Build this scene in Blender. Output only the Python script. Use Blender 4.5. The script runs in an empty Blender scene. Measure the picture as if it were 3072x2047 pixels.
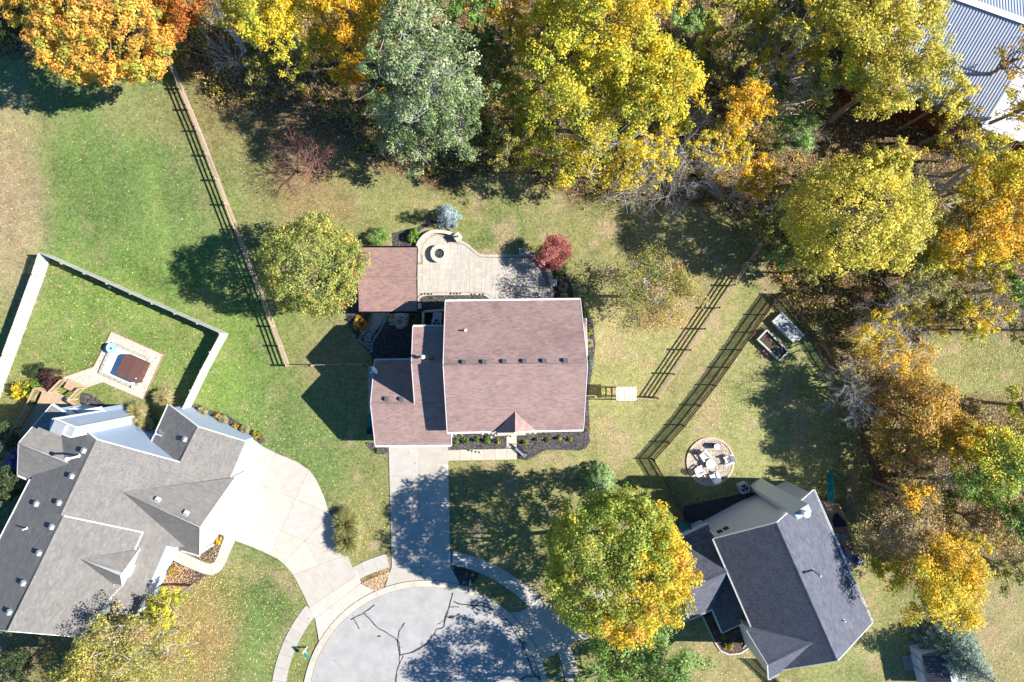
import bpy, bmesh, math, random
import numpy as np
from mathutils import Vector
random.seed(7); RNG = np.random.default_rng(7)
scn = bpy.context.scene; COL = scn.collection
PI = math.pi

# ---------------- camera, sky, sun, exposure ----------------
H0 = 64.0                      # flying height of the drone, metres
cam_d = bpy.data.cameras.new('camera'); cam = bpy.data.objects.new('camera', cam_d); COL.objects.link(cam)
cam.location = (0, 0, H0); cam.rotation_euler = (0, 0, 0)
cam_d.sensor_width = 36; cam_d.sensor_fit = 'HORIZONTAL'; cam_d.lens = 24; cam_d.clip_end = 2000; cam_d.clip_start = .5
scn.camera = cam
SUN_EL = math.radians(39.8); SUN_AZ = math.radians(-1.2)    # sun stands towards +X, a touch towards -Y
sun_dir = Vector((math.cos(SUN_EL)*math.cos(SUN_AZ), math.cos(SUN_EL)*math.sin(SUN_AZ), math.sin(SUN_EL)))
w = bpy.data.worlds.new('World'); scn.world = w; w.use_nodes = True
nt = w.node_tree; bg = nt.nodes['Background']
sky = nt.nodes.new('ShaderNodeTexSky'); sky.sky_type = 'NISHITA'; sky.sun_disc = False
sky.sun_elevation = SUN_EL; sky.sun_rotation = math.radians(90) - SUN_AZ
sky.air_density = 1.0; sky.dust_density = .2; sky.ozone_density = 3.0
hs_ = nt.nodes.new('ShaderNodeHueSaturation'); hs_.inputs['Saturation'].default_value = 1.38
nt.links.new(sky.outputs[0], hs_.inputs['Color']); nt.links.new(hs_.outputs[0], bg.inputs[0]); bg.inputs[1].default_value = 0.073
sl = bpy.data.lights.new('sun', 'SUN'); sl.energy = 5.0; sl.angle = math.radians(.5); sl.color = (1, .955, .88)
so = bpy.data.objects.new('sun', sl); COL.objects.link(so); so.rotation_euler = sun_dir.to_track_quat('Z', 'Y').to_euler()
so.location = (60, 0, 60)
scn.view_settings.view_transform = 'Standard'; scn.view_settings.look = 'None'
scn.view_settings.exposure = 1.07; scn.view_settings.gamma = 1; scn.view_settings.use_curve_mapping = False
scn.cycles.max_bounces = 6; scn.cycles.diffuse_bounces = 3; scn.cycles.transmission_bounces = 4; scn.cycles.transparent_max_bounces = 4

# ---------------- helpers ----------------
K = 1.30557      # survey sheet at 2353 px wide -> 3072 px wide
def G(px, py, z=0.0):
    """survey pixel (3072 x 2047 sheet) at height z -> world"""
    k = (H0 - z) / 2048.0
    return Vector(((px - 1536) * k, -(py - 1023.5) * k, z))
def GD(x, y, z=0.0): return G(x*K, y*K, z)
def pan(ox, oy, s, pts): return [(ox + x/s, oy + y/s) for x, y in pts]
def mesh_obj(name, verts, faces, mats, parent=None, cols=None, mi=None, smooth=False):
    me = bpy.data.meshes.new(name); me.from_pydata([tuple(v) for v in verts], [], faces)
    for m in (mats if isinstance(mats, (list, tuple)) else [mats]): me.materials.append(m)
    if mi is not None: me.polygons.foreach_set('material_index', mi)
    if cols is not None:
        a = me.attributes.new('Col', 'FLOAT_COLOR', 'FACE')
        a.data.foreach_set('color', np.array([(c[0], c[1], c[2], 1) for c in cols], dtype=np.float32).ravel())
    if smooth: me.polygons.foreach_set('use_smooth', [True]*len(me.polygons))
    me.update()
    o = bpy.data.objects.new(name, me); COL.objects.link(o)
    if parent is not None: o.parent = parent
    return o
def quad_obj(name, V, mat, parent=None, cols=None, n=4):
    """V: (m, n, 3) float array of faces, cols (m,3)"""
    m = V.shape[0]
    me = bpy.data.meshes.new(name)
    me.vertices.add(m*n); me.vertices.foreach_set('co', V.astype(np.float32).ravel())
    me.loops.add(m*n); me.loops.foreach_set('vertex_index', np.arange(m*n, dtype=np.int32))
    me.polygons.add(m); me.polygons.foreach_set('loop_start', np.arange(0, m*n, n, dtype=np.int32))
    me.materials.append(mat)
    if cols is not None:
        a = me.attributes.new('Col', 'FLOAT_COLOR', 'FACE')
        a.data.foreach_set('color', np.concatenate([cols, np.ones((m, 1))], 1).astype(np.float32).ravel())
    me.update()
    o = bpy.data.objects.new(name, me); COL.objects.link(o)
    if parent is not None: o.parent = parent
    return o
class MB:
    def __init__(s): s.v = []; s.f = []; s.c = []; s.m = []
    def add(s, vs, fs, col=None, mi=0):
        b = len(s.v); s.v.extend(vs)
        for f in fs:
            s.f.append(tuple(i+b for i in f)); s.c.append(col or (1, 1, 1)); s.m.append(mi)
        return s
    def box(s, c, size, rot=0.0, col=None, mi=0, tilt=None):
        hx, hy, hz = size[0]/2, size[1]/2, size[2]/2; ca, sa = math.cos(rot), math.sin(rot); vs = []
        for z in (-hz, hz):
            for x, y in ((-hx, -hy), (hx, -hy), (hx, hy), (-hx, hy)):
                vs.append(Vector((c[0]+x*ca-y*sa, c[1]+x*sa+y*ca, c[2]+z)))
        return s.add(vs, [(3,2,1,0),(4,5,6,7),(0,1,5,4),(1,2,6,5),(2,3,7,6),(3,0,4,7)], col, mi)
    def beam(s, a, b, w, h, col=None, mi=0, up=Vector((0,0,1))):
        a = Vector(a); b = Vector(b); d = (b-a).normalized()
        sx = d.cross(up)
        if sx.length < 1e-4: sx = Vector((1,0,0))
        sx.normalize(); u = sx.cross(d); vs = []
        for p in (a, b):
            for i, j in ((-1,-1),(1,-1),(1,1),(-1,1)): vs.append(p + sx*(i*w/2) + u*(j*h/2))
        return s.add(vs, [(3,2,1,0),(4,5,6,7),(0,1,5,4),(1,2,6,5),(2,3,7,6),(3,0,4,7)], col, mi)
    def prism(s, pts, z0, z1, col=None, mi=0, bottom=True):
        """pts: list of xy (world), z1 may be list"""
        n = len(pts); zt = z1 if isinstance(z1, (list, tuple)) else [z1]*n
        a = sum(pts[i][0]*pts[(i+1)%n][1]-pts[(i+1)%n][0]*pts[i][1] for i in range(n))
        if a < 0: pts = pts[::-1]; zt = list(zt)[::-1]
        vs = [Vector((p[0], p[1], z0)) for p in pts] + [Vector((p[0], p[1], z)) for p, z in zip(pts, zt)]
        fs = [tuple(range(n, 2*n))] + [(i, (i+1)%n, n+(i+1)%n, n+i) for i in range(n)]
        if bottom: fs.append(tuple(reversed(range(n))))
        return s.add(vs, fs, col, mi)
    def cyl(s, a, b, r0, r1=None, n=10, col=None, mi=0, cap=True):
        r1 = r0 if r1 is None else r1; a = Vector(a); b = Vector(b); d = (b-a).normalized()
        x = d.orthogonal().normalized(); y = d.cross(x); vs = []
        for p, r in ((a, r0), (b, r1)):
            for i in range(n):
                t = 2*PI*i/n; vs.append(p + x*(r*math.cos(t)) + y*(r*math.sin(t)))
        fs = [(i, (i+1)%n, n+(i+1)%n, n+i) for i in range(n)]
        if cap: fs += [tuple(range(n, 2*n)), tuple(reversed(range(n)))]
        return s.add(vs, fs, col, mi)
    def lathe(s, c, prof, n=16, col=None, mi=0):
        vs = []
        for r, z in prof:
            for i in range(n): t = 2*PI*i/n; vs.append(Vector((c[0]+r*math.cos(t), c[1]+r*math.sin(t), c[2]+z)))
        fs = [(j*n+i, j*n+(i+1)%n, (j+1)*n+(i+1)%n, (j+1)*n+i) for j in range(len(prof)-1) for i in range(n)]
        fs.append(tuple(range((len(prof)-1)*n, len(prof)*n)))
        return s.add(vs, fs, col, mi)
    def build(s, name, mats, parent=None, smooth=False, usecol=False):
        return mesh_obj(name, s.v, s.f, mats, parent, s.c if usecol else None, s.m if isinstance(mats, (list, tuple)) else None, smooth)
def tag(o, label, cat, group=None):
    o['label'] = label; o['category'] = cat
    if group: o['group'] = group
    return o
def struct(o): o['kind'] = 'structure'; return o
def stuff(o): o['kind'] = 'stuff'; return o
def empty(name, loc, label=None, cat=None, group=None, rz=0):
    o = bpy.data.objects.new(name, None); COL.objects.link(o); o.location = loc; o.rotation_euler = (0, 0, rz)
    o.empty_display_size = .3
    if label: tag(o, label, cat, group)
    return o
def at0(o, e):
    """parent o (built in world coordinates) to the unrotated empty e"""
    o.parent = e; o.location = -Vector(e.location); return o
def copy_thing(r, loc, rz=0, label=None):
    def cp(o, par):
        c = o.copy(); COL.objects.link(c)
        if par is not None: c.parent = par
        for ch in o.children: cp(ch, c)
        return c
    c = cp(r, None); c.location = loc; c.rotation_euler = (0, 0, rz)
    if label: c['label'] = label
    return c
def area2(p): return sum(p[i][0]*p[(i+1)%len(p)][1]-p[(i+1)%len(p)][0]*p[i][1] for i in range(len(p)))
def clip_half(poly, a, b, c):
    """keep a*x+b*y<=c"""
    out = []; n = len(poly)
    for i in range(n):
        p, q = poly[i], poly[(i+1) % n]; dp = a*p[0]+b*p[1]-c; dq = a*q[0]+b*q[1]-c
        if dp <= 0: out.append(p)
        if (dp < 0 < dq) or (dq < 0 < dp):
            t = dp/(dp-dq); out.append((p[0]+(q[0]-p[0])*t, p[1]+(q[1]-p[1])*t))
    return out
def clip_rect(poly, x0, x1, y0, y1):
    p = clip_half(poly, 1, 0, x1)
    if len(p) > 2: p = clip_half(p, -1, 0, -x0)
    if len(p) > 2: p = clip_half(p, 0, 1, y1)
    if len(p) > 2: p = clip_half(p, 0, -1, -y0)
    return p if len(p) > 2 and abs(area2(p)) > 1e-4 else []
def offset_poly(poly, ds):
    """move edge i inward by ds[i] (poly any winding)"""
    n = len(poly); sg = 1 if area2(poly) > 0 else -1; L = []
    for i in range(n):
        p, q = poly[i], poly[(i+1) % n]; dx, dy = q[0]-p[0], q[1]-p[1]; l = math.hypot(dx, dy) or 1e-9
        nx, ny = -dy/l*sg, dx/l*sg; L.append((nx, ny, nx*p[0]+ny*p[1]+ds[i]))
    out = []
    for i in range(n):
        a, b, c = L[i-1]; d, e, f = L[i]; det = a*e-b*d
        if abs(det) < .08:
            out.append((poly[i][0]+d*ds[i], poly[i][1]+e*ds[i])); continue
        out.append(((c*e-b*f)/det, (a*f-c*d)/det))
    return out
def inpoly(X, Y, poly):
    r = np.zeros(X.shape, bool); n = len(poly)
    for i in range(n):
        x0, y0 = poly[i]; x1, y1 = poly[(i+1) % n]
        if y0 == y1: continue
        c = ((y0 > Y) != (y1 > Y)) & (X < (x1-x0)*(Y-y0)/(y1-y0)+x0); r ^= c
    return r

# ---------------- materials ----------------
def newmat(name):
    m = bpy.data.materials.new(name); m.use_nodes = True; n = m.node_tree; b = n.nodes['Principled BSDF']
    return m, n, b
def nd(n, t, **kw):
    x = n.nodes.new(t)
    for k, v in kw.items(): setattr(x, k, v)
    return x
def noise(n, scale, detail=4, rough=.6, vec=None):
    t = nd(n, 'ShaderNodeTexNoise'); t.inputs['Scale'].default_value = scale; t.inputs['Detail'].default_value = detail; t.inputs['Roughness'].default_value = rough
    if vec is None:
        g = n.nodes.get('geo') or nd(n, 'ShaderNodeNewGeometry', name='geo'); vec = g.outputs['Position']
    n.links.new(vec, t.inputs['Vector']); return t.outputs[0]
def mixc(n, f, a, b, mode='MIX'):
    x = nd(n, 'ShaderNodeMix', data_type='RGBA', blend_type=mode)
    for s, v in ((x.inputs[0], f), (x.inputs[6], a), (x.inputs[7], b)):
        if hasattr(v, 'is_linked') or hasattr(v, 'links'): n.links.new(v, s)
        elif isinstance(v, (int, float)): s.default_value = v
        else: s.default_value = (v[0], v[1], v[2], 1)
    return x.outputs[2]
def ramp(n, fac, lo, hi, a=0.0, b=1.0):
    x = nd(n, 'ShaderNodeMapRange'); n.links.new(fac, x.inputs[0])
    x.inputs[1].default_value = lo; x.inputs[2].default_value = hi; x.inputs[3].default_value = a; x.inputs[4].default_value = b
    return x.outputs[0]
def bump(n, b, fac, dist, strength=1.0):
    x = nd(n, 'ShaderNodeBump'); x.inputs['Distance'].default_value = dist; x.inputs['Strength'].default_value = strength
    n.links.new(fac, x.inputs['Height']); n.links.new(x.outputs[0], b.inputs['Normal'])
def mat(name, c, rough=.8, var=.15, scale=6, fine=60, attr=False, bmp=.004, spec=.3, metal=0.0, c2=None, stain=0.0, stain_c=(.2,.17,.14), stain_scale=.6):
    m, n, b = newmat(name); b.inputs['Roughness'].default_value = rough; b.inputs['Metallic'].default_value = metal
    b.inputs['Specular IOR Level'].default_value = spec
    base = c
    if attr:
        a = nd(n, 'ShaderNodeAttribute', attribute_name='Col'); base = mixc(n, 1.0, a.outputs['Color'], c, 'MULTIPLY')
    if c2 is not None: base = mixc(n, ramp(n, noise(n, scale*.6, 5), .38, .62), base, c2)
    f = noise(n, scale, 6, .65)
    col = mixc(n, ramp(n, f, .3, .7), mixc(n, 1.0, base, (1-var,)*3, 'MULTIPLY'), mixc(n, 1.0, base, (1+var,)*3, 'MULTIPLY'))
    if stain: col = mixc(n, ramp(n, noise(n, stain_scale, 8, .7), .52, .72, 0, stain), col, stain_c)
    ff = noise(n, fine, 3, .7)
    col = mixc(n, ramp(n, ff, .25, .75), mixc(n, 1.0, col, (1-var*.8,)*3, 'MULTIPLY'), mixc(n, 1.0, col, (1+var*.8,)*3, 'MULTIPLY'))
    n.links.new(col, b.inputs['Base Color'])
    if bmp: bump(n, b, ff, bmp)
    return m
M = {}
M['concrete'] = mat('concrete', (.445,.412,.365), .85, .09, 1.2, 30, attr=True, bmp=.002, stain=.42, stain_c=(.36,.32,.27), stain_scale=.45)
M['curb'] = mat('kerb_concrete', (.47,.43,.36), .85, .1, 2, 30, attr=True, bmp=.003, stain=.4, stain_c=(.33,.30,.26))
M['joint_pale'] = mat('pale_joint_sand', (.30,.26,.215), .95, .15, 8, 60)
M['joint'] = mat('joint_sand', (.16,.13,.10), .95, .2, 8, 60)
M['asphalt'] = mat('old_asphalt', (.345,.335,.325), .9, .14, .8, 13, bmp=.006, stain=.45, stain_c=(.26,.255,.25), stain_scale=.35)
M['tar'] = mat('crack_sealant', (.045,.045,.05), .6, .25, 10, 60, bmp=.002, spec=.4)
M['paver'] = mat('patio_stone', (.435,.405,.365), .85, .07, 2.5, 40, attr=True, bmp=.003)
M['brick_edge'] = mat('border_brick', (.40,.36,.33), .85, .1, 8, 50, attr=True)
M['mulch'] = mat('dark_mulch', (.085,.075,.075), .95, .45, 20, 24, bmp=.03, c2=(.045,.04,.04))
M['mulch_chip'] = mat('mulch_chip', (1,1,1), .9, .2, 8, 40, attr=True)
M['gravel'] = mat('pea_gravel', (.60,.52,.42), .9, .10, 16, 22, bmp=.01, c2=(.56,.47,.37))
M['wood_grey'] = mat('weathered_boards', (.50,.49,.47), .9, .2, 3, 25, attr=True, bmp=.004)
M['cedar'] = mat('cedar_rails', (.47,.35,.27), .85, .15, 3, 30, attr=True)
M['deck'] = mat('deck_boards', (.44,.315,.205), .8, .12, 3, 30, attr=True)
M['deck_dark'] = mat('old_deck_boards', (.36,.26,.18), .85, .2, 3, 30, attr=True)
M['picket'] = mat('dark_stained_pickets', (.085,.055,.045), .8, .2, 6, 40)
M['white'] = mat('white_paint', (.78,.78,.77), .5, .03, 3, 20, bmp=0)
M['white_plastic'] = mat('white_plastic', (.8,.82,.82), .4, .03, 3, 20, bmp=0)
M['black'] = mat('black_metal', (.02,.02,.022), .5, .2, 5, 30, bmp=0)
M['grey_metal'] = mat('grey_metal', (.42,.43,.45), .45, .06, 4, 20, bmp=0, metal=.3)
M['galv'] = mat('galvanised_metal', (.38,.40,.44), .4, .08, 4, 20, bmp=0, metal=.4, stain=.5, stain_c=(.35,.16,.07), stain_scale=1.8)
M['vent'] = mat('vent_box', (.13,.13,.14), .6, .1, 5, 30, bmp=0)
M['vent_light'] = mat('grey_vent_box', (.45,.45,.45), .6, .06, 5, 30, bmp=0)
M['bark'] = mat('bark', (.23,.19,.15), .95, .3, 6, 30, bmp=.02)
M['bark_grey'] = mat('grey_bark', (.46,.43,.41), .95, .25, 6, 30, bmp=.01)
M['twig_red'] = mat('reddish_twigs', (.33,.17,.15), .9, .25, 6, 30, bmp=0)
M['stone'] = mat('cap_stone', (.52,.48,.42), .85, .12, 4, 30, attr=True, bmp=.006)
M['boulder'] = mat('boulder', (.30,.27,.24), .9, .25, 3, 20, bmp=.02)
M['lava'] = mat('lava_rock', (1,1,1), .9, .3, 20, 40, attr=True)
M['red_wall'] = mat('red_barn_wall', (.12,.022,.018), .8, .15, 3, 25, bmp=.003)
M['brown_cover'] = mat('brown_vinyl_cover', (.125,.062,.052), .55, .08, 3, 30, bmp=.002)
M['teal'] = mat('teal_plastic', (.01,.21,.22), .35, .1, 3, 20, bmp=0)
M['blue_cloth'] = mat('blue_cushion', (.10,.13,.36), .9, .12, 6, 40)
M['navy'] = mat('navy_canvas', (.025,.045,.10), .9, .2, 4, 30)
M['purple'] = mat('purple_pillow', (.30,.17,.33), .9, .25, 25, 60)
M['lightblue'] = mat('light_blue_plastic', (.33,.60,.80), .4, .05, 3, 20, bmp=0)
M['barn_metal'] = mat('white_steel_roof', (.41,.45,.55), .4, .05, 1.5, 20, bmp=0, stain=.15, stain_c=(.35,.36,.4))
M['shed_metal'] = mat('dark_steel_roof', (.075,.075,.095), .5, .08, 2, 20, bmp=0)
M['soil'] = mat('garden_soil', (.07,.05,.04), .95, .3, 14, 40, bmp=.02)
M['tarp'] = mat('grey_plastic_sheet', (.20,.215,.23), .45, .35, 3, 20, bmp=.02, c2=(.34,.35,.35))
M['red'] = mat('red_panel', (.42,.04,.04), .6, .1, 5, 30, bmp=0)
M['brass'] = mat('fixture_metal', (.05,.045,.04), .5, .1, 5, 20, bmp=0)
def siding(name, c, pitch=.12, vertical=False):
    m, n, b = newmat(name); b.inputs['Roughness'].default_value = .6
    g = nd(n, 'ShaderNodeNewGeometry', name='geo'); s = nd(n, 'ShaderNodeSeparateXYZ'); n.links.new(g.outputs['Position'], s.inputs[0])
    mt = nd(n, 'ShaderNodeMath', operation='DIVIDE'); n.links.new(s.outputs[2], mt.inputs[0]); mt.inputs[1].default_value = pitch
    fr = nd(n, 'ShaderNodeMath', operation='FRACT'); n.links.new(mt.outputs[0], fr.inputs[0])
    col = mixc(n, ramp(n, noise(n, 2, 5), .3, .7), [x*.95 for x in c], [x*1.05 for x in c])
    n.links.new(col, b.inputs['Base Color']); bump(n, b, fr.outputs[0], .02, -1.0)
    return m
M['siding_blue'] = siding('blue_grey_siding', (.36,.44,.58))
M['siding_white'] = siding('white_siding', (.76,.76,.75))
M['siding_taupe'] = siding('taupe_siding', (.50,.52,.56))
M['siding_cream'] = siding('cream_siding', (.55,.50,.42))
M['shingle_brown'] = mat('brown_shingles', (.305,.208,.192), .9, .12, 1.0, 12, attr=True, bmp=.004, stain=.22, stain_c=(.20,.14,.13), stain_scale=.4)
M['shingle_worn'] = mat('weathered_brown_shingles', (.285,.195,.18), .9, .14, 1.0, 12, attr=True, bmp=.004, stain=.75, stain_c=(.155,.112,.105), stain_scale=.28)
M['shingle_pav'] = mat('pavilion_shingles', (.29,.19,.172), .9, .10, 1.5, 12, attr=True, bmp=.004)
M['shingle_grey'] = mat('grey_shingles', (.188,.178,.168), .9, .10, 1.0, 12, attr=True, bmp=.004)
M['shingle_dark'] = mat('slate_grey_shingles', (.098,.104,.134), .85, .12, 1.2, 12, attr=True, bmp=.004)
def leafmat(name='leaf', tr=.40):
    m, n, b = newmat(name); a = nd(n, 'ShaderNodeAttribute', attribute_name='Col')
    n.links.new(a.outputs['Color'], b.inputs['Base Color']); b.inputs['Roughness'].default_value = .55; b.inputs['Specular IOR Level'].default_value = .35
    t = nd(n, 'ShaderNodeBsdfTranslucent'); n.links.new(a.outputs['Color'], t.inputs[0])
    mx = nd(n, 'ShaderNodeMixShader'); mx.inputs[0].default_value = tr
    n.links.new(b.outputs[0], mx.inputs[1]); n.links.new(t.outputs[0], mx.inputs[2]); n.links.new(mx.outputs[0], n.nodes['Material Output'].inputs[0])
    return m
M['leaf'] = leafmat(); M['needle'] = leafmat('needle', .12); M['litter'] = leafmat('dry_leaf', .15)
# ---------------- ground: one sheet to the horizon ----------------
def lin(r, g, b, k=1/1.5):
    f = lambda v: ((v/255+.055)/1.055)**2.4 if v > 10 else v/255/12.92
    return np.array([f(r)*k, f(g)*k, f(b)*k])
GREEN = lin(106,138,70); BRIGHT = lin(122,156,66); OLIVE = lin(146,148,88); YARD = lin(172,174,112); TAN = lin(186,164,128)
LITTER = lin(112,88,62); DEEP = lin(72,114,44); BROWN = lin(126,98,66); DRY = lin(172,160,112)
BLOBS = [ # x, y, rx, ry, rotation, colour, strength (2353 px sheet)
 (250,420,330,420,0,GREEN,1),(330,700,330,200,0,BRIGHT,.75),(120,350,150,140,20,BRIGHT,.35),
 (20,420,75,230,4,TAN,.95),(0,560,70,150,0,TAN,.8),(60,300,90,60,0,DRY,.5),(300,250,130,60,20,DRY,.45),
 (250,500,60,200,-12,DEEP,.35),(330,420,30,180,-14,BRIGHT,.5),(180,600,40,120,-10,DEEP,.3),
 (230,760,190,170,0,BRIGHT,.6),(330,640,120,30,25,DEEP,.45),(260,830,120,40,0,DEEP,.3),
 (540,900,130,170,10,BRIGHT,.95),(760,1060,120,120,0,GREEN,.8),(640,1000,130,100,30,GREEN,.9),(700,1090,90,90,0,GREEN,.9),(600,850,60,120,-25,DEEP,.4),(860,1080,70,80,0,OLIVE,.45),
 (590,480,90,180,0,OLIVE,.5),(700,420,110,60,0,lin(160,125,88),.7),(740,480,80,40,0,lin(165,130,95),.6),
 (760,830,110,70,0,TAN,.45),(620,250,200,120,0,BROWN,.9),(760,250,160,110,0,BROWN,.8),(540,330,70,90,0,OLIVE,.5),
 (1000,440,260,60,0,OLIVE,.7),(1180,510,120,60,0,GREEN,.5),(1150,550,80,30,0,DEEP,.6),(1300,520,90,60,0,DRY,.5),(1250,440,140,50,0,DRY,.55),
 (1420,500,200,100,10,OLIVE,.8),(1520,640,150,160,0,DRY,.75),(1450,800,130,120,0,YARD,.8),(1420,760,70,90,0,TAN,.45),(1540,700,70,80,0,lin(196,150,110),.5),
 (1430,950,110,140,0,YARD,.85),(1400,1000,90,50,0,TAN,.4),(1610,780,60,160,28,DRY,.7),(1700,700,60,90,20,OLIVE,.5),(1650,860,8,150,32,TAN,.5),
 (1780,900,200,200,0,YARD,1),(1700,1000,160,130,0,YARD,1),(1830,830,80,120,0,GREEN,.35),(1900,1000,80,120,0,OLIVE,.5),(1750,900,120,50,-20,BRIGHT,.25),
 (1900,1100,90,60,0,OLIVE,.6),(1620,1180,80,50,0,BROWN,.6),(1900,1250,90,160,0,OLIVE,.6),
 (1200,1110,160,40,0,DRY,.8),(1180,1200,160,120,0,OLIVE,.7),(1330,1080,60,60,0,YARD,.7),
 (600,1400,130,180,0,GREEN,1),(560,1320,60,80,30,DEEP,.6),(620,1380,50,100,0,DEEP,.6),(480,1420,70,140,0,lin(160,132,84),.6),(520,1280,90,40,30,DRY,.55),
 (660,1330,60,22,40,TAN,.6),(690,1450,26,50,10,TAN,.55),(640,1510,60,90,0,GREEN,.6),(440,1500,60,90,0,lin(166,130,84),.5),(690,1510,20,60,15,BRIGHT,.9),
 (1120,1335,60,40,0,OLIVE,.8),(870,1330,60,30,0,BROWN,.8),
 (1640,1510,110,70,0,DRY,.9),(1560,1440,60,60,0,OLIVE,.7),(1960,1500,130,80,0,YARD,.9),(1960,1560,120,40,0,GREEN,.4),
 (2060,1380,120,120,0,OLIVE,.5),(2260,1450,120,120,0,DRY,.9),(2320,1540,70,50,0,DRY,.8),(2180,880,90,50,10,YARD,.85),(2150,820,120,60,0,OLIVE,.6),(2260,830,110,70,0,OLIVE,.7),
 (60,1120,120,120,0,OLIVE,.5),(60,1490,160,60,0,BROWN,.6),(0,1180,60,200,0,BROWN,.5),
]
def gaxis(lo, hi, st, far):
    a = list(np.arange(lo, hi+st, st)); g = st; r = [a[-1]]; l = [a[0]]
    while r[-1] < far: g *= 1.6; r.append(r[-1]+g); l.append(l[-1]-g)
    return np.array(l[1:][::-1] + a + r[1:])
gx = gaxis(-50, 50, .28, 420); gy = gaxis(-34, 34, .28, 420)
XX, YY = np.meshgrid(gx, gy)
PX = (XX*32+1536)/K; PY = (1023.5-YY*32)/K
def vnoise(X, Y, s, seed):
    r = np.random.default_rng(seed); n = 64; T = r.random((n, n)); x = X/s; y = Y/s
    xi = np.floor(x).astype(int); yi = np.floor(y).astype(int); fx = x-xi; fy = y-yi; fx = fx*fx*(3-2*fx); fy = fy*fy*(3-2*fy)
    g = lambda a, b: T[a % n, b % n]
    return (g(xi,yi)*(1-fx)+g(xi+1,yi)*fx)*(1-fy)+(g(xi,yi+1)*(1-fx)+g(xi+1,yi+1)*fx)*fy
def fbm(X, Y, s, seed): return (vnoise(X,Y,s,seed)+.5*vnoise(X,Y,s/2.1,seed+1)+.25*vnoise(X,Y,s/4.3,seed+2))/1.75
WOOD = [(-200,-200),(-200,60),(60,120),(180,150),(400,150),(470,190),(560,250),(700,250),(800,290),(860,390),(1000,420),(1100,400),(1200,400),(1330,450),(1500,470),(1600,480),(1700,500),(1790,520),(1770,620),(1800,660),(1900,760),(1960,850),(2010,1000),(2030,1150),(2030,1300),(2080,1340),(2230,1340),(2290,1300),(2600,1300),(2600,930),(2260,930),(2170,930),(2080,850),(2150,760),(2260,760),(2600,730),(2600,-200)]
jx = PX + (fbm(XX, YY, 4, 5)-.5)*90; jy = PY + (fbm(XX, YY, 4, 9)-.5)*90
C = np.zeros(XX.shape+(3,)); C[:] = OLIVE
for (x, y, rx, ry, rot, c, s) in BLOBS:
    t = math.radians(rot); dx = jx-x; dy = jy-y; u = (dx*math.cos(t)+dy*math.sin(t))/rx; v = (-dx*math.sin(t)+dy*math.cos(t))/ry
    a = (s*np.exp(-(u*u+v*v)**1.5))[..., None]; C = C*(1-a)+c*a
wd = np.zeros(XX.shape)
for ox, oy in ((0,0),(16,0),(-16,0),(0,16),(0,-16),(11,11),(-11,-11),(11,-11),(-11,11)): wd += inpoly(jx+ox, jy+oy, WOOD)/9.0
far = ((np.abs(XX) > 52) | (np.abs(YY) > 36))
lc = LITTER[None,None,:]*(.75+.5*fbm(XX,YY,1.5,21))[..., None]
C = C*(1-wd[..., None]) + lc*wd[..., None]
C *= (1+.42*(fbm(XX,YY,2.6,33)-.5)+.20*(vnoise(XX,YY,.6,41)-.5))[..., None]
st = fbm(XX*math.cos(.25)+YY*math.sin(.25), (-XX*math.sin(.25)+YY*math.cos(.25))*.12, .8, 51)-.5      # mowing direction
C *= (1+.30*st*(PX < 800))[..., None]
dry = np.clip((fbm(XX,YY,1.6,61)-.58)*7, 0, 1)*(1-wd)*np.where(PX < 800, .22, .75)
C = C*(1-dry[..., None])+TAN*dry[..., None]
ny, nx = XX.shape
V = np.stack([XX, YY, np.zeros(XX.shape)], -1).reshape(-1, 3)
ii = np.arange(ny*nx).reshape(ny, nx)
Fq = np.stack([ii[:-1,:-1], ii[:-1,1:], ii[1:,1:], ii[1:,:-1]], -1).reshape(-1, 4)
me = bpy.data.meshes.new('lawn'); me.vertices.add(len(V)); me.vertices.foreach_set('co', V.astype(np.float32).ravel())
me.loops.add(Fq.size); me.loops.foreach_set('vertex_index', Fq.astype(np.int32).ravel())
me.polygons.add(len(Fq)); me.polygons.foreach_set('loop_start', np.arange(0, Fq.size, 4, dtype=np.int32))
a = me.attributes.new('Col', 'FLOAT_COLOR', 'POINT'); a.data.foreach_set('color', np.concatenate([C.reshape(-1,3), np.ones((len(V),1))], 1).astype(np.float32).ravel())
m, n, b = newmat('grass'); b.inputs['Roughness'].default_value = .95; b.inputs['Specular IOR Level'].default_value = .1
at = nd(n, 'ShaderNodeAttribute', attribute_name='Col')
f1 = noise(n, 1.5, 7, .75); f2 = noise(n, 5, 4, .8); f3 = noise(n, 14, 3, .85)
c1 = mixc(n, ramp(n, f1, .40, .60), mixc(n, 1, at.outputs[0], (.80,.84,.78), 'MULTIPLY'), mixc(n, 1, at.outputs[0], (1.2,1.16,1.2), 'MULTIPLY'))
c2_ = mixc(n, ramp(n, f2, .40, .60), mixc(n, 1, c1, (.66,.72,.62), 'MULTIPLY'), mixc(n, 1, c1, (1.32,1.26,1.36), 'MULTIPLY'))
c3_ = mixc(n, ramp(n, f3, .38, .62), mixc(n, 1, c2_, (.55,.60,.50), 'MULTIPLY'), mixc(n, 1, c2_, (1.42,1.36,1.45), 'MULTIPLY'))
f4 = noise(n, 3.2, 6, .8); c3_ = mixc(n, ramp(n, f4, .47, .62, 0, .5), c3_, (.36,.31,.19)); n.links.new(c3_, b.inputs['Base Color']); bump(n, b, f3, .05, 1.0)
me.materials.append(m); me.update()
ground = bpy.data.objects.new('lawn', me); COL.objects.link(ground); struct(ground)

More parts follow.
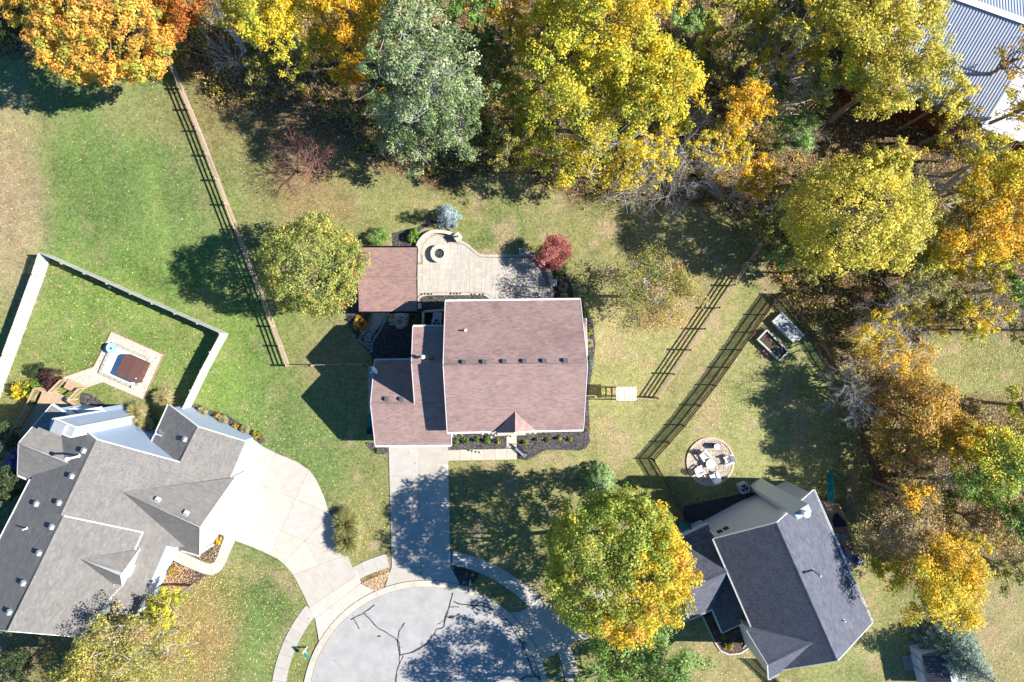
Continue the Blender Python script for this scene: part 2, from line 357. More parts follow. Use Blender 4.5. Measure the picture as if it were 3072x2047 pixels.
# ---------------- paved things ----------------
HARD = []   # polygons (3072 sheet) kept free of fallen leaves
def flat(name, pts, z, m, parent=None, th=.06, col=None, at=0.0, keep=True):
    """sheet or slab drawn from ground-level survey points"""
    p = [G(x, y, at) for x, y in pts]
    o = MB().prism([(q.x, q.y) for q in p], z-th, z, col, bottom=False).build(name, [m], parent, usecol=col is not None)
    if keep: HARD.append(pts)
    return o
def jit(b=.06): v = 1+random.uniform(-b, b); return (v, v*random.uniform(.985, 1.01), v*random.uniform(.96, 1.01))
def slabs(base_name, slab_name, poly, lines, z=.075, gap=.55, m='concrete', bed=True, tone=None, j=.05):
    """split a polygon (3072 sheet) by joint lines into separate slabs, children of a bed sheet"""
    par = struct(flat(base_name, poly, z-.018, M['joint'], th=.10)) if bed is True else bed
    pcs = [poly]
    for (x0, y0), (x1, y1) in lines:
        a, b2 = y1-y0, x0-x1; l = math.hypot(a, b2); a /= l; b2 /= l; c = a*x0+b2*y0; new = []
        for p in pcs:
            cr_ = []
            for i in range(len(p)):
                u, v = p[i], p[(i+1) % len(p)]; du = a*u[0]+b2*u[1]-c; dv = a*v[0]+b2*v[1]-c
                if (du < 0) != (dv < 0): t = du/(du-dv); cr_.append((u[0]+(v[0]-u[0])*t, u[1]+(v[1]-u[1])*t))
            if cr_:
                mx_ = sum(q[0] for q in cr_)/len(cr_); my_ = sum(q[1] for q in cr_)/len(cr_); t = ((mx_-x0)*(x1-x0)+(my_-y0)*(y1-y0))/l/l
                if t < -.08 or t > 1.08: new.append(p); continue
            for q in (clip_half(p, a, b2, c-gap/2), clip_half(p, -a, -b2, -c-gap/2)):
                if len(q) > 2 and abs(area2(q)) > 60: new.append(q)
        pcs = new
    for p in pcs:
        t = jit(j)
        if tone: t = tuple(x*y for x, y in zip(t, tone))
        flat(slab_name, p, z, M[m], par, th=.05, col=t, keep=False)
    return par
CX, CY = 1278, 2112
def arc(r, a0, a1, n=24):
    return [(CX+r*math.cos(math.radians(a0+(a1-a0)*i/n)), CY-r*math.sin(math.radians(a0+(a1-a0)*i/n))) for i in range(n+1)]
# cul-de-sac
road = struct(flat('road', arc(352, -60, 240, 80)+[(1100,2600),(1460,2600)], .012, M['asphalt'], th=.05))
kb = MB()
kerb_bed = struct(flat('kerb', arc(372, -40, 220, 90)+arc(351, 220, -40, 90), .03, M['joint'], th=.07))
a0 = -40
while a0 < 218:
    da = random.uniform(8.6, 9.6)*1.0
    flat('kerb_stone', arc(371, a0+.06, a0+da-.06, 6)+arc(352.5, a0+da-.06, a0+.06, 6), .11, M['curb'], kerb_bed, th=.09, col=jit(.07), keep=False); a0 += da
# crack sealant lines on the asphalt (panel 1120,1640 scale 2.2017 and panel 1024,1364 scale 2.296)
cm = MB()
def crack(pts, wpx):
    q = []
    for i in range(len(pts)-1):
        (x0, y0), (x1, y1) = pts[i], pts[i+1]; k = max(2, int(math.hypot(x1-x0, y1-y0)/9))
        for j in range(k): t = j/k; q.append((x0+(x1-x0)*t+random.uniform(-1.1,1.1), y0+(y1-y0)*t+random.uniform(-1.1,1.1)))
    q.append(pts[-1]); L = []; Rr = []
    for i, (x, y) in enumerate(q):
        a = q[max(0, i-1)]; c = q[min(len(q)-1, i+1)]; dx, dy = c[0]-a[0], c[1]-a[1]; l = math.hypot(dx, dy) or 1; ww = wpx*random.uniform(.32, .72)
        L.append(G(x-dy/l*ww, y+dx/l*ww, 0)); Rr.append(G(x+dy/l*ww, y-dx/l*ww, 0))
    vs = [Vector((p.x, p.y, .020)) for p in L+Rr]; k = len(L)
    cm.add(vs, [(i, i+1, k+i+1, k+i) for i in range(k-1)])
pc = lambda pts: pan(1024, 1364, 2.296, pts)
crack(pc([(765,950),(745,1050),(720,1120),(705,1190)]),4.5); crack(pc([(705,1190),(655,1205),(630,1250),(580,1310),(500,1355),(405,1382)]),4.2)
crack(pc([(405,1382),(395,1290),(370,1265),(300,1220),(245,1190),(205,1145),(160,1092)]),3.0); crack(pc([(65,1135),(140,1100),(190,1065),(228,1035)]),3.4)
crack(pc([(85,1130),(105,1165),(122,1202)]),2.2); crack(pc([(432,1160),(400,1215),(388,1290)]),3.0); crack(pc([(425,1385),(400,1440),(385,1480),(375,1570)]),3.6); crack(pc([(388,1290),(400,1380),(400,1440)]),2.6)
crack(pc([(770,1010),(800,1028),(870,1035),(930,1042),(1010,1047),(1040,1070),(1060,1100),(1110,1132),(1160,1140)]),3.4); crack(pc([(745,1048),(810,1050)]),3); crack(pc([(890,1035),(930,1060),(968,1076)]),2.6)
crack(pc([(1160,1135),(1175,1190),(1210,1250),(1245,1300),(1275,1380),(1300,1450),(1325,1510),(1345,1528)]),3.8); crack(pc([(1245,1297),(1298,1294)]),3); crack(pc([(1232,1550),(1270,1530),(1345,1528),(1400,1545)]),3.6)
crack(pc([(655,1170),(690,1155),(735,1110)]),1.8); crack(pc([(1345,1528),(1405,1580)]),3)
for x, y, r in ((260,1251,5),(760,1118,8),(745,1122,5)):
    c0 = pc([(x, y)])[0]; pts = [G(c0[0]+r*math.cos(t*PI/5)*random.uniform(.6,1.2)*1.4, c0[1]+r*.6*math.sin(t*PI/5)*random.uniform(.7,1.1)) for t in range(10)]
    cm.add([Vector((p.x,p.y,.020)) for p in pts[::-1]], [tuple(range(10))])
o = cm.build('crack_sealant', M['tar'], road)
# sidewalk panels along the circle
def walk(a0, a1, skip=(), r0=424, r1=466, step=5.1):
    poly = arc(r1, a0, a1, 60)+arc(r0, a1, a0, 60)
    par = struct(flat('sidewalk', poly, .045, M['joint'], th=.08)); a = a0
    while a < a1-.3:
        b = min(a+step, a1)
        flat('slab', arc(r1-.4, a+.05, b-.05, 5)+arc(r0+.4, b-.05, a+.05, 5), .063, M['concrete'], par, th=.05, col=tuple(x*.93 for x in jit(.05)), keep=False); a = b
walk(40.6, 79.8); walk(-14, 33.5); walk(104.8, 119.0); walk(140.5, 200)
# white painted strips of new joint sealant on the walk
fm = MB()
for p in (((1397,1666),(1400,1690),(1404,1705),(1400,1706),(1396,1690)),((1622,1790),(1626,1793),(1598,1817),(1595,1814)),((1348,1655),(1351,1656),(1350.5,1698),(1346,1682)),((1066.5,1711),(1069,1710),(1083,1748),(1080,1748))):
    q = [G(*a) for a in p]
    if area2([(v.x, v.y) for v in q]) < 0: q = q[::-1]
    fm.add([Vector((v.x,v.y,.083)) for v in q], [tuple(range(len(q)))])
struct(fm.build('joint_filler', M['white']))
# main driveway
DW = [(1166,1322),(1344,1322),(1350.5,1662),(1351,1699),(1379,1751)]+arc(372.5, 74.3, 109.2, 20)+[(1155,1762),(1176,1699),(1175,1662)]
dl = [((1100,1429),(1400,1428)),((1100,1551),(1400,1547)),((1100,1668),(1400,1657)),((1100,1706),(1400,1697)),((1256,1300),(1263,1700)),((1262.5,1700),(1264,1800))]
drive = slabs('driveway', 'slab', DW, dl, tone=(.97,.97,.97), j=.07)
o = flat('patch_slab', [(1314,1393),(1344.6,1393),(1347.5,1518.6),(1317,1519)], .081, M['concrete'], drive, th=.03, col=(1.1,1.1,1.08)); o['label'] = 'newer lighter patch of concrete'
# small planting triangle left of the driveway and apron of the neighbour drive are cut by polygons
LD = pan(0,1364,2.296,[(1590,140),(1640,100)])+[(753,1312),(790,1340)]+pan(0,1364,2.296,[(1925,0),(2040,45),(2130,105),(2172,160),(2205,225),(2240,310),(2262,385),(2300,440)])+[(1020,1610),(1050,1684),(1080.6,1749.5),(1124,1771)]+arc(372.5, 116.0, 149.9, 20)+pan(0,1364,2.296,[(2200,1290),(2175,1140),(2132,1050),(2100,980),(2050,880),(2010,810),(1955,750),(1910,715),(1860,690),(1740,635),(1622,592),(1500,540)])
q = lambda a, b, c, d: ((a/2.296, 1364+b/2.296), (c/2.296, 1364+d/2.296))
ld = [q(1925,-60,1622,592), q(2140,85,1860,690), q(1660,150,2300,415), q(1560,355,2160,620), q(2300,380,1950,755), q(2100,595,2400,1110), q(2010,830,2360,700), q(2130,1055,2400,870), q(2165,1135,2460,905)]
ldrive = slabs('driveway', 'slab', LD, ld, z=.08, tone=(1.02,1.01,1.0), j=.06)
RD = [(1600,1812),(2062,1722),(2078,1850),(2047,1874),(1735,1920),(1662,1962)]+arc(372.5, 20.5, 47.5, 12)+[(1560,1835)]
slabs('driveway', 'slab', RD, [((1590,1800),(1720,1960)),((1700,1780),(1790,1930)),((1540,1900),(2080,1790)),((1850,1740),(1900,1900))], z=.079, tone=(.97,.97,.96))
# front walk of the brown house and porch
FW = [(1344,1351),(1551,1346),(1551,1378),(1345,1382)]
slabs('front_walk', 'slab', FW, [((1379,1340),(1379,1390)),((1414.5,1340),(1414.5,1390)),((1450,1340),(1450,1390)),((1485.5,1340),(1485.5,1390)),((1520.5,1340),(1520.5,1390))], z=.08, tone=(1.05,1.03,.98))
slabs('entry_walk', 'slab', [(1519.5,1300),(1550,1300),(1550.5,1345.3),(1520,1346)], [], z=.082, tone=(1.05,1.03,.98))
struct(flat('porch_floor', [(1492,1280),(1577,1280),(1577.5,1305.5),(1492,1307)], .16, M['concrete'], th=.18, col=(1.08,1.04,.96)))
LW = pan(0,1364,2.296,[(1550,558),(1622,594),(1577,690),(1562,735),(1530,790),(1495,818),(1455,829),(1405,820),(1280,770),(1160,708),(1090,850),(1040,850),(1130,640),(1190,642),(1330,705),(1420,745),(1455,750),(1480,737),(1500,700)])
slabs('front_walk', 'slab', LW, [q(1250,650,1215,760), q(1325,690,1290,800), q(1395,725,1360,830), q(1450,740,1470,850), q(1480,735,1570,760), q(1520,625,1600,650), q(1110,700,1230,700)], z=.078, tone=(1.06,1.04,1.02), j=.03)
# mulch beds
def bed(name, pts, m='mulch', z=.045, chips=0, chip_c=((.16,.15,.15),(.04,.035,.035),(.10,.09,.09))):
    par = struct(flat(name, pts, z, M[m], keep=m != 'mulch', th=.08))
    if chips:
        xs = [p[0] for p in pts]; ys = [p[1] for p in pts]; n = chips*3
        X = RNG.uniform(min(xs), max(xs), n); Y = RNG.uniform(min(ys), max(ys), n); k = inpoly(X, Y, pts); X, Y = X[k][:chips], Y[k][:chips]; n = len(X)
        t = RNG.uniform(0, PI, n); l = RNG.uniform(.03,.075, n); wd_ = RNG.uniform(.012,.03, n)
        cx = (X-1536)/32; cy = -(Y-1023.5)/32; d = np.stack([np.cos(t), np.sin(t), RNG.uniform(-.3,.3,n)], 1)*l[:,None]; e = np.stack([-np.sin(t), np.cos(t), RNG.uniform(-.3,.3,n)], 1)*wd_[:,None]
        c = np.stack([cx, cy, np.full(n, z+.018)+RNG.uniform(0,.015,n)], 1)
        cc = np.array(chip_c)[RNG.integers(0, len(chip_c), n)]*RNG.uniform(.6,1.4,(n,1))
        o = quad_obj('chips', np.stack([c-d-e, c+d-e, c+d+e, c-d+e], 1), M['mulch_chip'], par, cc); stuff(o)
    return par
bed('mulch_bed', [(1344,1310),(1352,1302),(1519,1302),(1519,1346),(1344,1349)], chips=2600)
bed('mulch_bed', [(1551,1306),(1578,1304),(1760,1290),(1768,1300),(1770,1325),(1758,1345),(1740,1352),(1690,1350),(1640,1350),(1618,1358),(1600,1372),(1580,1380),(1553,1377)], chips=3600)
bed('mulch_bed', [(1752,1170),(1764,1180),(1770,1300),(1750,1300)], chips=400)
bed('mulch_bed', [(1700,880),(1722,895),(1745,905),(1778,960),(1786,1040),(1775,1120),(1764,1180),(1740,1180),(1740,900)], chips=1600)
bed('mulch_bed', [(1668,800),(1690,812),(1712,850),(1722,896),(1660,898),(1662,840)], chips=700)
bed('mulch_bed', [(1066,1014),(1240,930),(1270,925),(1340,925),(1340,990),(1250,1000),(1240,1090),(1118,1092),(1112,1060),(1090,1040)], chips=3000, chip_c=((.10,.10,.10),(.03,.03,.03)))
bed('mulch_bed', [(1052,905),(1100,900),(1112,940),(1090,990),(1072,1014),(1050,985),(1040,945)], chips=500)
bed('mulch_bed', [(1177,700),(1215,690),(1260,680),(1290,660),(1330,668),(1300,672),(1262,690),(1245,745),(1180,745)], chips=500)
bed('mulch_bed', [(1096,1328),(1166,1330),(1166,1362),(1130,1362),(1108,1345)], chips=500)
bed('mulch_bed', [(1352,1699),(1376,1697),(1420,1712),(1438,1722),(1424,1748),(1400,1758),(1380,1752)], chips=500)
bed('mulch_bed', [(1352,1699),(1082,1750)][:0] or [(1084,1748),(1174,1712),(1157,1745),(1150,1763),(1126,1773)], m='soil', chips=900, chip_c=((.50,.34,.20),(.36,.24,.14),(.62,.44,.26)))
bed('mulch_bed', pan(0,1364,2.296,[(1490,535),(1552,562),(1500,690),(1462,745),(1380,725),(1240,655),(1380,690),(1400,620)]), chips=900)
bed('mulch_bed', pan(0,1364,2.296,[(1160,712),(1415,825),(1385,870),(1340,890),(1180,920),(1080,880)]), chips=1100, chip_c=((.10,.09,.09),(.04,.035,.035)))
bed('mulch_bed', pan(0,682,2.298,[(1310,1230),(1370,1222),(1450,1260),(1560,1290),(1680,1370),(1800,1420),(1830,1470),(1790,1500),(1720,1470),(1500,1350),(1330,1270)]), chips=900)
bed('mulch_bed', pan(0,1080,4.9,[(1215,480),(1290,490),(1450,580),(1580,690),(1700,740),(1200,700),(1180,560)]), chips=500)
bed('mulch_bed', pan(2050,1480,2.765,[(0,110),(230,60),(500,0),(620,0),(700,40),(430,150),(60,290),(0,300)]), chips=900, chip_c=((.09,.05,.06),(.035,.025,.03)))
bed('mulch_bed', pan(2050,1480,2.765,[(150,1000),(240,970),(480,1100),(560,1220),(530,1290),(470,1325),(380,1335),(310,1310),(270,1250),(200,1100)]), m='soil', chips=1200, chip_c=((.24,.15,.12),(.12,.08,.07)))
kb = MB()
kp = pan(2050,1480,2.765,[(150,1000),(200,1110),(262,1235),(310,1308),(380,1338),(470,1328),(535,1290),(565,1225)])
edge = struct(MB().prism([(0,0),(.1,0),(.1,.1)], -.3,-.2).build('bed_edging', M['curb']))
bpy.data.objects.remove(edge)
e0 = empty('bed_edging', G(*kp[3]), 'curved pale stone edging around the mulch bed of the slate-roofed house', 'edging')
for i in range(len(kp)-1):
    (x0, y0), (x1, y1) = kp[i], kp[i+1]; k = max(1, int(math.hypot(x1-x0, y1-y0)/8))
    for j in range(k):
        a = G(x0+(x1-x0)*j/k, y0+(y1-y0)*j/k, .05); b = G(x0+(x1-x0)*(j+.93)/k, y0+(y1-y0)*(j+.93)/k, .05)
        at0(MB().beam(a, b, .13, .14, jit(.12)).build('stone', [M['stone']], usecol=True), e0)

# ---------------- patio of stone pavers ----------------
z49 = lambda pts: pan(1230, 660, 4.9, pts)
PATIO = z49([(85,420),(110,330),(180,235),(260,180),(330,165),(430,190),(560,215),(660,270),(760,310),(860,370),(940,445),(1020,500),(1090,512),(1600,515),(1720,500),(1840,560),(1960,670),(2040,780),(2090,880),(2110,980),(2112,1200),(1190,1200),(1160,1125),(1060,1078),(220,1078),(150,1110),(105,1190),(60,1200),(20,1200),(20,420)])
INNER = z49([(150,520),(190,360),(260,280),(340,235),(420,225),(560,300),(620,330),(720,380),(750,345),(830,390),(930,470),(1010,540),(1090,553),(1620,553),(1760,560),(1870,650),(1930,760),(1970,870),(2010,980),(2010,1022),(2066,1024),(2066,1200),(1190,1200),(1150,1105),(1060,1068),(220,1068),(130,1100),(100,1170),(60,1200),(20,1200),(20,655),(185,655),(185,520)])
patio = struct(flat('patio', PATIO, .058, M['joint_pale'], th=.1))
def pavers(poly, par, u, x0, y0, nx, ny, z, rot=0, origin=(0,0), m='paver', base=(1,1,1), gap=.5):
    occ = np.zeros((ny, nx), bool); sizes = [(4,3),(4,3),(3,3),(2,3),(4,3),(2,3),(3,2)]; k = 0
    ca, sa = math.cos(rot), math.sin(rot)
    lp = [((x-origin[0])*ca+(y-origin[1])*sa, -(x-origin[0])*sa+(y-origin[1])*ca) for x, y in poly]
    for j in range(ny):
        for i in range(nx):
            if occ[j, i]: continue
            random.shuffle(sizes)
            for (a, b) in sizes+[(2,2),(1,3),(3,1),(1,2),(2,1),(1,1)]:
                if i+a <= nx and j+b <= ny and not occ[j:j+b, i:i+a].any(): break
            occ[j:j+b, i:i+a] = True
            q = clip_rect(lp, x0+i*u+gap/2, x0+(i+a)*u-gap/2, y0+j*u+gap/2, y0+(j+b)*u-gap/2)
            if not q or abs(area2(q)) < 14: continue
            q = [(x*ca-y*sa+origin[0], x*sa+y*ca+origin[1]) for x, y in q]
            t = random.choice([(1.03,1.0,.97),(1,1,1),(.96,.98,1.0),(1.05,1.03,1.0),(.93,.93,.93),(1.04,.99,.94)])
            flat('paver', q, z+random.uniform(-.003,.003), M[m], par, th=.04, col=tuple(c*d*e for c, d, e in zip(t, jit(.04), base)), keep=False); k += 1
    return k
npav = pavers(INNER, patio, 5.2, 1232, 700, 84, 44, .072)
# border courses of bricks, light with a dark inner line
def border(line, wpx, par, m='brick_edge', light=(1.25,1.2,1.12), z=.074, step=5.2, side=1, name='border_brick', obj=True):
    mb = MB(); d = 0
    for i in range(len(line)-1):
        (x0, y0), (x1, y1) = line[i], line[i+1]; L = math.hypot(x1-x0, y1-y0); k = max(1, round(L/step)); ux, uy = (x1-x0)/L, (y1-y0)/L; nx_, ny_ = -uy*side, ux*side
        for j in range(k):
            a = (j+.05)/k*L; b = (j+.95)/k*L
            p = [G(x0+ux*a, y0+uy*a), G(x0+ux*b, y0+uy*b), G(x0+ux*b+nx_*wpx, y0+uy*b+ny_*wpx), G(x0+ux*a+nx_*wpx, y0+uy*a+ny_*wpx)]
            mb.prism([(v.x, v.y) for v in p], z-.03, z, tuple(c*e for c, e in zip(light, jit(.12))), bottom=False)
    return stuff(mb.build(name, [M[m]], par, usecol=True))
def smooth(pts, k=3):
    for _ in range(k):
        q = [pts[0]]
        for a, b in zip(pts[:-1], pts[1:]): q += [(a[0]*.75+b[0]*.25, a[1]*.75+b[1]*.25), (a[0]*.25+b[0]*.75, a[1]*.25+b[1]*.75)]
        pts = q+[pts[-1]]
    return pts
bl = smooth(z49([(740,300),(850,350),(940,430),(1020,505),(1090,512),(1600,512),(1720,500),(1850,560),(1960,670),(2040,780),(2100,980)]), 2)
border(bl, 6.5, patio, side=1); border([(x, y) for x, y in smooth(z49([(745,340),(830,385),(930,468),(1010,538),(1090,549),(1620,549),(1760,556),(1872,645),(1935,755),(1975,868)]), 2)], 1.8, patio, light=(.55,.45,.40), z=.076, side=1)
border(z49([(2112,985),(2112,1200)]), 7, patio, side=1); border(z49([(2066,1022),(2066,1200)]), 1.8, patio, light=(.55,.45,.40), z=.076, side=-1)
bb = smooth(z49([(108,1195),(125,1130),(215,1078),(640,1074),(1060,1074),(1130,1092),(1190,1140)]), 2)
border(bb, 6.5, patio, side=1); border(bb, 1.6, patio, light=(.55,.45,.40), z=.077, side=-1)
bw = smooth(z49([(150,530),(160,430),(200,340),(280,255),(350,215),(430,215)]), 2); border(bw, 7, patio, side=-1); border(bw, 1.8, patio, light=(.55,.45,.40), z=.076, side=1)
border(z49([(185,520),(185,655),(40,655)]), 1.8, patio, light=(.55,.45,.40), z=.077, side=1)
bed('mulch_bed', z49([(110,1225),(160,1150),(225,1112),(1060,1108),(1130,1130),(1160,1200),(1160,1260),(110,1300)]), chips=1500, chip_c=((.14,.14,.14),(.045,.045,.045)))
# garden path of the same stones (panel 1060,880 scale 7.84)
p78 = lambda pts: pan(1060, 880, 7.84, pts)
PATH = p78([(480,400),(880,400),(800,560),(720,760),(640,920),(540,1050),(480,1160),(440,1390),(80,1090),(280,870),(380,700),(440,560)])
PIN = p78([(500,400),(800,400),(690,640),(600,800),(500,930),(430,1060),(400,1220),(390,1270),(180,1080),(330,940),(430,760),(480,600)])
path = struct(flat('garden_path', PATH, .04, M['joint'], th=.08))
pavers(PIN, path, 5.2, -10, -75, 24, 34, .062, rot=.0, origin=(1100, 990), base=(.85,.87,.9))
pe1 = smooth(p78([(80,1090),(280,870),(380,700),(440,560),(465,400)]), 2); border(pe1, 7, path, side=1, light=(.9,.88,.85), z=.064)
pe2 = smooth(p78([(880,400),(800,560),(720,760),(640,920),(540,1050),(480,1160),(440,1390)]), 2); border(pe2, 7, path, side=1, light=(.9,.88,.85), z=.064)
border(p78([(440,1390),(80,1090)]), 7, path, side=1, light=(.9,.88,.85), z=.066)
# narrow side path of bricks left of the garage
sp = struct(flat('side_path', [(1104,1098),(1118,1098),(1121,1310),(1106,1310)], .04, M['joint'], th=.07)); 
for k in range(26):
    y = 1099+k*8; flat('paver', [(1105,y),(1118,y),(1118,y+7.4),(1105,y+7.4)], .058, M['brick_edge'], sp, th=.03, col=tuple(c*1.05 for c in jit(.12)), keep=False)
# pea-gravel pad with the hot tub (panel 0,720 scale 3.2667)
p3 = lambda pts: pan(0, 720, 3.2667, pts)
PAD = p3([(1095,897),(1605,1126),(1405,1566),(1010,1397),(850,1452),(700,1440),(600,1355),(920,1243)])
pad = bed('gravel_pad', PAD, m='gravel', z=.05, chips=5200, chip_c=((.64,.55,.44),(.56,.47,.37),(.68,.61,.52),(.54,.45,.36)))
em = MB()
for i in range(len(PAD)):
    a, b = PAD[i], PAD[(i+1) % len(PAD)]
    if i in (4,5): continue
    em.beam(G(*a, .05), G(*b, .05), .06, .12, (.75,.6,.5))
em.build('timber_edging', [M['cedar']], pad, usecol=True)
for c in ((835,1375),(890,1345),(945,1320)):
    x, y = p3([c])[0]; flat('stepping_stone', [(x-8,y+1),(x+3,y-7),(x+8,y+1),(x-3,y+8)], .085, M['concrete'], pad, th=.05, col=jit(.05), keep=False)
# ---------------- roofs and houses ----------------
class Plane:
    """z = z0 - pitch * dot(xy - r, s)   (s: horizontal down-slope direction)"""
    def __init__(s, r, d, pitch):
        l = math.hypot(*d); s.r = r; s.s = (d[0]/l, d[1]/l); s.p = pitch
    def z(s, x, y): return s.r[2]-s.p*((x-s.r[0])*s.s[0]+(y-s.r[1])*s.s[1])
    def hit(s, px, py):
        a = (px-1536)/2048.0; b = -(py-1023.5)/2048.0      # point = (a t, b t, H0 - t)
        t = (H0-s.r[2]-s.p*(s.r[0]*s.s[0]+s.r[1]*s.s[1]))/(1-s.p*(a*s.s[0]+b*s.s[1]))
        return Vector((a*t, b*t, H0-t))
    def up(s, dz): return Plane((s.r[0], s.r[1], s.r[2]+dz), s.s, s.p)
def slope(parent, pl, poly, edges, shingle, wall=None, tabs=(.36,.155), tones=None, gut='white', inset=(.32,.14), ribs=False, wallname='wall', zfloor=0.0, wallpoly=None):
    P = [pl.hit(x, y) for x, y in poly]; xy = [(p.x, p.y) for p in P]
    s = pl.s; u = (-s[1], s[0]); cs = 1/math.sqrt(1+pl.p*pl.p)
    up = Vector((-s[0]*cs, -s[1]*cs, pl.p*cs)); U = Vector((u[0], u[1], 0)); N = U.cross(up)
    if N.z < 0: U = -U; u = (-u[0], -u[1]); N = U.cross(up)
    O = P[0]; loc = [((p-O).dot(U), (p-O).dot(up)) for p in P]
    # decking slab
    n = len(P); vs = [p - Vector((0,0,.03)) for p in P] + [p - Vector((0,0,.19)) for p in P]
    top = tuple(range(n)); ccw = area2(xy) > 0
    fs = [top if ccw else top[::-1], (tuple(range(2*n-1, n-1, -1)) if ccw else tuple(range(n, 2*n)))]
    fs += [((i, n+i, n+(i+1)%n, (i+1)%n) if ccw else ((i+1)%n, n+(i+1)%n, n+i, i)) for i in range(n)]
    mesh_obj('roof_deck', vs, fs, [M['white']], parent)
    # shingle courses: real stepped tabs
    mb = MB(); us = [a for a, b in loc]; vs_ = [b for a, b in loc]; tw, th = tabs
    tones = tones or [(1,1,1),(1.07,1.06,1.05),(.93,.93,.94),(1.14,1.11,1.08),(.86,.85,.87),(1.02,.97,.94),(1.06,1.01,.98)]
    j0 = math.floor(min(vs_)/th); j1 = math.ceil(max(vs_)/th); i0 = math.floor(min(us)/tw)-1; i1 = math.ceil(max(us)/tw)+1
    for j in range(j0, j1):
        v0 = j*th; v1 = v0+th; row = clip_half(clip_half(loc, 0, 1, v1), 0, -1, -v0) if not ribs else None
        if len(row) < 3: continue
        ru0 = min(a for a, b in row); ru1 = max(a for a, b in row); off = (j*.37+random.random()*.3) % 1*tw; x = math.floor((ru0-off)/tw)*tw+off
        while x < ru1:
            ww = tw*random.uniform(.75, 1.3); q = clip_half(row, 1, 0, x+ww-.004)
            if len(q) > 2: q = clip_half(q, -1, 0, -x)
            if len(q) > 2 and abs(area2(q)) > 1e-3:
                t = random.choice(tones); k = random.uniform(.95, 1.05); col = (t[0]*k, t[1]*k, t[2]*k)
                if area2(q) < 0: q = q[::-1]
                m_ = len(q); pts = []
                for (a, b) in q:
                    hgt = .022*(1-(b-v0)/th)+.002; pts.append(O+U*a+up*b+N*hgt)
                low = [i for i, (a, b) in enumerate(q) if b-v0 < 1e-5]
                mb.add(pts, [tuple(range(m_))], col)
                if len(low) == 2:
                    a, b = low; pa, pb = pts[a], pts[b]; mb.add([pa, pb, pb-N*.035, pa-N*.035], [(0,1,2,3)], tuple(c*.9 for c in col))
            x += ww
    if mb.f: stuff(mb.build('shingles', [M[shingle]], parent, usecol=True))
    # trims
    for i, e in enumerate(edges):
        a, b = P[i], P[(i+1) % n]; d = (b-a).normalized()
        ins = Vector((-d.y, d.x, 0)).normalized()*(1 if ccw else -1)     # towards the roof
        if e == 'e' and gut:
            mb = MB(); o_ = -ins*.055+Vector((0,0,-.06)); mb.beam(a+o_-ins*.085, b+o_-ins*.085, .025, .12); mb.beam(a+o_+ins*.045, b+o_+ins*.045, .025, .12); mb.beam(a+o_-Vector((0,0,.055))-ins*.02, b+o_-Vector((0,0,.055))-ins*.02, .14, .02)
            L = (b-a).length; k = 1.0
            while k < L: c = a+d*k+o_+Vector((0,0,.055)); mb.beam(c-ins*.085, c+ins*.05, .04, .012); k += 1.6
            mb.build('gutter', M[gut], parent)
        elif e == 'r':
            MB().beam(a-ins*.018+Vector((0,0,-.085)), b-ins*.018+Vector((0,0,-.085)), .05, .2).build('rake_trim', M[gut or 'white'], parent)
        elif e == 'h':
            mb = MB(); L = (b-a).length; k = 0
            while k < L-.02:
                c0 = a+d*k; c1 = a+d*min(k+.24, L); t = random.choice(tones)
                lo = N*.022; ww = ins*.16; dzz = Vector((0,0,pl.z((c0+ww).x, (c0+ww).y)-c0.z))
                mb.add([c0+lo+Vector((0,0,.02)), c1+lo+Vector((0,0,.008)), c1+ww+dzz+lo, c0+ww+dzz+lo+Vector((0,0,.012))], [(0,1,2,3) if ccw else (3,2,1,0)], t); k += .25
            stuff(mb.build('ridge_caps', [M[shingle]], parent, usecol=True))
    if wall:
        ds = [inset[0] if e == 'e' else inset[1] if e == 'r' else 0.0 for e in edges]
        wp = offset_poly(xy, ds)
        MB().prism(wp, zfloor, [pl.z(x, y)-.21 for x, y in wp]).build(wallname, M[wall], parent)
    return P
def vent(parent, pl, px, py, m='vent', size=(.36,.36), h=.16, rz=None):
    p = pl.hit(px, py); s = pl.s; r = math.atan2(s[1], s[0]); up = Vector((-s[0], -s[1], pl.p)).normalized(); U = Vector((-s[1], s[0], 0)); N = Vector((s[0]*pl.p, s[1]*pl.p, 1)).normalized()
    mb = MB(); a, b = size; vs = []
    for z, k in ((-.02, 1.25), (.02, 1.25)):
        for i, j in ((-1,-1),(1,-1),(1,1),(-1,1)): vs.append(p+U*(i*a/2*k)-up*(j*b/2*k)+N*z)
    mb.add(vs, [(4,5,6,7),(0,1,5,4),(1,2,6,5),(2,3,7,6),(3,0,4,7)]); vs = []
    for z, k in ((0.0, 1), (h, .9)):
        for i, j in ((-1,-1),(1,-1),(1,1),(-1,1)): vs.append(p+U*(i*a/2*k)-up*(j*b/2*k)+N*(z+(.03 if j < 0 else 0)))
    mb.add(vs, [(4,5,6,7),(0,1,5,4),(1,2,6,5),(2,3,7,6),(3,0,4,7)])
    mb.add([v+N*.0 for v in vs[4:]]+[v+N*.03 for v in vs[4:]], [(4,5,6,7),(0,1,5,4),(1,2,6,5),(2,3,7,6),(3,0,4,7)])
    return mb.build('roof_vent', M[m], parent)
def pipe(parent, pl, px, py, h, r=.06, m='white', cap=None):
    p = pl.hit(px, py); mb = MB(); mb.cyl(p-Vector((0,0,.1)), p+Vector((0,0,h)), r, n=12); mb.cyl(p-Vector((0,0,.05)), p+Vector((0,0,.10)), r*2.3, r*1.2, n=12)
    if cap: mb.cyl(p+Vector((0,0,h)), p+Vector((0,0,h+.16)), cap, n=14); mb.cyl(p+Vector((0,0,h+.16)), p+Vector((0,0,h+.22)), cap*1.05, cap*.5, n=14)
    return mb.build('vent_pipe', M[m], parent)
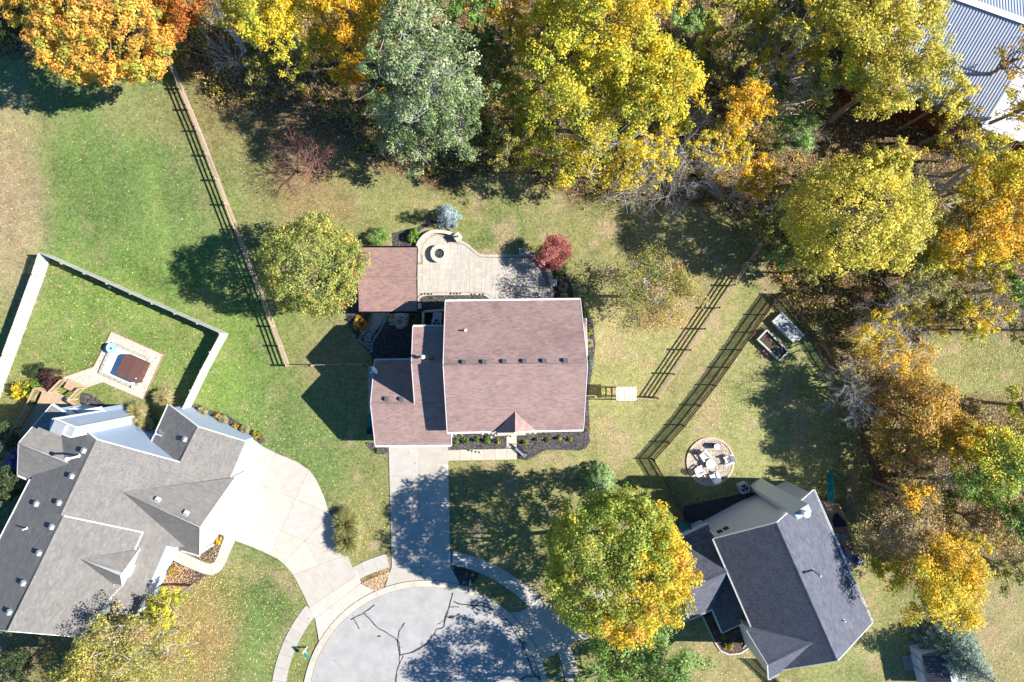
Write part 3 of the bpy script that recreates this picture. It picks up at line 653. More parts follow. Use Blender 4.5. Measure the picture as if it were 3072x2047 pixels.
def dish(loc, rz, tilt, label, parent_to=None):
    e = empty('satellite_dish', loc, label, 'satellite dish')
    mb = MB(); R = Vector((math.cos(rz)*math.cos(tilt), math.sin(rz)*math.cos(tilt), math.sin(tilt))); x = R.orthogonal().normalized(); y = R.cross(x)
    c = Vector((0,0,.55)); prof = [(0,.0),(.1,.005),(.2,.02),(.3,.05),(.36,.075)]; vs = []; n = 20
    for side in (0, -.02):
        for r, h in prof:
            for i in range(n): t = 2*PI*i/n; vs.append(c+x*(r*math.cos(t))+y*(r*1.1*math.sin(t))+R*(h+side))
    fs = []
    k = len(prof)
    for s_ in (0, 1):
        for j in range(k-1):
            for i in range(n):
                f = (s_*k*n+j*n+i, s_*k*n+j*n+(i+1)%n, s_*k*n+(j+1)*n+(i+1)%n, s_*k*n+(j+1)*n+i); fs.append(f if s_ == 0 else f[::-1])
    mb.add(vs, fs); mb.build('reflector', M['white_plastic'], e, smooth=True)
    MB().beam(c-y*.3, c+R*.5+Vector((0,0,.0)), .03, .03).cyl(c+R*.48-x*.12, c+R*.48+x*.12, .05, n=8).build('feed_arm', M['white_plastic'], e)
    MB().cyl((0,0,0), c-R*.03, .025, n=8).box((0,0,.0), (.25,.2,.03)).build('mast', M['grey_metal'], e)
    return e

# --- the brown-roofed house ---
hs = empty('brown_house', (0,-3,0), 'two-storey house with brown shingle roof, garage wing and driveway leading to it', 'house')
hs.location = (0,0,0); a1 = math.radians(1.0); up_ = (-math.sin(a1), math.cos(a1)); dn_ = (math.sin(a1), -math.cos(a1))
pT = Plane((.25,-1.86,11.1), up_, .84); pB = Plane((.25,-1.86,11.1), dn_, .84)
slope(hs, pT, [(1336,905),(1741,900),(1762,1094),(1330,1096)], 'erhr', 'shingle_worn', 'siding_cream')
slope(hs, pB, [(1330,1096),(1762,1094),(1750,1289),(1342,1297)], 'hrer', 'shingle_brown', 'siding_cream')
wT = Plane((-6.9,-1.75,9.4), up_, .81); wB = Plane((-6.9,-1.75,9.4), dn_, .81)
slope(hs, wT, [(1239,981),(1345,980),(1345,1089),(1235,1089)], 'evhr', 'shingle_brown', 'siding_cream')
slope(hs, wB, [(1235,1089),(1345,1089),(1345,1285),(1353,1300),(1354,1335),(1126,1337),(1112,1212),(1244,1212)], 'hvvreRhr'.replace('R','r'), 'shingle_brown', 'siding_cream')
gT = Plane((-10,-1.75-(6.52-9.4)/-.81-.05,6.56), up_, .81)
slope(hs, gT, [(1124,1082),(1264,1080),(1262,1212),(1112,1212)], 'evhr', 'shingle_brown', 'siding_cream')
pk = pB.hit(1545,1236); eL = Plane((pk.x,pk.y,pk.z+.02), (-1,0), .8); eR = Plane((pk.x,pk.y,pk.z+.02), (1,0), .8)
slope(hs, eL, [(1545,1234),(1545,1297),(1487,1298)], 'hrv', 'shingle_brown'); slope(hs, eR, [(1545,1234),(1604,1293),(1545,1297)], 'vrh', 'shingle_brown')
f0, f1, f2 = eL.hit(1545,1295), eL.hit(1489,1296), eR.hit(1602,1292)
mesh_obj('gable_wall', [f1-Vector((0,-.05,.25)), f2-Vector((0,-.05,.25)), f0-Vector((0,-.05,.25))], [(0,1,2)], [M['siding_cream']], hs)
for x, y in ((1392,1089),(1453,1088.5),(1513.5,1087),(1573,1086),(1632.5,1085.5),(1696,1084.5)): vent(hs, pT, x, y)
vent(hs, gT, 1160,1199.5); vent(hs, gT, 1204.5,1199.5); vent(hs, wT, 1294.5,1075)
pipe(hs, pT, 1396,992, .45, .07, 'white'); pipe(hs, wT, 1272,1071, .55, .075, 'white', cap=.16)
MB().prism([(G(x,y,2.9).x, G(x,y,2.9).y) for x, y in ((1738,956),(1757,956),(1760,1062),(1738,1062))], 0, 2.8).build('side_bay', M['siding_cream'], hs)
bp = Plane((6.1,1.0,3.5), (1,0.02), .6); slope(hs, bp, [(1735,954),(1758.5,954),(1761.5,1064),(1735,1064)], 'vrer', 'shingle_brown', gut='white')
o = MB()
for zz in (5.3,5.9,6.3): pass
# garage door, gable window, downspouts (seen from lower viewpoints)
gd = MB().box((-8.75,-9.0,1.15), (4.9,.06,2.2), a1).build('garage_door', M['white'], hs)
for k in range(4): MB().box((-8.75,-9.045,.35+.52*k), (4.7,.03,.44), a1).build('door_panel', M['white'], gd)
for x in (-4.4, -2.0, 2.6, 4.6): 
    wf = MB().box((x,-7.13,4.7), (1.0,.08,1.4), a1).build('window', M['white'], hs); MB().box((x,-7.18,4.7), (.84,.03,1.24), a1).build('pane', M['black'], wf)
for p_ in ((-5.35,-7.42),(5.75,-7.3),(-11.7,-9.0)): MB().cyl((p_[0],p_[1],.2), (p_[0],p_[1],3.2 if p_[0] < -10 else 6.2), .045, n=8).build('downspout', M['white'], hs)
d_ = gT.hit(1129,1109); dish(d_-Vector((0,0,.08)), math.radians(215), math.radians(38), 'white satellite dish on the upper left corner of the brown garage roof')

# --- pavilion ---
pv = empty('pavilion', G(1165,838), 'open garden pavilion with brown shingle gable roof beside the paver patio', 'pavilion')
pr = (-11.4,5.5,4.6); vT = Plane(pr, (0,1), .53); vB = Plane(pr, (0,-1), .53); px0 = len(list(COL.objects))
names = set(o.name for o in COL.objects)
ptone = [(1,1,1),(1.08,1.06,1.04),(.9,.9,.93),(1.0,1.0,1.0),(1.2,1.02,.82),(.84,.82,.84)]
slope(pv, vT, [(1080,743.5),(1251.6,743),(1249.5,834),(1073.5,834)], 'erhr', 'shingle_pav', tabs=(.30,.145), tones=ptone, gut='cedar')
slope(pv, vB, [(1073.5,834),(1249.5,834),(1251.5,934.5),(1077,934.5)], 'hrer', 'shingle_pav', tabs=(.30,.145), tones=ptone, gut='cedar')
for x, y in ((1100,762),(1238,762),(1100,918),(1238,918)):
    p = G(x, y, 1.5); MB().box((p.x,p.y,1.55), (.16,.16,3.1)).build('post', M['cedar'], pv)
for y in (762, 918):
    a = G(1090,y,3.05); b = G(1246,y,3.05); MB().beam(a, b, .12, .24).build('beam', M['cedar'], pv)
for o in list(COL.objects):
    if o.name not in names and o.parent == pv: o.location = -Vector(pv.location)

# --- the grey-roofed house at the left ---
gh = empty('grey_house', (0,0,0), 'large house with light grey shingle roofs and pale blue siding, beside the wide white driveway', 'house')
e_ = (.905,-.426); d2 = (-.426,-.905)
LSp = Plane((-33.91,-8.04,8.3), e_, .55); LD_ = Plane((-33.91,-8.04,8.3), (-.905,.426), .55)
gt = [(1,1,1),(1.05,1.04,1.03),(.95,.95,.95),(1.14,1.12,1.08),(.90,.90,.91),(1.02,1.0,.97)]
kw = dict(shingle='shingle_grey', tones=gt)
slope(gh, LSp, [(289,1319),(539,1387),(593,1280.5),(737,1325),(694,1425.5),(612,1645),(500,1639),(409,1843),(330,1850),(330,1600),(183,1543)], 'rhrevvevvvh', wall='siding_blue', **kw)
slope(gh, LD_, [(289,1319),(255,1290),(190,1275),(150,1320),(92,1441),(-133,1880),(22,1893),(190,1551),(183,1543)], 'rvvverhvh', wall='siding_blue', **kw)
R2 = Plane((-33.91,-8.04,8.62), e_, .55)
slope(gh, R2, [(190,1549),(427,1598),(405,1645),(368,1755),(331,1793),(237,1911),(22,1893)], 'rrvveRh'.replace('R','r'), wall='siding_white', **kw)
q_ = LSp.hit(593,1280.5); WD = Plane(q_, (-.905,.426), .55)
slope(gh, WD, [(593,1280.5),(507,1215),(454,1333),(539,1387)], 'revh', wall='siding_blue', **kw)
q_ = LSp.hit(368,1476.5); gU = Plane(q_, (.426,.905), .92); gL = Plane(q_, (-.426,-.905), .92)
slope(gh, gU, [(368,1476.5),(704.7,1433.5),(599.5,1583)], 'vrh', wall='siding_white', **kw)
slope(gh, gL, [(368,1476.5),(599.5,1583),(598,1666),(543,1650)], 'hrev', wall='siding_white', **kw)
q_ = R2.hit(241.7,1677.6); hU = Plane(q_, (.426,.905), .92); hL = Plane(q_, (-.426,-.905), .92)
slope(gh, hU, [(241.7,1677.6),(418,1649),(361.5,1727.7)], 'vrh', wall='siding_white', **kw)
slope(gh, hL, [(241.7,1677.6),(361.5,1727.7),(366,1756),(340,1752)], 'hrev', wall='siding_white', **kw)
an = (-41.05,-8.5,7.2); aU = Plane(an, (.426,.905), .6); aL = Plane(an, (-.426,-.905), .6)
slope(gh, aU, [(56,1330),(155,1215),(207,1249),(235,1300),(207,1391)], 'revvh', wall='siding_blue', **kw)
slope(gh, aL, [(56,1330),(207,1391),(92.5,1441.5),(52.6,1424)], 'hver', wall='siding_blue', **kw)
z31 = lambda pts: pan(0,1180,3.136,pts)
for x, y in ((800,540),(688,780),(568,1030),(500,1257),(380,1503),(355,1040)):
    px, py = z31([(x, y)])[0]; vent(gh, LD_, px, py, 'vent_light', h=.24)
for x, y in ((170,885),(75,1085)): vent(gh, LD_, x/2.296, 1364+y/2.296, 'vent_light', h=.24)
for x, y in ((1485,1005),(1753,1132)): px, py = z31([(x,y)])[0]; vent(gh, gU, px, py, 'vent_light', h=.24)
px, py = z31([(1748,433)])[0]; vent(gh, WD, px, py, 'vent_light', h=.24)
px, py = z31([(748,590)])[0]; pipe(gh, LD_, px, py, 1.5, .09, 'white', cap=.17)
px, py = z31([(255,1270)])[0]; pipe(gh, LD_, px, py, .5, .06, 'white')
px, py = z31([(1545,370)])[0]; q_ = WD.hit(px, py); dish(q_-Vector((0,0,.1)), math.radians(185), math.radians(50), 'white satellite dish at the eave of the grey garage roof')
# chimney chase of the grey house
def chase(parent, top, zt, m, capm, zb=0.0, cap=.08, name='chimney'):
    p = [G(x, y, zt) for x, y in top]; o = MB().prism([(v.x, v.y) for v in p], zb, zt).build(name, M[m], parent)
    c = sum((Vector((v.x, v.y, 0)) for v in p), Vector())/len(p)
    q = [c+(Vector((v.x,v.y,0))-c)*1.03 for v in p]; MB().prism([(v.x, v.y) for v in q], zt+.003, zt+cap).build('chimney_cap', M[capm], o)
    return o, c
ctop = z31([(515,243),(715,325),(672,408),(478,328)])
ch, cc = chase(gh, ctop, 9.5, 'siding_blue', 'grey_metal')
p = G(*z31([(560,325)])[0], 9.8); MB().box((p.x,p.y,9.58+.2), (.75,.75,.4), math.radians(-25)).box((p.x,p.y,9.58+.43), (.95,.95,.05), math.radians(-25)).build('flue_cap', M['grey_metal'], ch)
for i in range(4):
    a = G(*ctop[i], 9.5); mb = MB().box((a.x,a.y,4.7), (.14,.14,9.36), math.radians(-25)); mb.build('corner_board', M['white'], ch)
for (x, y), (x2, y2) in (((505,240),(715,325)),((715,325),(672,410)),((672,410),(478,330)),((478,330),(505,240))):
    a = G(*z31([(x,y)])[0], 9.42); b = G(*z31([(x2,y2)])[0], 9.42); MB().beam(a, b, .16, .16).build('cap_trim', M['white'], ch)
# second lower bump-out with white trim behind the chimney
bq = [G(x, y, 3.2) for x, y in pan(0,1080,4.9,[(930,745),(1090,720),(1170,760),(1490,705),(1560,760),(1000,850)])]
bo = MB().prism([(v.x, v.y) for v in bq], 0, 3.1).build('bump_out', M['siding_blue'], gh)
mb = MB()
for a, b in zip(bq[:4], bq[1:4]): mb.beam((a.x,a.y,3.15), (b.x,b.y,3.15), .22, .14)
mb.build('trim', M['white'], bo)
wa = gU.hit(660,1500)
p = z31([(1918,1235)])[0]; q_ = G(*p, 5.2); w_ = MB().box((q_.x-.25,q_.y,5.2), (.10,.9,1.0), math.radians(-25.2)).build('gable_louvre', M['white'], gh)
# trim boards down the front corner of the garage gable, garage doors facing the drive
for (x, y, z) in ((599,1665,3.2),(702,1437,3.2)):
    a = G(x, y, z); MB().box((a.x-.2,a.y,1.6), (.16,.16,3.1), math.radians(-25)).build('corner_board', M['white'], gh)
for t in (.30,.72):
    A = G(702,1437,3.2); B = G(599,1665,3.2); c = A.lerp(B, t); gd = MB().box((c.x-.105*.905,c.y+.105*.426,1.15), (.06,2.6,2.2), math.radians(-25.2)).build('garage_door', M['white'], gh)
# porch posts
for x, y in ((494,1652),(452,1748),(413,1836)): a = G(x, y, 2.6); MB().box((a.x,a.y,1.5), (.2,.2,3.0), math.radians(-25)).build('porch_post', M['white'], gh)

# --- the slate-roofed house at the right ---
sh = empty('slate_house', (0,0,0), 'two-storey house with dark slate-grey roof and taupe siding at the lower right', 'house')
R0 = (21.49,-14.77,8.5); er = (.916,.400); sR = Plane(R0, er, .68); sL = Plane(R0, (-er[0],-er[1]), .68)
st = [(1,1,1),(1.08,1.07,1.06),(.92,.93,.95),(1.18,1.17,1.14),(.83,.84,.87)]
kw = dict(shingle='shingle_dark', tones=st)
slope(sh, sR, [(2329,1568.7),(2440,1470.7),(2616.4,1869),(2512,1982.5)], 'rerh', wall='siding_taupe', **kw)
slope(sh, sL, [(2329,1568.7),(2512,1982.5),(2339.8,2010.8),(2302.8,1995.5),(2241.8,1893),(2257,1882),(2141.6,1616.6)], 'hrrvrer', wall='siding_taupe', **kw)
q_ = sL.hit(2437,1928); q_.z += .03; tU = Plane(q_, (-.4,.916), .75); tL = Plane(q_, (.4,-.916), .75)
slope(sh, tU, [(2437,1928),(2302.8,1994),(2241,1893)], 'hrv', wall='siding_taupe', **kw)
slope(sh, tL, [(2437,1928),(2338,2019),(2305,2037),(2302.8,1994)], 'verh', wall='siding_taupe', **kw)
gr = (17.77,-20.1,5.4); rU = Plane(gr, (-.4,.916), .72); rL = Plane(gr, (.4,-.916), .72)
slope(sh, rU, [(2180,1715),(2125,1574),(1995,1636),(2040,1780)], 'verh', wall='siding_taupe', **kw)
slope(sh, rL, [(2180,1715),(2040,1780),(2068,1858),(2137,1826)], 'hrev', wall='siding_taupe', **kw)
q_ = G(2137,1826,2.9); pp = Plane(q_, (-er[0],-er[1]), .45)
slope(sh, pp, [(2137,1826),(2168,1898),(2245,1862),(2190,1722),(2160,1725)], 'ervvv', wall=None, **kw)
MB().prism([(G(x,y,2.6).x, G(x,y,2.6).y) for x, y in ((2165,1800),(2185,1850),(2240,1850),(2200,1740))], 0, 2.6).build('entry_wall', M['siding_taupe'], sh)
z37 = lambda pts: pan(2048,1364,2.296,pts)
c2, cc = chase(sh, z37([(766,402),(862,340),(886,394),(790,446)]), 10.2, 'siding_taupe', 'galv')
MB().cyl((cc.x,cc.y,10.28), (cc.x,cc.y,10.9), .20, n=18).cyl((cc.x,cc.y,10.9), (cc.x,cc.y,11.05), .26, n=18).build('flue', M['white'], c2)
px, py = z37([(893,795)])[0]; q_ = sR.hit(px, py); pipe(sh, sR, px, py, 1.35, .07, 'grey_metal', cap=.12)
px, py = z37([(1108,1140)])[0]; pipe(sh, sR, px, py, .35, .05, 'white')
# sliding window and small vents in the upper gable wall: on the wall plane
wn = Vector((-er[1], er[0], 0)); wa = sL.hit(2141.6,1616.6); wb = sR.hit(2440,1470.7); wo = Vector((wa.x, wa.y, 0))-wn*.14
wd = Vector((wb.x-wa.x, wb.y-wa.y, 0)).normalized(); wnn = Vector((-wd.y, wd.x, 0))
def on_wall(px, py, off=.03):
    a = (px-1536)/2048.0; b = -(py-1023.5)/2048.0; o_ = wo+wnn*off
    t = wnn.dot(o_)/(a*wnn.x+b*wnn.y); return Vector((a*t, b*t, H0-t))
w0 = on_wall(*z37([(227,522)])[0]); w1 = on_wall(*z37([(325,527)])[0]); cz = (on_wall(*z37([(278,523)])[0]))
fr = MB().beam(cz-wd*.62, cz+wd*.62, .1, .95).build('window', M['white'], sh)
for s_ in (-.3,.3): MB().beam(cz+wnn*.03+wd*(s_-.25), cz+wnn*.03+wd*(s_+.25), .08, .8).build('pane', M['black'], fr)
for p_ in ((288,385),(522,448)):
    q_ = on_wall(*z37([p_])[0]); MB().beam(q_-wd*.09, q_+wd*.09, .08, .14).build('wall_vent', M['white'], sh)
for p_ in ((345,338),(430,310)):
    q_ = on_wall(*z37([p_])[0], .08); MB().beam(q_-wd*.14, q_+wd*.14, .16, .10).build('meter_box', M['grey_metal'], sh)
MB().beam(wa-Vector((0,0,.2))-wd*-.3, Vector((wa.x,wa.y,.3))+wd*.3, .09, .07).build('downspout', M['white'], sh)

# --- the barn with the ribbed white steel roof ---
bn = empty('barn', (0,0,0), 'red barn with a white ribbed steel roof behind the trees at the upper right', 'barn')
za, zb = 8.6, 5.0
RA, RB = G(2884,0,za), G(3072,67,za); rd = (RB-RA).normalized(); sd = Vector((rd.y, -rd.x, 0))
if sd.y > 0: sd = -sd
E0 = G(2785,313,zb); dist = (E0-RA).dot(sd); pit = (za-zb)/dist
bp1 = Plane(RA, (sd.x, sd.y), pit); bp2 = Plane(RA, (-sd.x, -sd.y), pit)
def bpt(u, v, pl, dz=0):
    q = RA+rd*u+sd*v; return Vector((q.x, q.y, pl.z(q.x, q.y)+dz))
left = bp1.hit(2675,61.6); u0 = (Vector((left.x,left.y,0))-Vector((RA.x,RA.y,0))).dot(rd)
rt = bp1.hit(2975,337.5); u1 = (Vector((rt.x,rt.y,0))-Vector((RA.x,RA.y,0))).dot(rd)
for v0, v1, pl in ((0,dist,bp1),(-dist,0,bp2)):
    a, b, c, d = bpt(u0,v0,pl), bpt(u1,v0,pl), bpt(u1,v1,pl), bpt(u0,v1,pl)
    mesh_obj('roof', [a,b,c,d]+[p-Vector((0,0,.1)) for p in (a,b,c,d)], [(3,2,1,0),(4,5,6,7),(0,1,5,4),(1,2,6,5),(2,3,7,6),(3,0,4,7)], [M['barn_metal']], bn)
    u = u0+.12
    while u < u1: MB().beam(bpt(u,v0 if v0 < 0 else v0+.02,pl,.02), bpt(u,v1 if v1 > 0 else v1-.02,pl,.02), .055, .07).build('rib', M['barn_metal'], bn); u += .26
MB().beam(bpt(u0,-.02,bp1,.10), bpt(u1,-.02,bp1,.10), .5, .05).build('ridge_cap', M['white'], bn)
MB().beam(bpt(u1+.1,.2,bp1,.05), bpt(u1+.1,dist,bp1,.05), .22, .06).build('rake_trim', M['white'], bn); MB().beam(bpt(u0-.08,.2,bp1,.04), bpt(u0-.08,dist,bp1,.04), .16, .16).build('rake_trim', M['white'], bn)
wl = [bpt(u0+.15,-dist+.2,bp2), bpt(u1-.15,-dist+.2,bp2), bpt(u1-.15,0,bp1), bpt(u1-.15,dist-.2,bp1), bpt(u0+.15,dist-.2,bp1), bpt(u0+.15,0,bp1)]
MB().prism([(p.x,p.y) for p in wl], 0, [p.z-.15 for p in wl]).build('wall', M['red_wall'], bn)
lt = [bpt(u1+.35,dist-7.5,bp1), bpt(u1+7,dist-7.5,bp1), bpt(u1+7,dist-.1,bp1), bpt(u1+.35,dist-.1,bp1)]
z_ = 4.2; lo = MB().prism([(p.x,p.y) for p in lt], 0, 3.9).build('lean_to', M['red_wall'], bn); MB().prism([(p.x,p.y) for p in lt], 4.0, 4.12).build('lean_to_roof', M['galv'], bn)
for k in range(9): 
    a = lt[0].lerp(lt[3], (k+.5)/9); b = lt[1].lerp(lt[2], (k+.5)/9); MB().beam((a.x,a.y,4.14), (b.x,b.y,4.14), .06, .05).build('rib', M['galv'], bn)

# --- garden shed at the lower right ---
sd_ = empty('garden_shed', (0,0,0), 'small grey shed with dark ribbed roof under the big spruce at the lower right', 'shed')
z54 = lambda pts: pan(2640,1840,5.447,pts)
S = Plane(G(*z54([(1150,1000)])[0], 3.1), (-1,-.17), .45); A4 = [S.hit(*p) for p in z54([(690,700),(1080,700),(1215,1330),(835,1330)])]
S2 = Plane(A4[1], (1,.17), .45)
mesh_obj('roof', A4+[p-Vector((0,0,.1)) for p in A4], [(3,2,1,0),(4,5,6,7),(0,1,5,4),(1,2,6,5),(2,3,7,6),(3,0,4,7)], [M['shed_metal']], sd_)
for k in range(24): a = A4[0].lerp(A4[3], (k+.5)/24)+Vector((0,0,.02)); b = A4[1].lerp(A4[2], (k+.5)/24)+Vector((0,0,.02)); MB().beam(a, b, .03, .04).build('rib', M['shed_metal'], sd_)
dv = A4[1]-A4[0]; B4 = [A4[1], A4[1]+Vector((dv.x,dv.y,-dv.z)), A4[2]+Vector((dv.x,dv.y,-dv.z)), A4[2]]
mesh_obj('roof', B4+[p-Vector((0,0,.1)) for p in B4], [(3,2,1,0),(4,5,6,7),(0,1,5,4),(1,2,6,5),(2,3,7,6),(3,0,4,7)], [M['galv']], sd_)
for k in range(18): a = B4[0].lerp(B4[3], (k+.5)/18)+Vector((0,0,.02)); b = B4[1].lerp(B4[2], (k+.5)/18)+Vector((0,0,.02)); MB().beam(a, b, .03, .04).build('rib', M['galv'], sd_)
W4 = [A4[0].lerp(B4[1], .03), A4[0].lerp(B4[1], .97), A4[3].lerp(B4[2], .97), A4[3].lerp(B4[2], .03)]
wallo = MB().prism([(p.x,p.y) for p in W4], 0, 2.0).build('wall', M['siding_blue'], sd_)
fx = (A4[3]-A4[0]).normalized(); fx = Vector((fx.x,fx.y,0)).normalized(); w0_ = Vector((W4[0].x,W4[0].y,0)); L_ = (Vector((W4[3].x,W4[3].y,0))-w0_).length
out = Vector((fx.y,-fx.x,0)); out = out if out.x < 0 else -out
for k in range(2):
    c = w0_+fx*(1.2+k*1.25)+out*.04+Vector((0,0,1.0)); dr = MB().beam(c-fx*.58, c+fx*.58, .05, 1.8).build('door', M['grey_metal'], sd_)
    for zz in (-.42,.42):
        q = c+out*.035+Vector((0,0,zz)); MB().beam(q-fx*.46, q+fx*.46, .02, .7).build('door_panel', M['siding_blue'], dr)
rp = pan(2640,1840,5.447,[(350,690),(495,670),(545,920),(395,935)])
for k in range(9):
    t0, t1 = k/9, (k+.85)/9; a, b, c, d = rp; l = lambda p, q, t: (p[0]+(q[0]-p[0])*t, p[1]+(q[1]-p[1])*t)
    flat('ramp_board', [l(a,b,t0), l(a,b,t1), l(d,c,t1), l(d,c,t0)], .12, M['wood_grey'], sd_, th=.04, col=tuple(x*.6 for x in jit(.15)), keep=False)
# ---------------- fences ----------------
def lerp_pts(P, step):
    out = []
    for a, b in zip(P[:-1], P[1:]):
        L = (b-a).length; k = max(1, round(L/step)); out += [a.lerp(b, i/k) for i in range(k)]
    return out+[P[-1]]
def rail_fence(pts, label, h=1.45, rails=(.25,.6,.95,1.3), side=1, ends=(True,True), step=2.45, post_cap=True):
    P = [G(x, y) for x, y in pts]; e = empty('rail_fence', P[0], label, 'fence'); Q = lerp_pts(P, step)
    for i, q in enumerate(Q):
        if (i == 0 and not ends[0]) or (i == len(Q)-1 and not ends[1]): continue
        t = jit(.12); po = at0(MB().box((q.x,q.y,h/2), (.12,.12,h), .5, t).build('post', [M['cedar']], usecol=True), e)
        if post_cap: c = MB().box((q.x,q.y,h+.015), (.15,.15,.03), .5).build('post_cap', M['cedar']); c.parent = po; c.location = (0,0,0)
    for a, b in zip(Q[:-1], Q[1:]):
        n_ = Vector((b.y-a.y, -(b.x-a.x), 0)).normalized()*.075*side
        for z in rails:
            at0(MB().beam(a+n_+Vector((0,0,z+random.uniform(-.012,.012))), b+n_+Vector((0,0,z+random.uniform(-.012,.012))), .036, .13, jit(.18)).build('rail', [M['cedar']], usecol=True), e)
    return e
rail_fence([(495,138),(524,205),(603,395),(716,690),(826,980),(869,1097)], 'long four-rail cedar fence running down the left lawn from the orange maple', side=-1)
rail_fence([(872,1098),(943,1096.5),(1043.6,1094.5),(1104,1094)], 'short cedar fence joining the long left fence to the garage corner', ends=(False,True), rails=(.25,.6,.95,1.3), side=-1)
rail_fence([(1964,1192),(2059,1050),(2145,925),(2235,790),(2312,680)], 'four-rail cedar fence running up from the arbor towards the yellow trees at right', side=1)
rail_fence([(1910,1189.5),(1961,1192)], 'short cedar fence between the arbor and the corner post', side=1, ends=(False,False))
# picket gate fence beside the house, right of the brown roof
e = empty('picket_gate', G(1800,1187), 'low cedar picket gate between the brown house wall and the arbor', 'gate')
for z in (.35,1.0): at0(MB().beam(G(1752,1187,z), G(1848,1188.5,z), .04, .1, jit()).build('rail', [M['cedar']], usecol=True), e)
for x in (1782,1846): q = G(x,1188); at0(MB().box((q.x,q.y,.75), (.13,.13,1.5), 0, jit()).build('post', [M['cedar']], usecol=True), e)
for k in range(15): q = G(1755+k*6.2,1189,0); at0(MB().box((q.x,q.y,.68), (.085,.022,1.15), 0, jit(.12)).build('picket', [M['cedar']], usecol=True), e)
# arbor
e = empty('arbor', G(1878,1182), 'white slatted garden arbor over the gate at the right of the brown house', 'arbor')
for x in (1851,1907):
    for y in (1165,1202): q = G(x,y,0); at0(MB().box((q.x*.985,q.y*.985,1.15), (.1,.1,2.3)).build('post', [M['cedar']], usecol=True), e)
for y in (1167,1198): at0(MB().beam(G(1848,y,2.28), G(1911,y,2.28), .06, .14).build('beam', [M['cedar']], usecol=True), e)
for k in range(15): at0(MB().beam(G(1850.5+k*4.1,1160.5,2.4), G(1850.5+k*4.1,1203,2.4), .052, .07).build('slat', M['white']), e)
for x in (1851,1907):
    for z in (.4,.8,1.2,1.6,2.0): at0(MB().beam(G(x,1165,z), G(x,1199,z), .03, .05, jit()).build('side_slat', [M['cedar']], usecol=True), e)
# weathered privacy fence of the left yard
def privacy(pts, label, side, h=1.8, board=.145):
    P = [G(x, y) for x, y in pts]; e = empty('privacy_fence', P[0], label, 'fence')
    for a, b in zip(P[:-1], P[1:]):
        d = (b-a).normalized(); n_ = Vector((d.y,-d.x,0))*side; L = (b-a).length; k = int(L/board); ang = math.atan2(d.y, d.x)
        for i in range(k):
            q = a+d*((i+.5)*L/k)+n_*.045; hh = h+random.uniform(-.015,.015)
            at0(MB().box((q.x,q.y,hh/2+.03), (board-.008,.02,hh), ang, jit(.15)).build('board', [M['wood_grey']], usecol=True), e)
        m_ = max(1, round(L/2.4))
        for i in range(m_+1): q = a.lerp(b, i/m_)-n_*.03; at0(MB().box((q.x,q.y,.95), (.1,.1,1.9), ang, (.85,.8,.75)).build('post', [M['wood_grey']], usecol=True), e)
        for z in (.3,.95,1.6): at0(MB().beam(a+Vector((0,0,z))-n_*.0, b+Vector((0,0,z)), .04, .09, (1.1,1.08,1.05)).build('rail', [M['wood_grey']], usecol=True), e)
privacy([(156,767.5),(136,829),(49,1066),(14,1160),(-20,1258)], 'sunlit weathered board fence along the left edge of the fenced yard', side=1)
privacy([(156,767.5),(420,885),(684,1001.5)], 'weathered board fence along the upper side of the fenced yard', side=-1)
privacy([(684,1001.5),(626,1110),(570,1226)], 'weathered board fence between the hot tub yard and the curved lawn', side=-1)
# dark picket fences of the right yard
def pickets(pts, label, h=1.3, sp=.125, maxn=290):
    P = [G(x, y) for x, y in pts]; e = empty('picket_fence', P[0], label, 'fence')
    L = sum((b-a).length for a, b in zip(P[:-1], P[1:])); sp = max(sp, L/maxn)
    proto = MB().box((0,0,h/2+.04), (.072,.03,h)).build('picket', M['picket']); first = True
    for a, b in zip(P[:-1], P[1:]):
        d = (b-a).normalized(); ang = math.atan2(d.y, d.x); l = (b-a).length; k = int(l/sp)
        for i in range(k):
            q = a.lerp(b, (i+.5)/k)-P[0]
            o = proto if first else proto.copy()
            if not first: COL.objects.link(o)
            first = False; o.parent = e; o.location = q; o.rotation_euler = (0,0,ang)
        for z in (.3,1.0): at0(MB().beam(a+Vector((0,0,z)), b+Vector((0,0,z)), .05, .11).build('rail', M['picket']), e)
    for q in lerp_pts(P, 2.4): at0(MB().box((q.x,q.y,.7), (.11,.11,1.4)).build('post', M['picket']), e)
pickets([(2330,883),(2284,945),(2212,1050),(2138,1155),(2045,1275),(1955,1376)], 'dark picket fence running parallel to the cedar fence, left side of the right yard')
pickets([(1955,1376),(1993,1440),(2060,1575)], 'dark picket fence from the lower left corner post to the slate-roofed house')
pickets([(2330,883),(2424,995),(2540,1175)], 'dark picket fence behind the raised garden beds')
pickets([(2540,1175),(2585,1340),(2600,1370),(2640,1480)], 'dark picket fence half hidden under the orange-brown tree')
pickets([(2268,1978),(2340,2047),(2400,2110)], 'dark picket fence beside the lower left corner of the slate-roofed house')

# ---------------- patio furniture and small things ----------------
def tint_box(c, s, r=0, col=(1,1,1)): return MB().box(c, s, r, col)
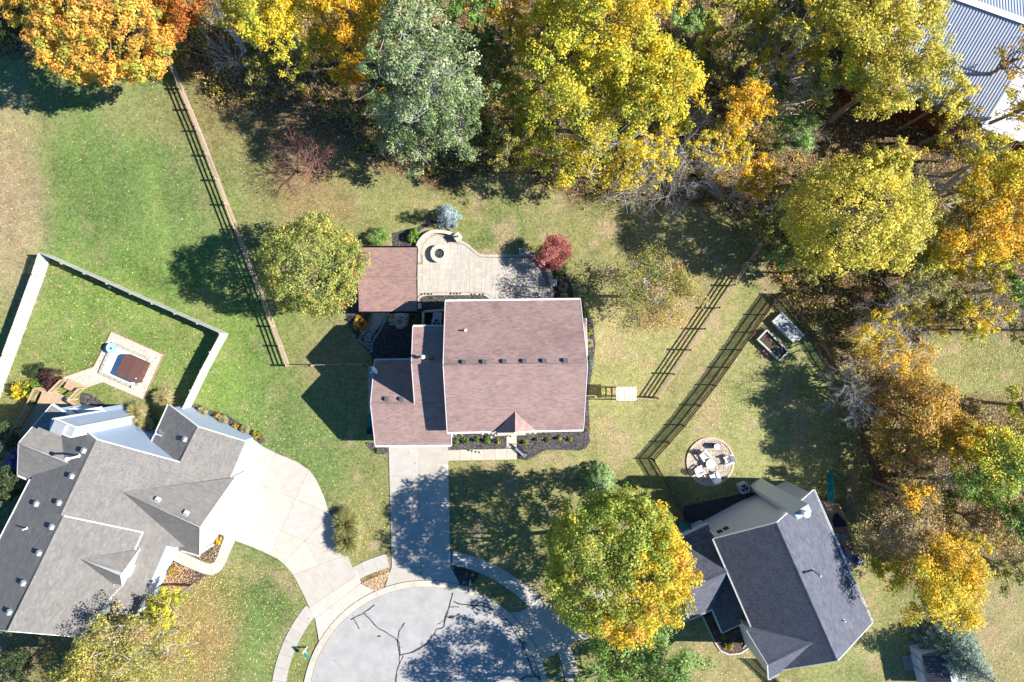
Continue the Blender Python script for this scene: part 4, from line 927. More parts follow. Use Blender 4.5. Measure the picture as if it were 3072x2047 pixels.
# fire pit
c = G(1320,763); e = empty('fire_pit', c, 'round stone fire pit filled with black lava rock on the patio', 'fire pit')
for k in range(14):
    a0, a1_ = 2*PI*k/14+.015, 2*PI*(k+1)/14-.015; pts = [(r*math.cos(a), r*math.sin(a)) for r, a in ((.83,a0),(.83,(a0+a1_)/2),(.83,a1_),(.44,a1_),(.44,(a0+a1_)/2),(.44,a0))]
    MB().prism(pts, .5, .58, jit(.08)).build('cap_stone', [M['stone']], e, usecol=True)
for z in (0.05,.2,.35):
    for k in range(16): a0, a1_ = 2*PI*(k+z)/16+.01, 2*PI*(k+1+z)/16-.01; MB().prism([(r*math.cos(a), r*math.sin(a)) for r, a in ((.78,a0),(.78,a1_),(.5,a1_),(.5,a0))], z, z+.145, jit(.12)).build('block', [M['stone']], e, usecol=True)
mb = MB()
mb.prism([(.46*math.cos(t*PI/10), .46*math.sin(t*PI/10)) for t in range(20)], .06, .38, (.03,.03,.03))
for k in range(260):
    r = .43*math.sqrt(random.random()); t = random.uniform(0, 2*PI); g = random.choice((.03,.05,.10,.2)); mb.box((r*math.cos(t), r*math.sin(t), .40+random.uniform(0,.03)), (random.uniform(.03,.06),random.uniform(.03,.05),.04), random.uniform(0,PI), (g,g,g*1.02))
stuff(mb.build('lava_rock', [M['lava']], e, usecol=True))
# seat walls and pillars
def seatwall(line, wpx, label, h=.5):
    e = empty('seat_wall', G(*line[len(line)//2]), label, 'wall'); L0 = line
    for i in range(len(L0)-1):
        (x0,y0),(x1,y1) = L0[i], L0[i+1]; L = math.hypot(x1-x0,y1-y0)
        if L < .5: continue
        ux, uy = (x1-x0)/L, (y1-y0)/L; nx_, ny_ = -uy, ux; k = max(1, round(L/9))
        for j in range(k):
            a, b = j/k*L+.15, (j+1)/k*L-.15; f = lambda s, t, z: G(x0+ux*s+nx_*t, y0+uy*s+ny_*t, z)
            p = [f(a,-wpx/2,h),f(b,-wpx/2,h),f(b,wpx/2,h),f(a,wpx/2,h)]; at0(MB().prism([(v.x,v.y) for v in p], h-.07, h, jit(.1)).build('cap_stone', [M['stone']], usecol=True), e)
            p = [f(a,-wpx/2+1.2,h/2),f(b,-wpx/2+1.2,h/2),f(b,wpx/2-1.2,h/2),f(a,wpx/2-1.2,h/2)]; at0(MB().prism([(v.x,v.y) for v in p], .0, h-.073, tuple(v*.85 for v in jit(.1))).build('block', [M['stone']], usecol=True), e)
seatwall(smooth(z49([(100,430),(120,340),(190,245),(280,185),(360,165),(470,170),(560,185),(640,215)]), 2), 10, 'curved stone seat wall beneath the small blue spruce on the patio')
seatwall(smooth(z49([(1700,480),(1800,510),(1900,580),(1985,670),(2050,770),(2085,860)]), 2), 11, 'curved stone seat wall beside the red-leaved shrub on the patio')
def pillar(px, py, s, rz, label, h=.85, lamp=True):
    c = G(px, py, 0); k = 1-h/64; e = empty('stone_pillar', (c.x*k, c.y*k, 0), label, 'pillar', rz=rz)
    MB().box((0,0,h), (s,s,.08), 0, jit(.06)).build('cap_stone', [M['stone']], e, usecol=True)
    for i in range(5): MB().box((0,0,.08+i*.155), (s-.1,s-.1,.15), random.uniform(-.01,.01), tuple(v*.9 for v in jit(.1))).build('block', [M['stone']], e, usecol=True)
    if lamp: MB().cyl((0,0,h+.04),(0,0,h+.2),.03,n=8).lathe((0,0,h+.2), [(.03,0),(.10,.03),(.09,.14),(.02,.2)], 8).build('lantern', M['brass'], e)
for p_, s_, r_, l_ in (((700,248),.68,.65,'square stone pillar below the small blue spruce'),((1655,470),.66,0,'square stone pillar left of the red-leaved shrub'),((2107,925),.66,0,'square stone pillar at the lower end of the right seat wall, without a lamp')):
    x, y = z49([p_])[0]; pillar(x, y, s_, r_, l_, lamp=p_[0] < 2000)
x, y = z49([(95,570)])[0]; pillar(x, y, .6, 0, 'square stone pillar partly under the right edge of the pavilion roof', h=.6, lamp=False)
x, y = p78([(1530,300)])[0]; pillar(x, y, .5, 0, 'square stone pillar at the lower right corner of the pavilion', h=.8, lamp=False)
# little path lights
def pathlight(px, py, label, group): 
    e = empty('path_light', G(px, py, .07), label, 'garden light', group)
    MB().cyl((0,0,0),(0,0,.3),.015,n=6).build('stem', M['brass'], e); MB().lathe((0,0,.28), [(.02,0),(.10,.01),(.07,.05),(.015,.08)], 10).build('shade', M['brass'], e)
for p_, w_ in (((225,1092),'first path light from the pavilion, on the lower patio border'),((318,1094),'second path light from the pavilion, on the lower patio border'),((650,1086),'left one of the middle pair of path lights on the patio border'),((743,1087),'right one of the middle pair of path lights on the patio border'),((957,1098),'second path light from the grey slatted screen, on the patio border'),((1075,1098),'path light nearest the grey slatted screen on the patio border')): pathlight(*z49([p_])[0], w_, 'path lights on the patio border')
pathlight(1532,1308,'small dark path light on the entry walk below the porch', None) if False else None
for x, y, l_ in ((1416,1352,'small dark path light at the upper edge of the front walk'),(1437.5,1356,'small dark path light lying in from the edge of the front walk'),(1531,1308,'small dark path light at the porch end of the entry walk')):
    e = empty('path_light', G(x, y, .08), l_, 'garden light'); MB().cyl((0,0,0),(0,0,.3),.015,n=6).build('stem', M['brass'], e); MB().lathe((0,0,.28), [(.02,0),(.10,.01),(.07,.05),(.015,.08)], 10).build('shade', M['brass'], e)
# grey bench/trellis of boards at the wall by the patio: a long wooden planter box
p_ = z49([(1065,1135),(1555,1135),(1555,1184),(1065,1186)]); e = empty('wood_screen', G(*p_[0]), 'low grey slatted wooden screen between the patio and the roof edge', 'screen')
a, b = G(p_[3][0],p_[3][1]-1,.1), G(p_[2][0],p_[2][1]-1,.1)
for k in range(40):
    q = a.lerp(b, (k+.5)/40); at0(MB().beam((q.x,q.y,.05), (q.x,q.y,1.55), .09, .02, tuple(v*.62 for v in jit(.2)), up=Vector((0,1,0))).build('slat', [M['wood_grey']], usecol=True), e)
for z in (.3,1.4): at0(MB().beam((a.x,a.y-.03,z),(b.x,b.y-.03,z),.03,.08,(.6,.6,.6)).build('rail', [M['wood_grey']], usecol=True), e)
# fountain rocks and pale gravel in the shaded garden
FR = p78([(980,440),(1300,440),(1310,560),(1300,740),(1180,800),(1100,830),(1000,770),(960,700),(950,560)])
fg = bed('gravel_ring', FR, m='gravel', z=.06, chips=900, chip_c=((.5,.5,.48),(.3,.3,.28),(.65,.65,.62)))
def rock(px, py, sx, sy, h, label, hole=False, rz=0):
    bm = bmesh.new(); bmesh.ops.create_icosphere(bm, subdivisions=2, radius=1)
    for v in bm.verts: k = random.uniform(.86,1.1); v.co = Vector((v.co.x*sx*k, v.co.y*sy*k, max(v.co.z,-.2)*h*k))
    if hole:
        for v in bm.verts:
            if math.hypot(v.co.x, v.co.y) < .12: v.co.z = h*.1
    me = bpy.data.meshes.new('garden_rock'); bm.to_mesh(me); bm.free(); me.materials.append(M['boulder']); o = bpy.data.objects.new('garden_rock', me); COL.objects.link(o)
    o.location = G(px, py, .06); o.rotation_euler = (0,0,rz); return tag(o, label, 'rock')
for p_, a_ in (((1090,655),(.32,.28,.4,'pale bored rock of the garden fountain',True)),((885,630),(.26,.3,.3,'round brown rock left of the bored fountain rock')),((905,535),(.32,.15,.2,'long pale rock at the edge of the curved garden path')),((945,450),(.22,.14,.2,'dark rock tucked under the lower edge of the pavilion roof')),((1020,650),(.14,.18,.2,'small rock touching the bored fountain rock')),((920,730),(.3,.14,.12,'flat dark rock below the round brown rock')),((1100,810),(.35,.14,.12,'flat dark rock below the pale gravel'))):
    rock(*p78([p_])[0], *a_)
# low wall round the air conditioner
e = empty('low_wall', G(1270,940), 'low pale wall around the air conditioner in the shaded corner', 'wall')
w1, w2, w3 = p78([(1645,740),(1655,430),(2160,395)])
at0(MB().beam(G(*w1,.4), G(*w2,.4), .22, .8, (.8,.85,.95)).build('wall_section', [M['stone']], usecol=True), e); at0(MB().beam(G(*w2,.4)+Vector((.12,-.005,0)), G(*w3,.4), .2, .79, (.8,.85,.95)).build('wall_section', [M['stone']], usecol=True), e)
def aircon(px, py, rz, label, s=.85, h=.85):
    k = 1-h/64; c = G(px, py, 0); e = empty('air_conditioner', (c.x*k,c.y*k,0), label, 'air conditioner', rz=rz)
    q = .12; ring = lambda w_: [(x*w_/2, y*w_/2) for x, y in ((-1,-.7),(-.7,-1),(.7,-1),(1,-.7),(1,.7),(.7,1),(-.7,1),(-1,.7))]
    MB().prism(ring(s), 0.05, h-.09).build('body', M['grey_metal'], e)
    n = 16; mb = MB(); vs = [Vector((x,y,h)) for x, y in ring(s)]; vs += [Vector((.33*math.cos(2*PI*i/16+PI/16-PI*.875), .33*math.sin(2*PI*i/16+PI/16-PI*.875), h)) for i in range(16)]
    mb.prism(ring(s+.01), h-.087, h-.06); mb.lathe((0,0,h-.06), [(.345,0),(.345,.06),(.42,.06),(.42,.0)], 20); mb.build('top_panel', M['grey_metal'], e)
    MB().cyl((0,0,h-.056),(0,0,h-.05),.34,n=20).build('fan_well', M['black'], e)
    fb = MB()
    for k in range(3):
        t = 2*PI*k/3+.5; u = Vector((math.cos(t), math.sin(t), 0)); v = Vector((-u.y, u.x, 0)); z = Vector((0,0,h-.03))
        fb.add([z+u*.06-v*.04, z+u*.28-v*.1, z+u*.3+v*.08+Vector((0,0,.02)), z+u*.08+v*.07+Vector((0,0,.02))], [(0,1,2,3),(3,2,1,0)])
    fb.build('fan', M['grey_metal'], e)
    gb = MB()
    for r in (.1,.2,.3): 
        for i in range(16): a0, a1_ = 2*PI*i/16, 2*PI*(i+1)/16; gb.beam((r*math.cos(a0),r*math.sin(a0),h),(r*math.cos(a1_),r*math.sin(a1_),h),.006,.006)
    gb.build('grille', M['black'], e); return e
x, y = p78([(1950,700)])[0]; aircon(x, y, 0, 'air conditioner in the shaded corner behind the low wall')
x, y = pan(2020,1280,7.84,[(1680,1455)])[0]; aircon(x, y, .4, 'grey air conditioner beside the chimney of the slate-roofed house', s=.95)
x, y = p78([(1985,545)])[0]; e = empty('generator', G(x, y), 'small metal generator box with a red stripe behind the air conditioner', 'generator')
MB().prism([(-.42,-.35),(.4,-.35),(.46,.38),(-.36,.38)], .05, [.5,.5,.62,.62]).build('housing', M['grey_metal'], e); MB().box((0,-.4,.4), (.86,.09,.3)).build('front_strip', M['red'], e)
# front bench
p5 = lambda pts: pan(1320,1280,4.902,pts)
bx, by = p5([(1185,360)])[0]; e = empty('garden_bench', G(bx, by), 'small dark metal garden bench with slatted seat in the front mulch bed', 'bench', rz=math.radians(-42))
for k in range(4): MB().box((0,-.12+k*.1,.42), (1.25,.07,.025)).build('seat_slat', M['grey_metal'], e)
for k in range(3): MB().box((0,.28+k*.03,.55+k*.13), (1.25,.02,.08)).build('back_slat', M['black'], e)
for s_ in (-.62,.62):
    MB().beam((s_,-.2,0),(s_,-.2,.62),.04,.04).beam((s_,.28,0),(s_,.38,.9),.04,.04).beam((s_,-.22,.62),(s_,.33,.62),.05,.03).build('side_frame', M['black'], e)
# gutter splash / downspout extension on the right bed (slate house) and mailboxes
def mailbox(px, py, rz, label, m='teal', sgn=1):
    e = empty('mailbox', G(px, py), label, 'mailbox', rz=rz)
    MB().box((0,0,.62), (.10,.10,1.24)).build('post', M['white'], e); MB().beam((-.1,0,1.02),(.62,0,1.02),.09,.09).beam((.08,0,.6),(.38,0,.98),.06,.06).build('arm', M['white'], e)
    n = 8; prof = [(-.09,0),(.09,0)]+[(.09*math.cos(PI*i/n), .1+.09*math.sin(PI*i/n)) for i in range(n+1)]; mb = MB(); vs = [Vector((x0, p[0], 1.07+p[1])) for x0 in (.16,.66) for p in prof]; k = len(prof)
    mb.add(vs, [(i, (i+1)%k, k+(i+1)%k, k+i) for i in range(k)]+[tuple(range(k))[::-1], tuple(range(k, 2*k))]); mb.build('box', M[m], e); MB().box((.3,-.1,1.24), (.02,.015,.16)).build('flag', M['red'], e)
    return e
mailbox(921,1942,math.radians(-42),'mailbox with teal box on a white post at the left side of the circle')
mailbox(1411,1742,math.radians(-102),'green mailbox on a white post in the shaded bed right of the driveway')
mailbox(1684,2008,math.radians(200),'mailbox on a pale cross-shaped post in the shaded strip at the right of the circle')
# utility pedestal by the ornamental grass
o = MB().cyl((0,0,0),(0,0,.7),.14,.12,n=10).lathe((0,0,.7), [(.14,0),(.13,.05),(.05,.1)], 10).build('utility_box', M['white_plastic']); o.location = G(1077,1613); tag(o, 'small pale green utility pedestal at the right side of the big ornamental grass', 'utility box')
# downspout extension
a_, b_ = pan(2050,1480,2.765,[(495,1285),(540,1235)]); o = MB().beam(G(*a_,.1), G(*b_,.25), .12, .1).build('drain_spout', M['grey_metal']); tag(o, 'grey drain spout end lying on the small mulch bed by the slate-roofed house', 'spout')
# teal bin at garage corner
x, y = 2052, 1575; e = empty('recycling_bin', G(x, y), 'teal plastic bin at the corner of the slate-roofed garage', 'bin'); MB().prism([(-.45,-.35),(.35,-.35),(.4,.35),(-.4,.4)], 0, .9).build('body', M['teal'], e); MB().prism([(-.5,-.4),(.4,-.4),(.45,.4),(-.45,.45)], .91, .97).build('lid', M['teal'], e)
x, y = 1113, 1265; e = empty('kayak_box', G(x, y), 'narrow teal storage box on the brick side path beside the garage wall', 'box'); MB().box((0,0,.25), (.34,1.5,.5)).build('body', M['teal'], e); MB().box((0,0,.53), (.38,1.55,.05)).build('lid', M['teal'], e)
x, y = 1115.5, 1290; e = empty('trash_can', G(x, y), 'grey trash can on the brick side path near the driveway', 'bin'); MB().prism([(-.2,-.25),(.2,-.25),(.23,.28),(-.23,.28)], 0, 1.0).build('body', M['vent'], e); MB().box((0,0,1.03), (.5,.6,.06)).build('lid', M['black'], e)

# ---------------- hot tub ----------------
rt_ = math.radians(-24.2)
cb = p3([(1110,1000),(1490,1160),(1345,1468),(975,1305)]); e = empty('tub_base', G(250,1094), 'square white concrete base with grey stone edging under the hot tub', 'base')
q = [G(*p) for p in cb]; cen = sum(q, Vector())/4
for i in range(4):
    a, b = q[i], q[(i+1)%4]; n_ = (cen-(a+b)/2).normalized(); 
    k = 7
    for j in range(k):
        s0 = a.lerp(b, j/k+.006)+n_*.12; s1 = a.lerp(b, (j+1)/k-.006)+n_*.12
        if j == 0: s0 = a.lerp(b, .0)+n_*.12+(b-a).normalized()*.24
        at0(MB().beam((s0.x,s0.y,.14), (s1.x,s1.y,.14), .24, .22, tuple(v*.75 for v in jit(.08))).build('edge_stone', [M['stone']], usecol=True), e)
ins_ = [cen+(p-cen)*.86 for p in q]; at0(MB().prism([(p.x,p.y) for p in ins_], .03, .13).build('slab', M['white']), e)
hc = p3([(1290,1262)])[0]; h_ = .95; kk = 1-h_/64; c = G(*hc); e = empty('hot_tub', (c.x*kk, c.y*kk, .13), 'hot tub under a folded dark brown vinyl cover', 'hot tub', rz=rt_)
MB().box((0,0,.42), (2.02,2.0,.84)).build('cabinet', M['brown_cover'], e)
for s_ in (-1,1): MB().prism([(s_*.015,-1.04),(s_*1.06,-1.04),(s_*1.06,.88),(s_*.88,1.04),(s_*.015,1.04)], .85, [.985,.945,.945,.945,.985]).build('cover_half', M['brown_cover'], e)
MB().cyl((.82,-.62,.96),(.82,-.62,1.0),.06,n=8).build('lock', M['white'], e)
for s_ in (-.9,-.3,.3,.9): MB().box((1.02,s_,.42),(.02,.05,.8)).build('cabinet_seam', M['black'], e)
x, y = p3([(1090,1060)])[0]; c = G(x, y)*(1-.8/64); e = empty('round_table', c, 'light blue round plastic tray table at the upper left corner of the hot tub', 'table')
MB().lathe((0,0,.74), [(.10,.0),(.44,.03),(.46,.1),(.42,.1),(.38,.05),(.1,.04)], 24).build('tray', M['lightblue'], e); MB().cyl((0,0,0),(0,0,.76),.05,n=10).build('stem', M['lightblue'], e); MB().cyl((0,0,0),(0,0,.04),.25,.2,n=16).build('foot', M['lightblue'], e); MB().cyl((-.02,-.03,.8),(-.02,-.03,.84),.09,n=12).build('hole', M['black'], e)
x, y = p3([(1310,1440)])[0]; o = MB().lathe((0,0,0), [(.11,0),(.12,.22),(.09,.24)], 12).build('bucket', M['white_plastic']); o.location = G(x, y, .25); tag(o, 'small white bucket at the lower corner of the hot tub base', 'bucket')
x, y = p3([(1083,465)])[0]; o = MB().lathe((0,0,0), [(.08,0),(.14,.06),(.12,.18),(.04,.24)], 12).build('ball', M['white_plastic'], smooth=True); o.location = G(x, y, .01); tag(o, 'small pale ball in the fence shadow at the top of the fenced yard', 'ball')

# ---------------- deck of the grey house ----------------
zd = lambda pts: pan(0, 1080, 4.9, pts)
DK = zd([(640,420),(760,455),(800,460),(1100,600),(1250,690),(1250,760),(800,760),(560,1150),(270,1640),(-80,2080),(-240,1860),(240,1130),(545,640)])
dkp = [G(x, y, .75) for x, y in DK]; e = empty('deck', G(100,1250), 'tan board deck with stairs and railings behind the grey house', 'deck')
loc = [(p.x*math.cos(.44)+p.y*math.sin(.44)*-1, p.x*math.sin(.44)+p.y*math.cos(.44)) for p in dkp]
ang = math.radians(63.5); ca, sa = math.cos(ang), math.sin(ang); loc = [(p.x*ca+p.y*sa, -p.x*sa+p.y*ca) for p in dkp]
v = min(b for a, b in loc); v1 = max(b for a, b in loc)
while v < v1:
    r_ = clip_half(clip_half(loc, 0, 1, v+.134), 0, -1, -v)
    if len(r_) > 2 and abs(area2(r_)) > .02: at0(MB().prism([(a*ca-b*sa, a*sa+b*ca) for a, b in r_], .71, .75, jit(.09)).build('board', [M['deck']], usecol=True), e)
    v += .14
for t0, t1, z in ((0,.33,.58),(.33,.66,.40),(.66,1,.22)):       # three broad steps down to the gravel
    a, b, c, d = zd([(930,410),(1080,480),(1260,385),(1010,275)]); l = lambda p, q, t: (p[0]+(q[0]-p[0])*t, p[1]+(q[1]-p[1])*t)
    q_ = [l(a,d,t0+.02), l(b,c,t0+.02), l(b,c,t1), l(a,d,t1)]; p_ = [G(x, y, z) for x, y in q_]; at0(MB().prism([(u.x,u.y) for u in p_], z-.05, z, jit(.06)).build('step', [M['deck']], usecol=True), e)
def railing(parent, a, b, za, zb, m='deck', h=.95, sp=.125, name='railing'):
    A, B = G(*a, za), G(*b, zb); L = (B-A).length; k = max(2, int(L/sp)); mb = MB()
    mb.beam(A+Vector((0,0,h)), B+Vector((0,0,h)), .13, .035, (1.05,1,.95)); mb.beam(A+Vector((0,0,h-.1)), B+Vector((0,0,h-.1)), .04, .08); mb.beam(A+Vector((0,0,.1)), B+Vector((0,0,.1)), .04, .08)
    top = at0(mb.build(name, [M[m]], usecol=True), parent)
    for i in range(k): q = A.lerp(B, (i+.5)/k); o = MB().box((q.x,q.y,q.z+h/2), (.035,.035,h-.1)).build('baluster', [M[m]], usecol=True); o.parent = top
    for q in (A, B): o = MB().box((q.x,q.y,q.z+h/2-.3), (.09,.09,h+.6)).build('post', [M[m]], usecol=True); o.parent = top
for a_, b_, z0_, z1_ in (((810,470),(985,290),.75,.15),((1090,575),(1255,415),.75,.15),((1085,590),(1240,675),.75,.75),((600,410),(500,640),.75,.75),((500,640),(300,1000),.75,.75),((300,1000),(60,1440),.75,.75),((60,1440),(-170,1850),.75,.75),((600,405),(740,455),.75,.75)):
    a, b = zd([a_, b_]); railing(e, a, b, z0_, z1_)
# outdoor sofa with purple pillows under the grey roof edge
e = empty('outdoor_sofa', G(20,1400,.75), 'blue cushioned outdoor sofa with purple pillows on the shaded deck', 'sofa'); sf = lambda pts: pan(0,1180,3.136,pts)
for nm, pts, z0_, z1_ in (('back_cushion',[(140,465),(172,470),(40,760),(10,750)],.75,1.5),('seat_cushion',[(172,470),(185,560),(150,760),(50,740)],.75,1.18),('arm_cushion',[(10,750),(50,742),(190,790),(165,818)],.75,1.4),('seat_cushion',[(150,640),(175,650),(165,780),(100,760)],.75,1.22)):
    p = [G(x, y, z1_) for x, y in sf(pts)]; at0(MB().prism([(v.x,v.y) for v in p], z0_, z1_).build(nm, M['blue_cloth']), e)
for k, (x, y) in enumerate(((155,540),(120,595),(92,655),(62,715))):
    p = G(*sf([(x,y)])[0], 1.45); o = tag(MB().box((p.x,p.y,1.47), (.42,.42,.14), -.4).build('pillow', M['purple']), ('purple pillow at the upper end of the blue sofa','purple pillow, second from the upper end of the blue sofa','purple pillow, third from the upper end of the blue sofa','purple pillow at the lower end of the blue sofa')[k], 'pillow', 'pillows on the blue sofa')

# ---------------- right yard: seating circle, beds, slide, deck ----------------
zc = lambda pts: pan(2020, 1280, 7.84, pts)
cc_ = zc([(868,820)])[0]; RX, RY = 72, 73.5
cir = [(cc_[0]+RX*math.cos(t*PI/24), cc_[1]+RY*math.sin(t*PI/24)) for t in range(48)]
sc_ = bed('gravel_circle', cir, m='gravel', z=.05, chips=4200, chip_c=((.50,.42,.36),(.36,.28,.22),(.62,.54,.46),(.30,.24,.2)))
for k in range(58):
    a0, a1_ = 2*PI*k/58+.008, 2*PI*(k+1)/58-.008; pts = [(cc_[0]+(RX-w_)*math.cos(a), cc_[1]+(RY-w_)*math.sin(a)) for w_, a in ((0,a0),(0,a1_),(6,a1_),(6,a0))]
    flat('edging_stone', pts, .13+random.uniform(-.008,.008), M['stone'], sc_, th=.15, col=tuple(b_*v for b_, v in zip((1.05,.92,.75), jit(.12))), keep=False)
def adirondack(px, py, face, label):
    c = G(px, py)*(1-.4/64); e = empty('adirondack_chair', c, label, 'chair', 'white adirondack chairs round the barrel table', rz=face)
    for k in range(5): MB().beam((-.25+.0,-.26+k*.13,.30-.0),(.28,-.26+k*.13,.40),.115,.02).build('seat_slat', M['white_plastic'], e)
    for k in range(7):
        y = -.27+k*.09; top = 1.02-abs(k-3)**1.7*.018; MB().beam((-.22,y,.30),(-.22-(top-.3)*.45,y*1.18,top),.078,.02,up=Vector((1,0,0))).build('back_slat', M['white_plastic'], e)
    for s_ in (-.36,.36):
        MB().prism([(-.42,s_-.06),(.36,s_-.075),(.38,s_+.075),(-.42,s_+.06)], .55, .575).build('armrest', M['white_plastic'], e)
        MB().beam((.3,s_*.94,0),(.3,s_*.94,.55),.03,.1).build('leg', M['white_plastic'], e); MB().beam((-.55,s_*.8,.02),(.34,s_*.8,.34),.03,.12).build('leg', M['white_plastic'], e)
    MB().beam((-.44,-.36,.5),(-.44,.36,.5),.03,.06).build('back_brace', M['white_plastic'], e); return e
tb = zc([(878,880)])[0]
for (x, y), f, l_ in (((745,690),-55,'white adirondack chair at the upper left of the barrel table'),((1290,790),200,'white adirondack chair at the right edge of the gravel circle'),((625,1040),30,'white adirondack chair at the lower left of the barrel table'),((975,1180),115,'white adirondack chair at the bottom of the gravel circle, in the house shadow')):
    adirondack(*zc([(x, y)])[0], math.radians(f), l_)
def barrel(px, py, r, h, label, top, side, nm='barrel_table'):
    c = G(px, py)*(1-h/64); e = empty(nm, c, label, 'barrel' if nm != 'barrel_table' else 'table')
    MB().lathe((0,0,.05), [(r*.85,0),(r*.98,h*.3),(r,h*.5),(r*.97,h*.75),(r*.9,h-.05)], 20).build('body', M[side], e, smooth=False); MB().cyl((0,0,h),(0,0,h+.04),r*1.02,n=24).build('top', M[top], e)
    for z in (.2,.55): MB().cyl((0,0,.05+h*z),(0,0,.09+h*z),r*1.005,n=20,cap=False).build('hoop', M['brass'], e)
barrel(*tb, .42, .62, 'round white drum table in the middle of the four white chairs', 'white_plastic', 'grey_metal')
barrel(*zc([(1025,475)])[0], .27, .75, 'wooden barrel with a white round top near the upper rim of the gravel circle', 'white_plastic', 'deck_dark', 'barrel')
z65 = lambda pts: pan(2240, 860, 6.533, pts)
def planter(pts, h, label, cover=False):
    P = [G(x, y, h) for x, y in z65(pts)]; c = sum(P, Vector())/4; e = empty('raised_bed', (c.x,c.y,0), label, 'planter')
    for i in range(4):
        a, b = P[i], P[(i+1)%4]; d = (b-a).normalized(); n_ = (c-(a+b)/2).normalized()
        for z in (.12,.33,.54)[:int(h/.2)]: at0(MB().beam((a.x+n_.x*.06,a.y+n_.y*.06,z),(b.x+n_.x*.06,b.y+n_.y*.06,z),.05,.2,jit(.15)).build('side_board', [M['wood_grey']], usecol=True), e)
        s0, s1 = a+n_*.07+d*.02, b+n_*.07-d*.14; at0(MB().beam((s0.x,s0.y,h),(s1.x,s1.y,h),.15,.04,tuple(v*1.0 for v in jit(.15))).build('rim_board', [M['wood_grey']], usecol=True), e)
    I = [c+(p-c)*.93 for p in P]; at0(MB().prism([(p.x,p.y) for p in I], .03, h-.16 if not cover else h-.04).build('soil' if not cover else 'cover_sheet', M['soil' if not cover else 'tarp']), e); return e
planter([(695,495),(1130,960),(940,1120),(495,685)], .6, 'raised garden bed covered with a wrinkled grey plastic sheet', True)
planter([(395,832),(840,1275),(650,1465),(200,1040)], .6, 'raised garden bed with dark soil, green plants and pink flowers')
# slide
zs = lambda pts: pan(2420, 1400, 4.9, pts)
e = empty('slide', G(2487,1460), 'long teal plastic slide leaning off the deck of the slate-roofed house', 'slide')
s0 = G(*zs([(338,500)])[0], 1.55); s1 = G(*zs([(338,95)])[0], .3); N_ = 14; vs = []; 
for i in range(N_+1):
    t = i/N_; z = 1.55*(1-t)**1.15+.28; c = s0.lerp(s1, t); 
    for x, dz in ((-.26,.16),(-.24,.16),(-.2,0),(.2,0),(.24,.16),(.26,.16),(.22,-.04),(-.22,-.04)): vs.append(Vector((c.x+x, c.y, z+dz+.05*math.sin(t*9))))
fs = [(i*8+j, i*8+(j+1)%8, (i+1)*8+(j+1)%8, (i+1)*8+j) for i in range(N_) for j in range(8)]
at0(MB().add(vs, fs+[tuple(range(8))[::-1], tuple(range(N_*8, N_*8+8))]).build('chute', M['teal']), e)
for s_ in (-.24,.24): at0(MB().beam((s1.x+s_,s1.y-.4,0),(s1.x+s_,s1.y-.4,.3),.05,.05).build('support', M['teal']), e)
at0(MB().prism([(s1.x-.12,s1.y-.25),(s1.x+.1,s1.y-.3),(s1.x+.12,s1.y-.12),(s1.x-.1,s1.y-.1)], .32, .345).build('end_patch', M['white_plastic']), e)
# deck
DK2 = zs([(150,560),(230,500),(340,505),(420,540),(520,740),(640,1020),(720,1230),(780,1370),(740,1480),(620,1560),(500,1400)]); e = empty('deck', G(2520,1600), 'long brown board deck with railing along the right side of the slate-roofed house', 'deck')
dp = [G(x, y, .9) for x, y in DK2]; dp.append(G(2470,1620,.9)); ang = math.atan2(er[1], er[0]); ca, sa = math.cos(ang), math.sin(ang); loc = [(p.x*ca+p.y*sa, -p.x*sa+p.y*ca) for p in dp]
v = min(b for a, b in loc); v1 = max(b for a, b in loc)
while v < v1:
    r_ = clip_half(clip_half(loc, 0, 1, v+.134), 0, -1, -v)
    if len(r_) > 2 and abs(area2(r_)) > .02: at0(MB().prism([(a*ca-b*sa, a*sa+b*ca) for a, b in r_], .86, .9, jit(.12)).build('board', [M['deck_dark']], usecol=True), e)
    v += .14
for a_, b_ in (((230,505),(400,520)),((400,520),(520,770)),((520,770),(640,1030)),((640,1030),(760,1320))): a, b = zs([a_, b_]); railing(e, a, b, .9, .9, 'deck_dark')
# things on the deck
x, y = zs([(400,800)])[0]; e = empty('patio_umbrella', G(x, y, .9), 'closed navy blue patio umbrella leaning over the right deck', 'umbrella')
mb = MB(); 
for k in range(9): t = PI*.72+k*.16; mb.add([Vector((.75,-.2,1.0)), Vector((.75+1.25*math.cos(t),-.2+1.3*math.sin(t-.4),.75+.1*(k%2))), Vector((.75+1.25*math.cos(t+.16),-.2+1.3*math.sin(t-.24),.75+.1*((k+1)%2)))], [(0,1,2),(2,1,0)])
mb.build('canopy', M['navy'], e); MB().cyl((.75,-.2,.0),(.75,-.2,1.1),.025,n=8).build('pole', M['grey_metal'], e)
def small(name, px, py, z, size, rz, m, label, cat, leg=.35):
    e = empty(name, G(px, py, z), label, cat, rz=rz); sx, sy = size
    MB().box((0,0,leg+.05), (sx,sy,.1)).build('seat', M[m], e); MB().box((-sx/2-.04,0,leg+.35), (.08,sy,.5)).build('backrest', M[m], e)
    for i in (-1,1):
        for j in (-1,1): MB().box((i*sx*.4,j*sy*.4,leg/2), (.04,.04,leg)).build('leg', M['black'], e)
    return e
for p_, s_, l_ in (((430,1010),(.5,.5),'grey cushioned deck chair beside the roof edge, left one of the pair'),((520,1030),(.55,.55),'grey cushioned deck chair beside the railing, right one of the pair')): small('deck_chair', *zs([p_])[0], .9, s_, -.4, 'tarp', l_, 'chair')
small('deck_chair', *zs([(660,1335)])[0], .9, (.55,.6), -.45, 'blue_cloth', 'bright blue deck chair, left one at the lower end of the right deck', 'chair')
small('deck_chair', *zs([(725,1375)])[0], .9, (.55,.6), -.45, 'blue_cloth', 'bright blue deck chair, right one at the lower end of the right deck', 'chair')
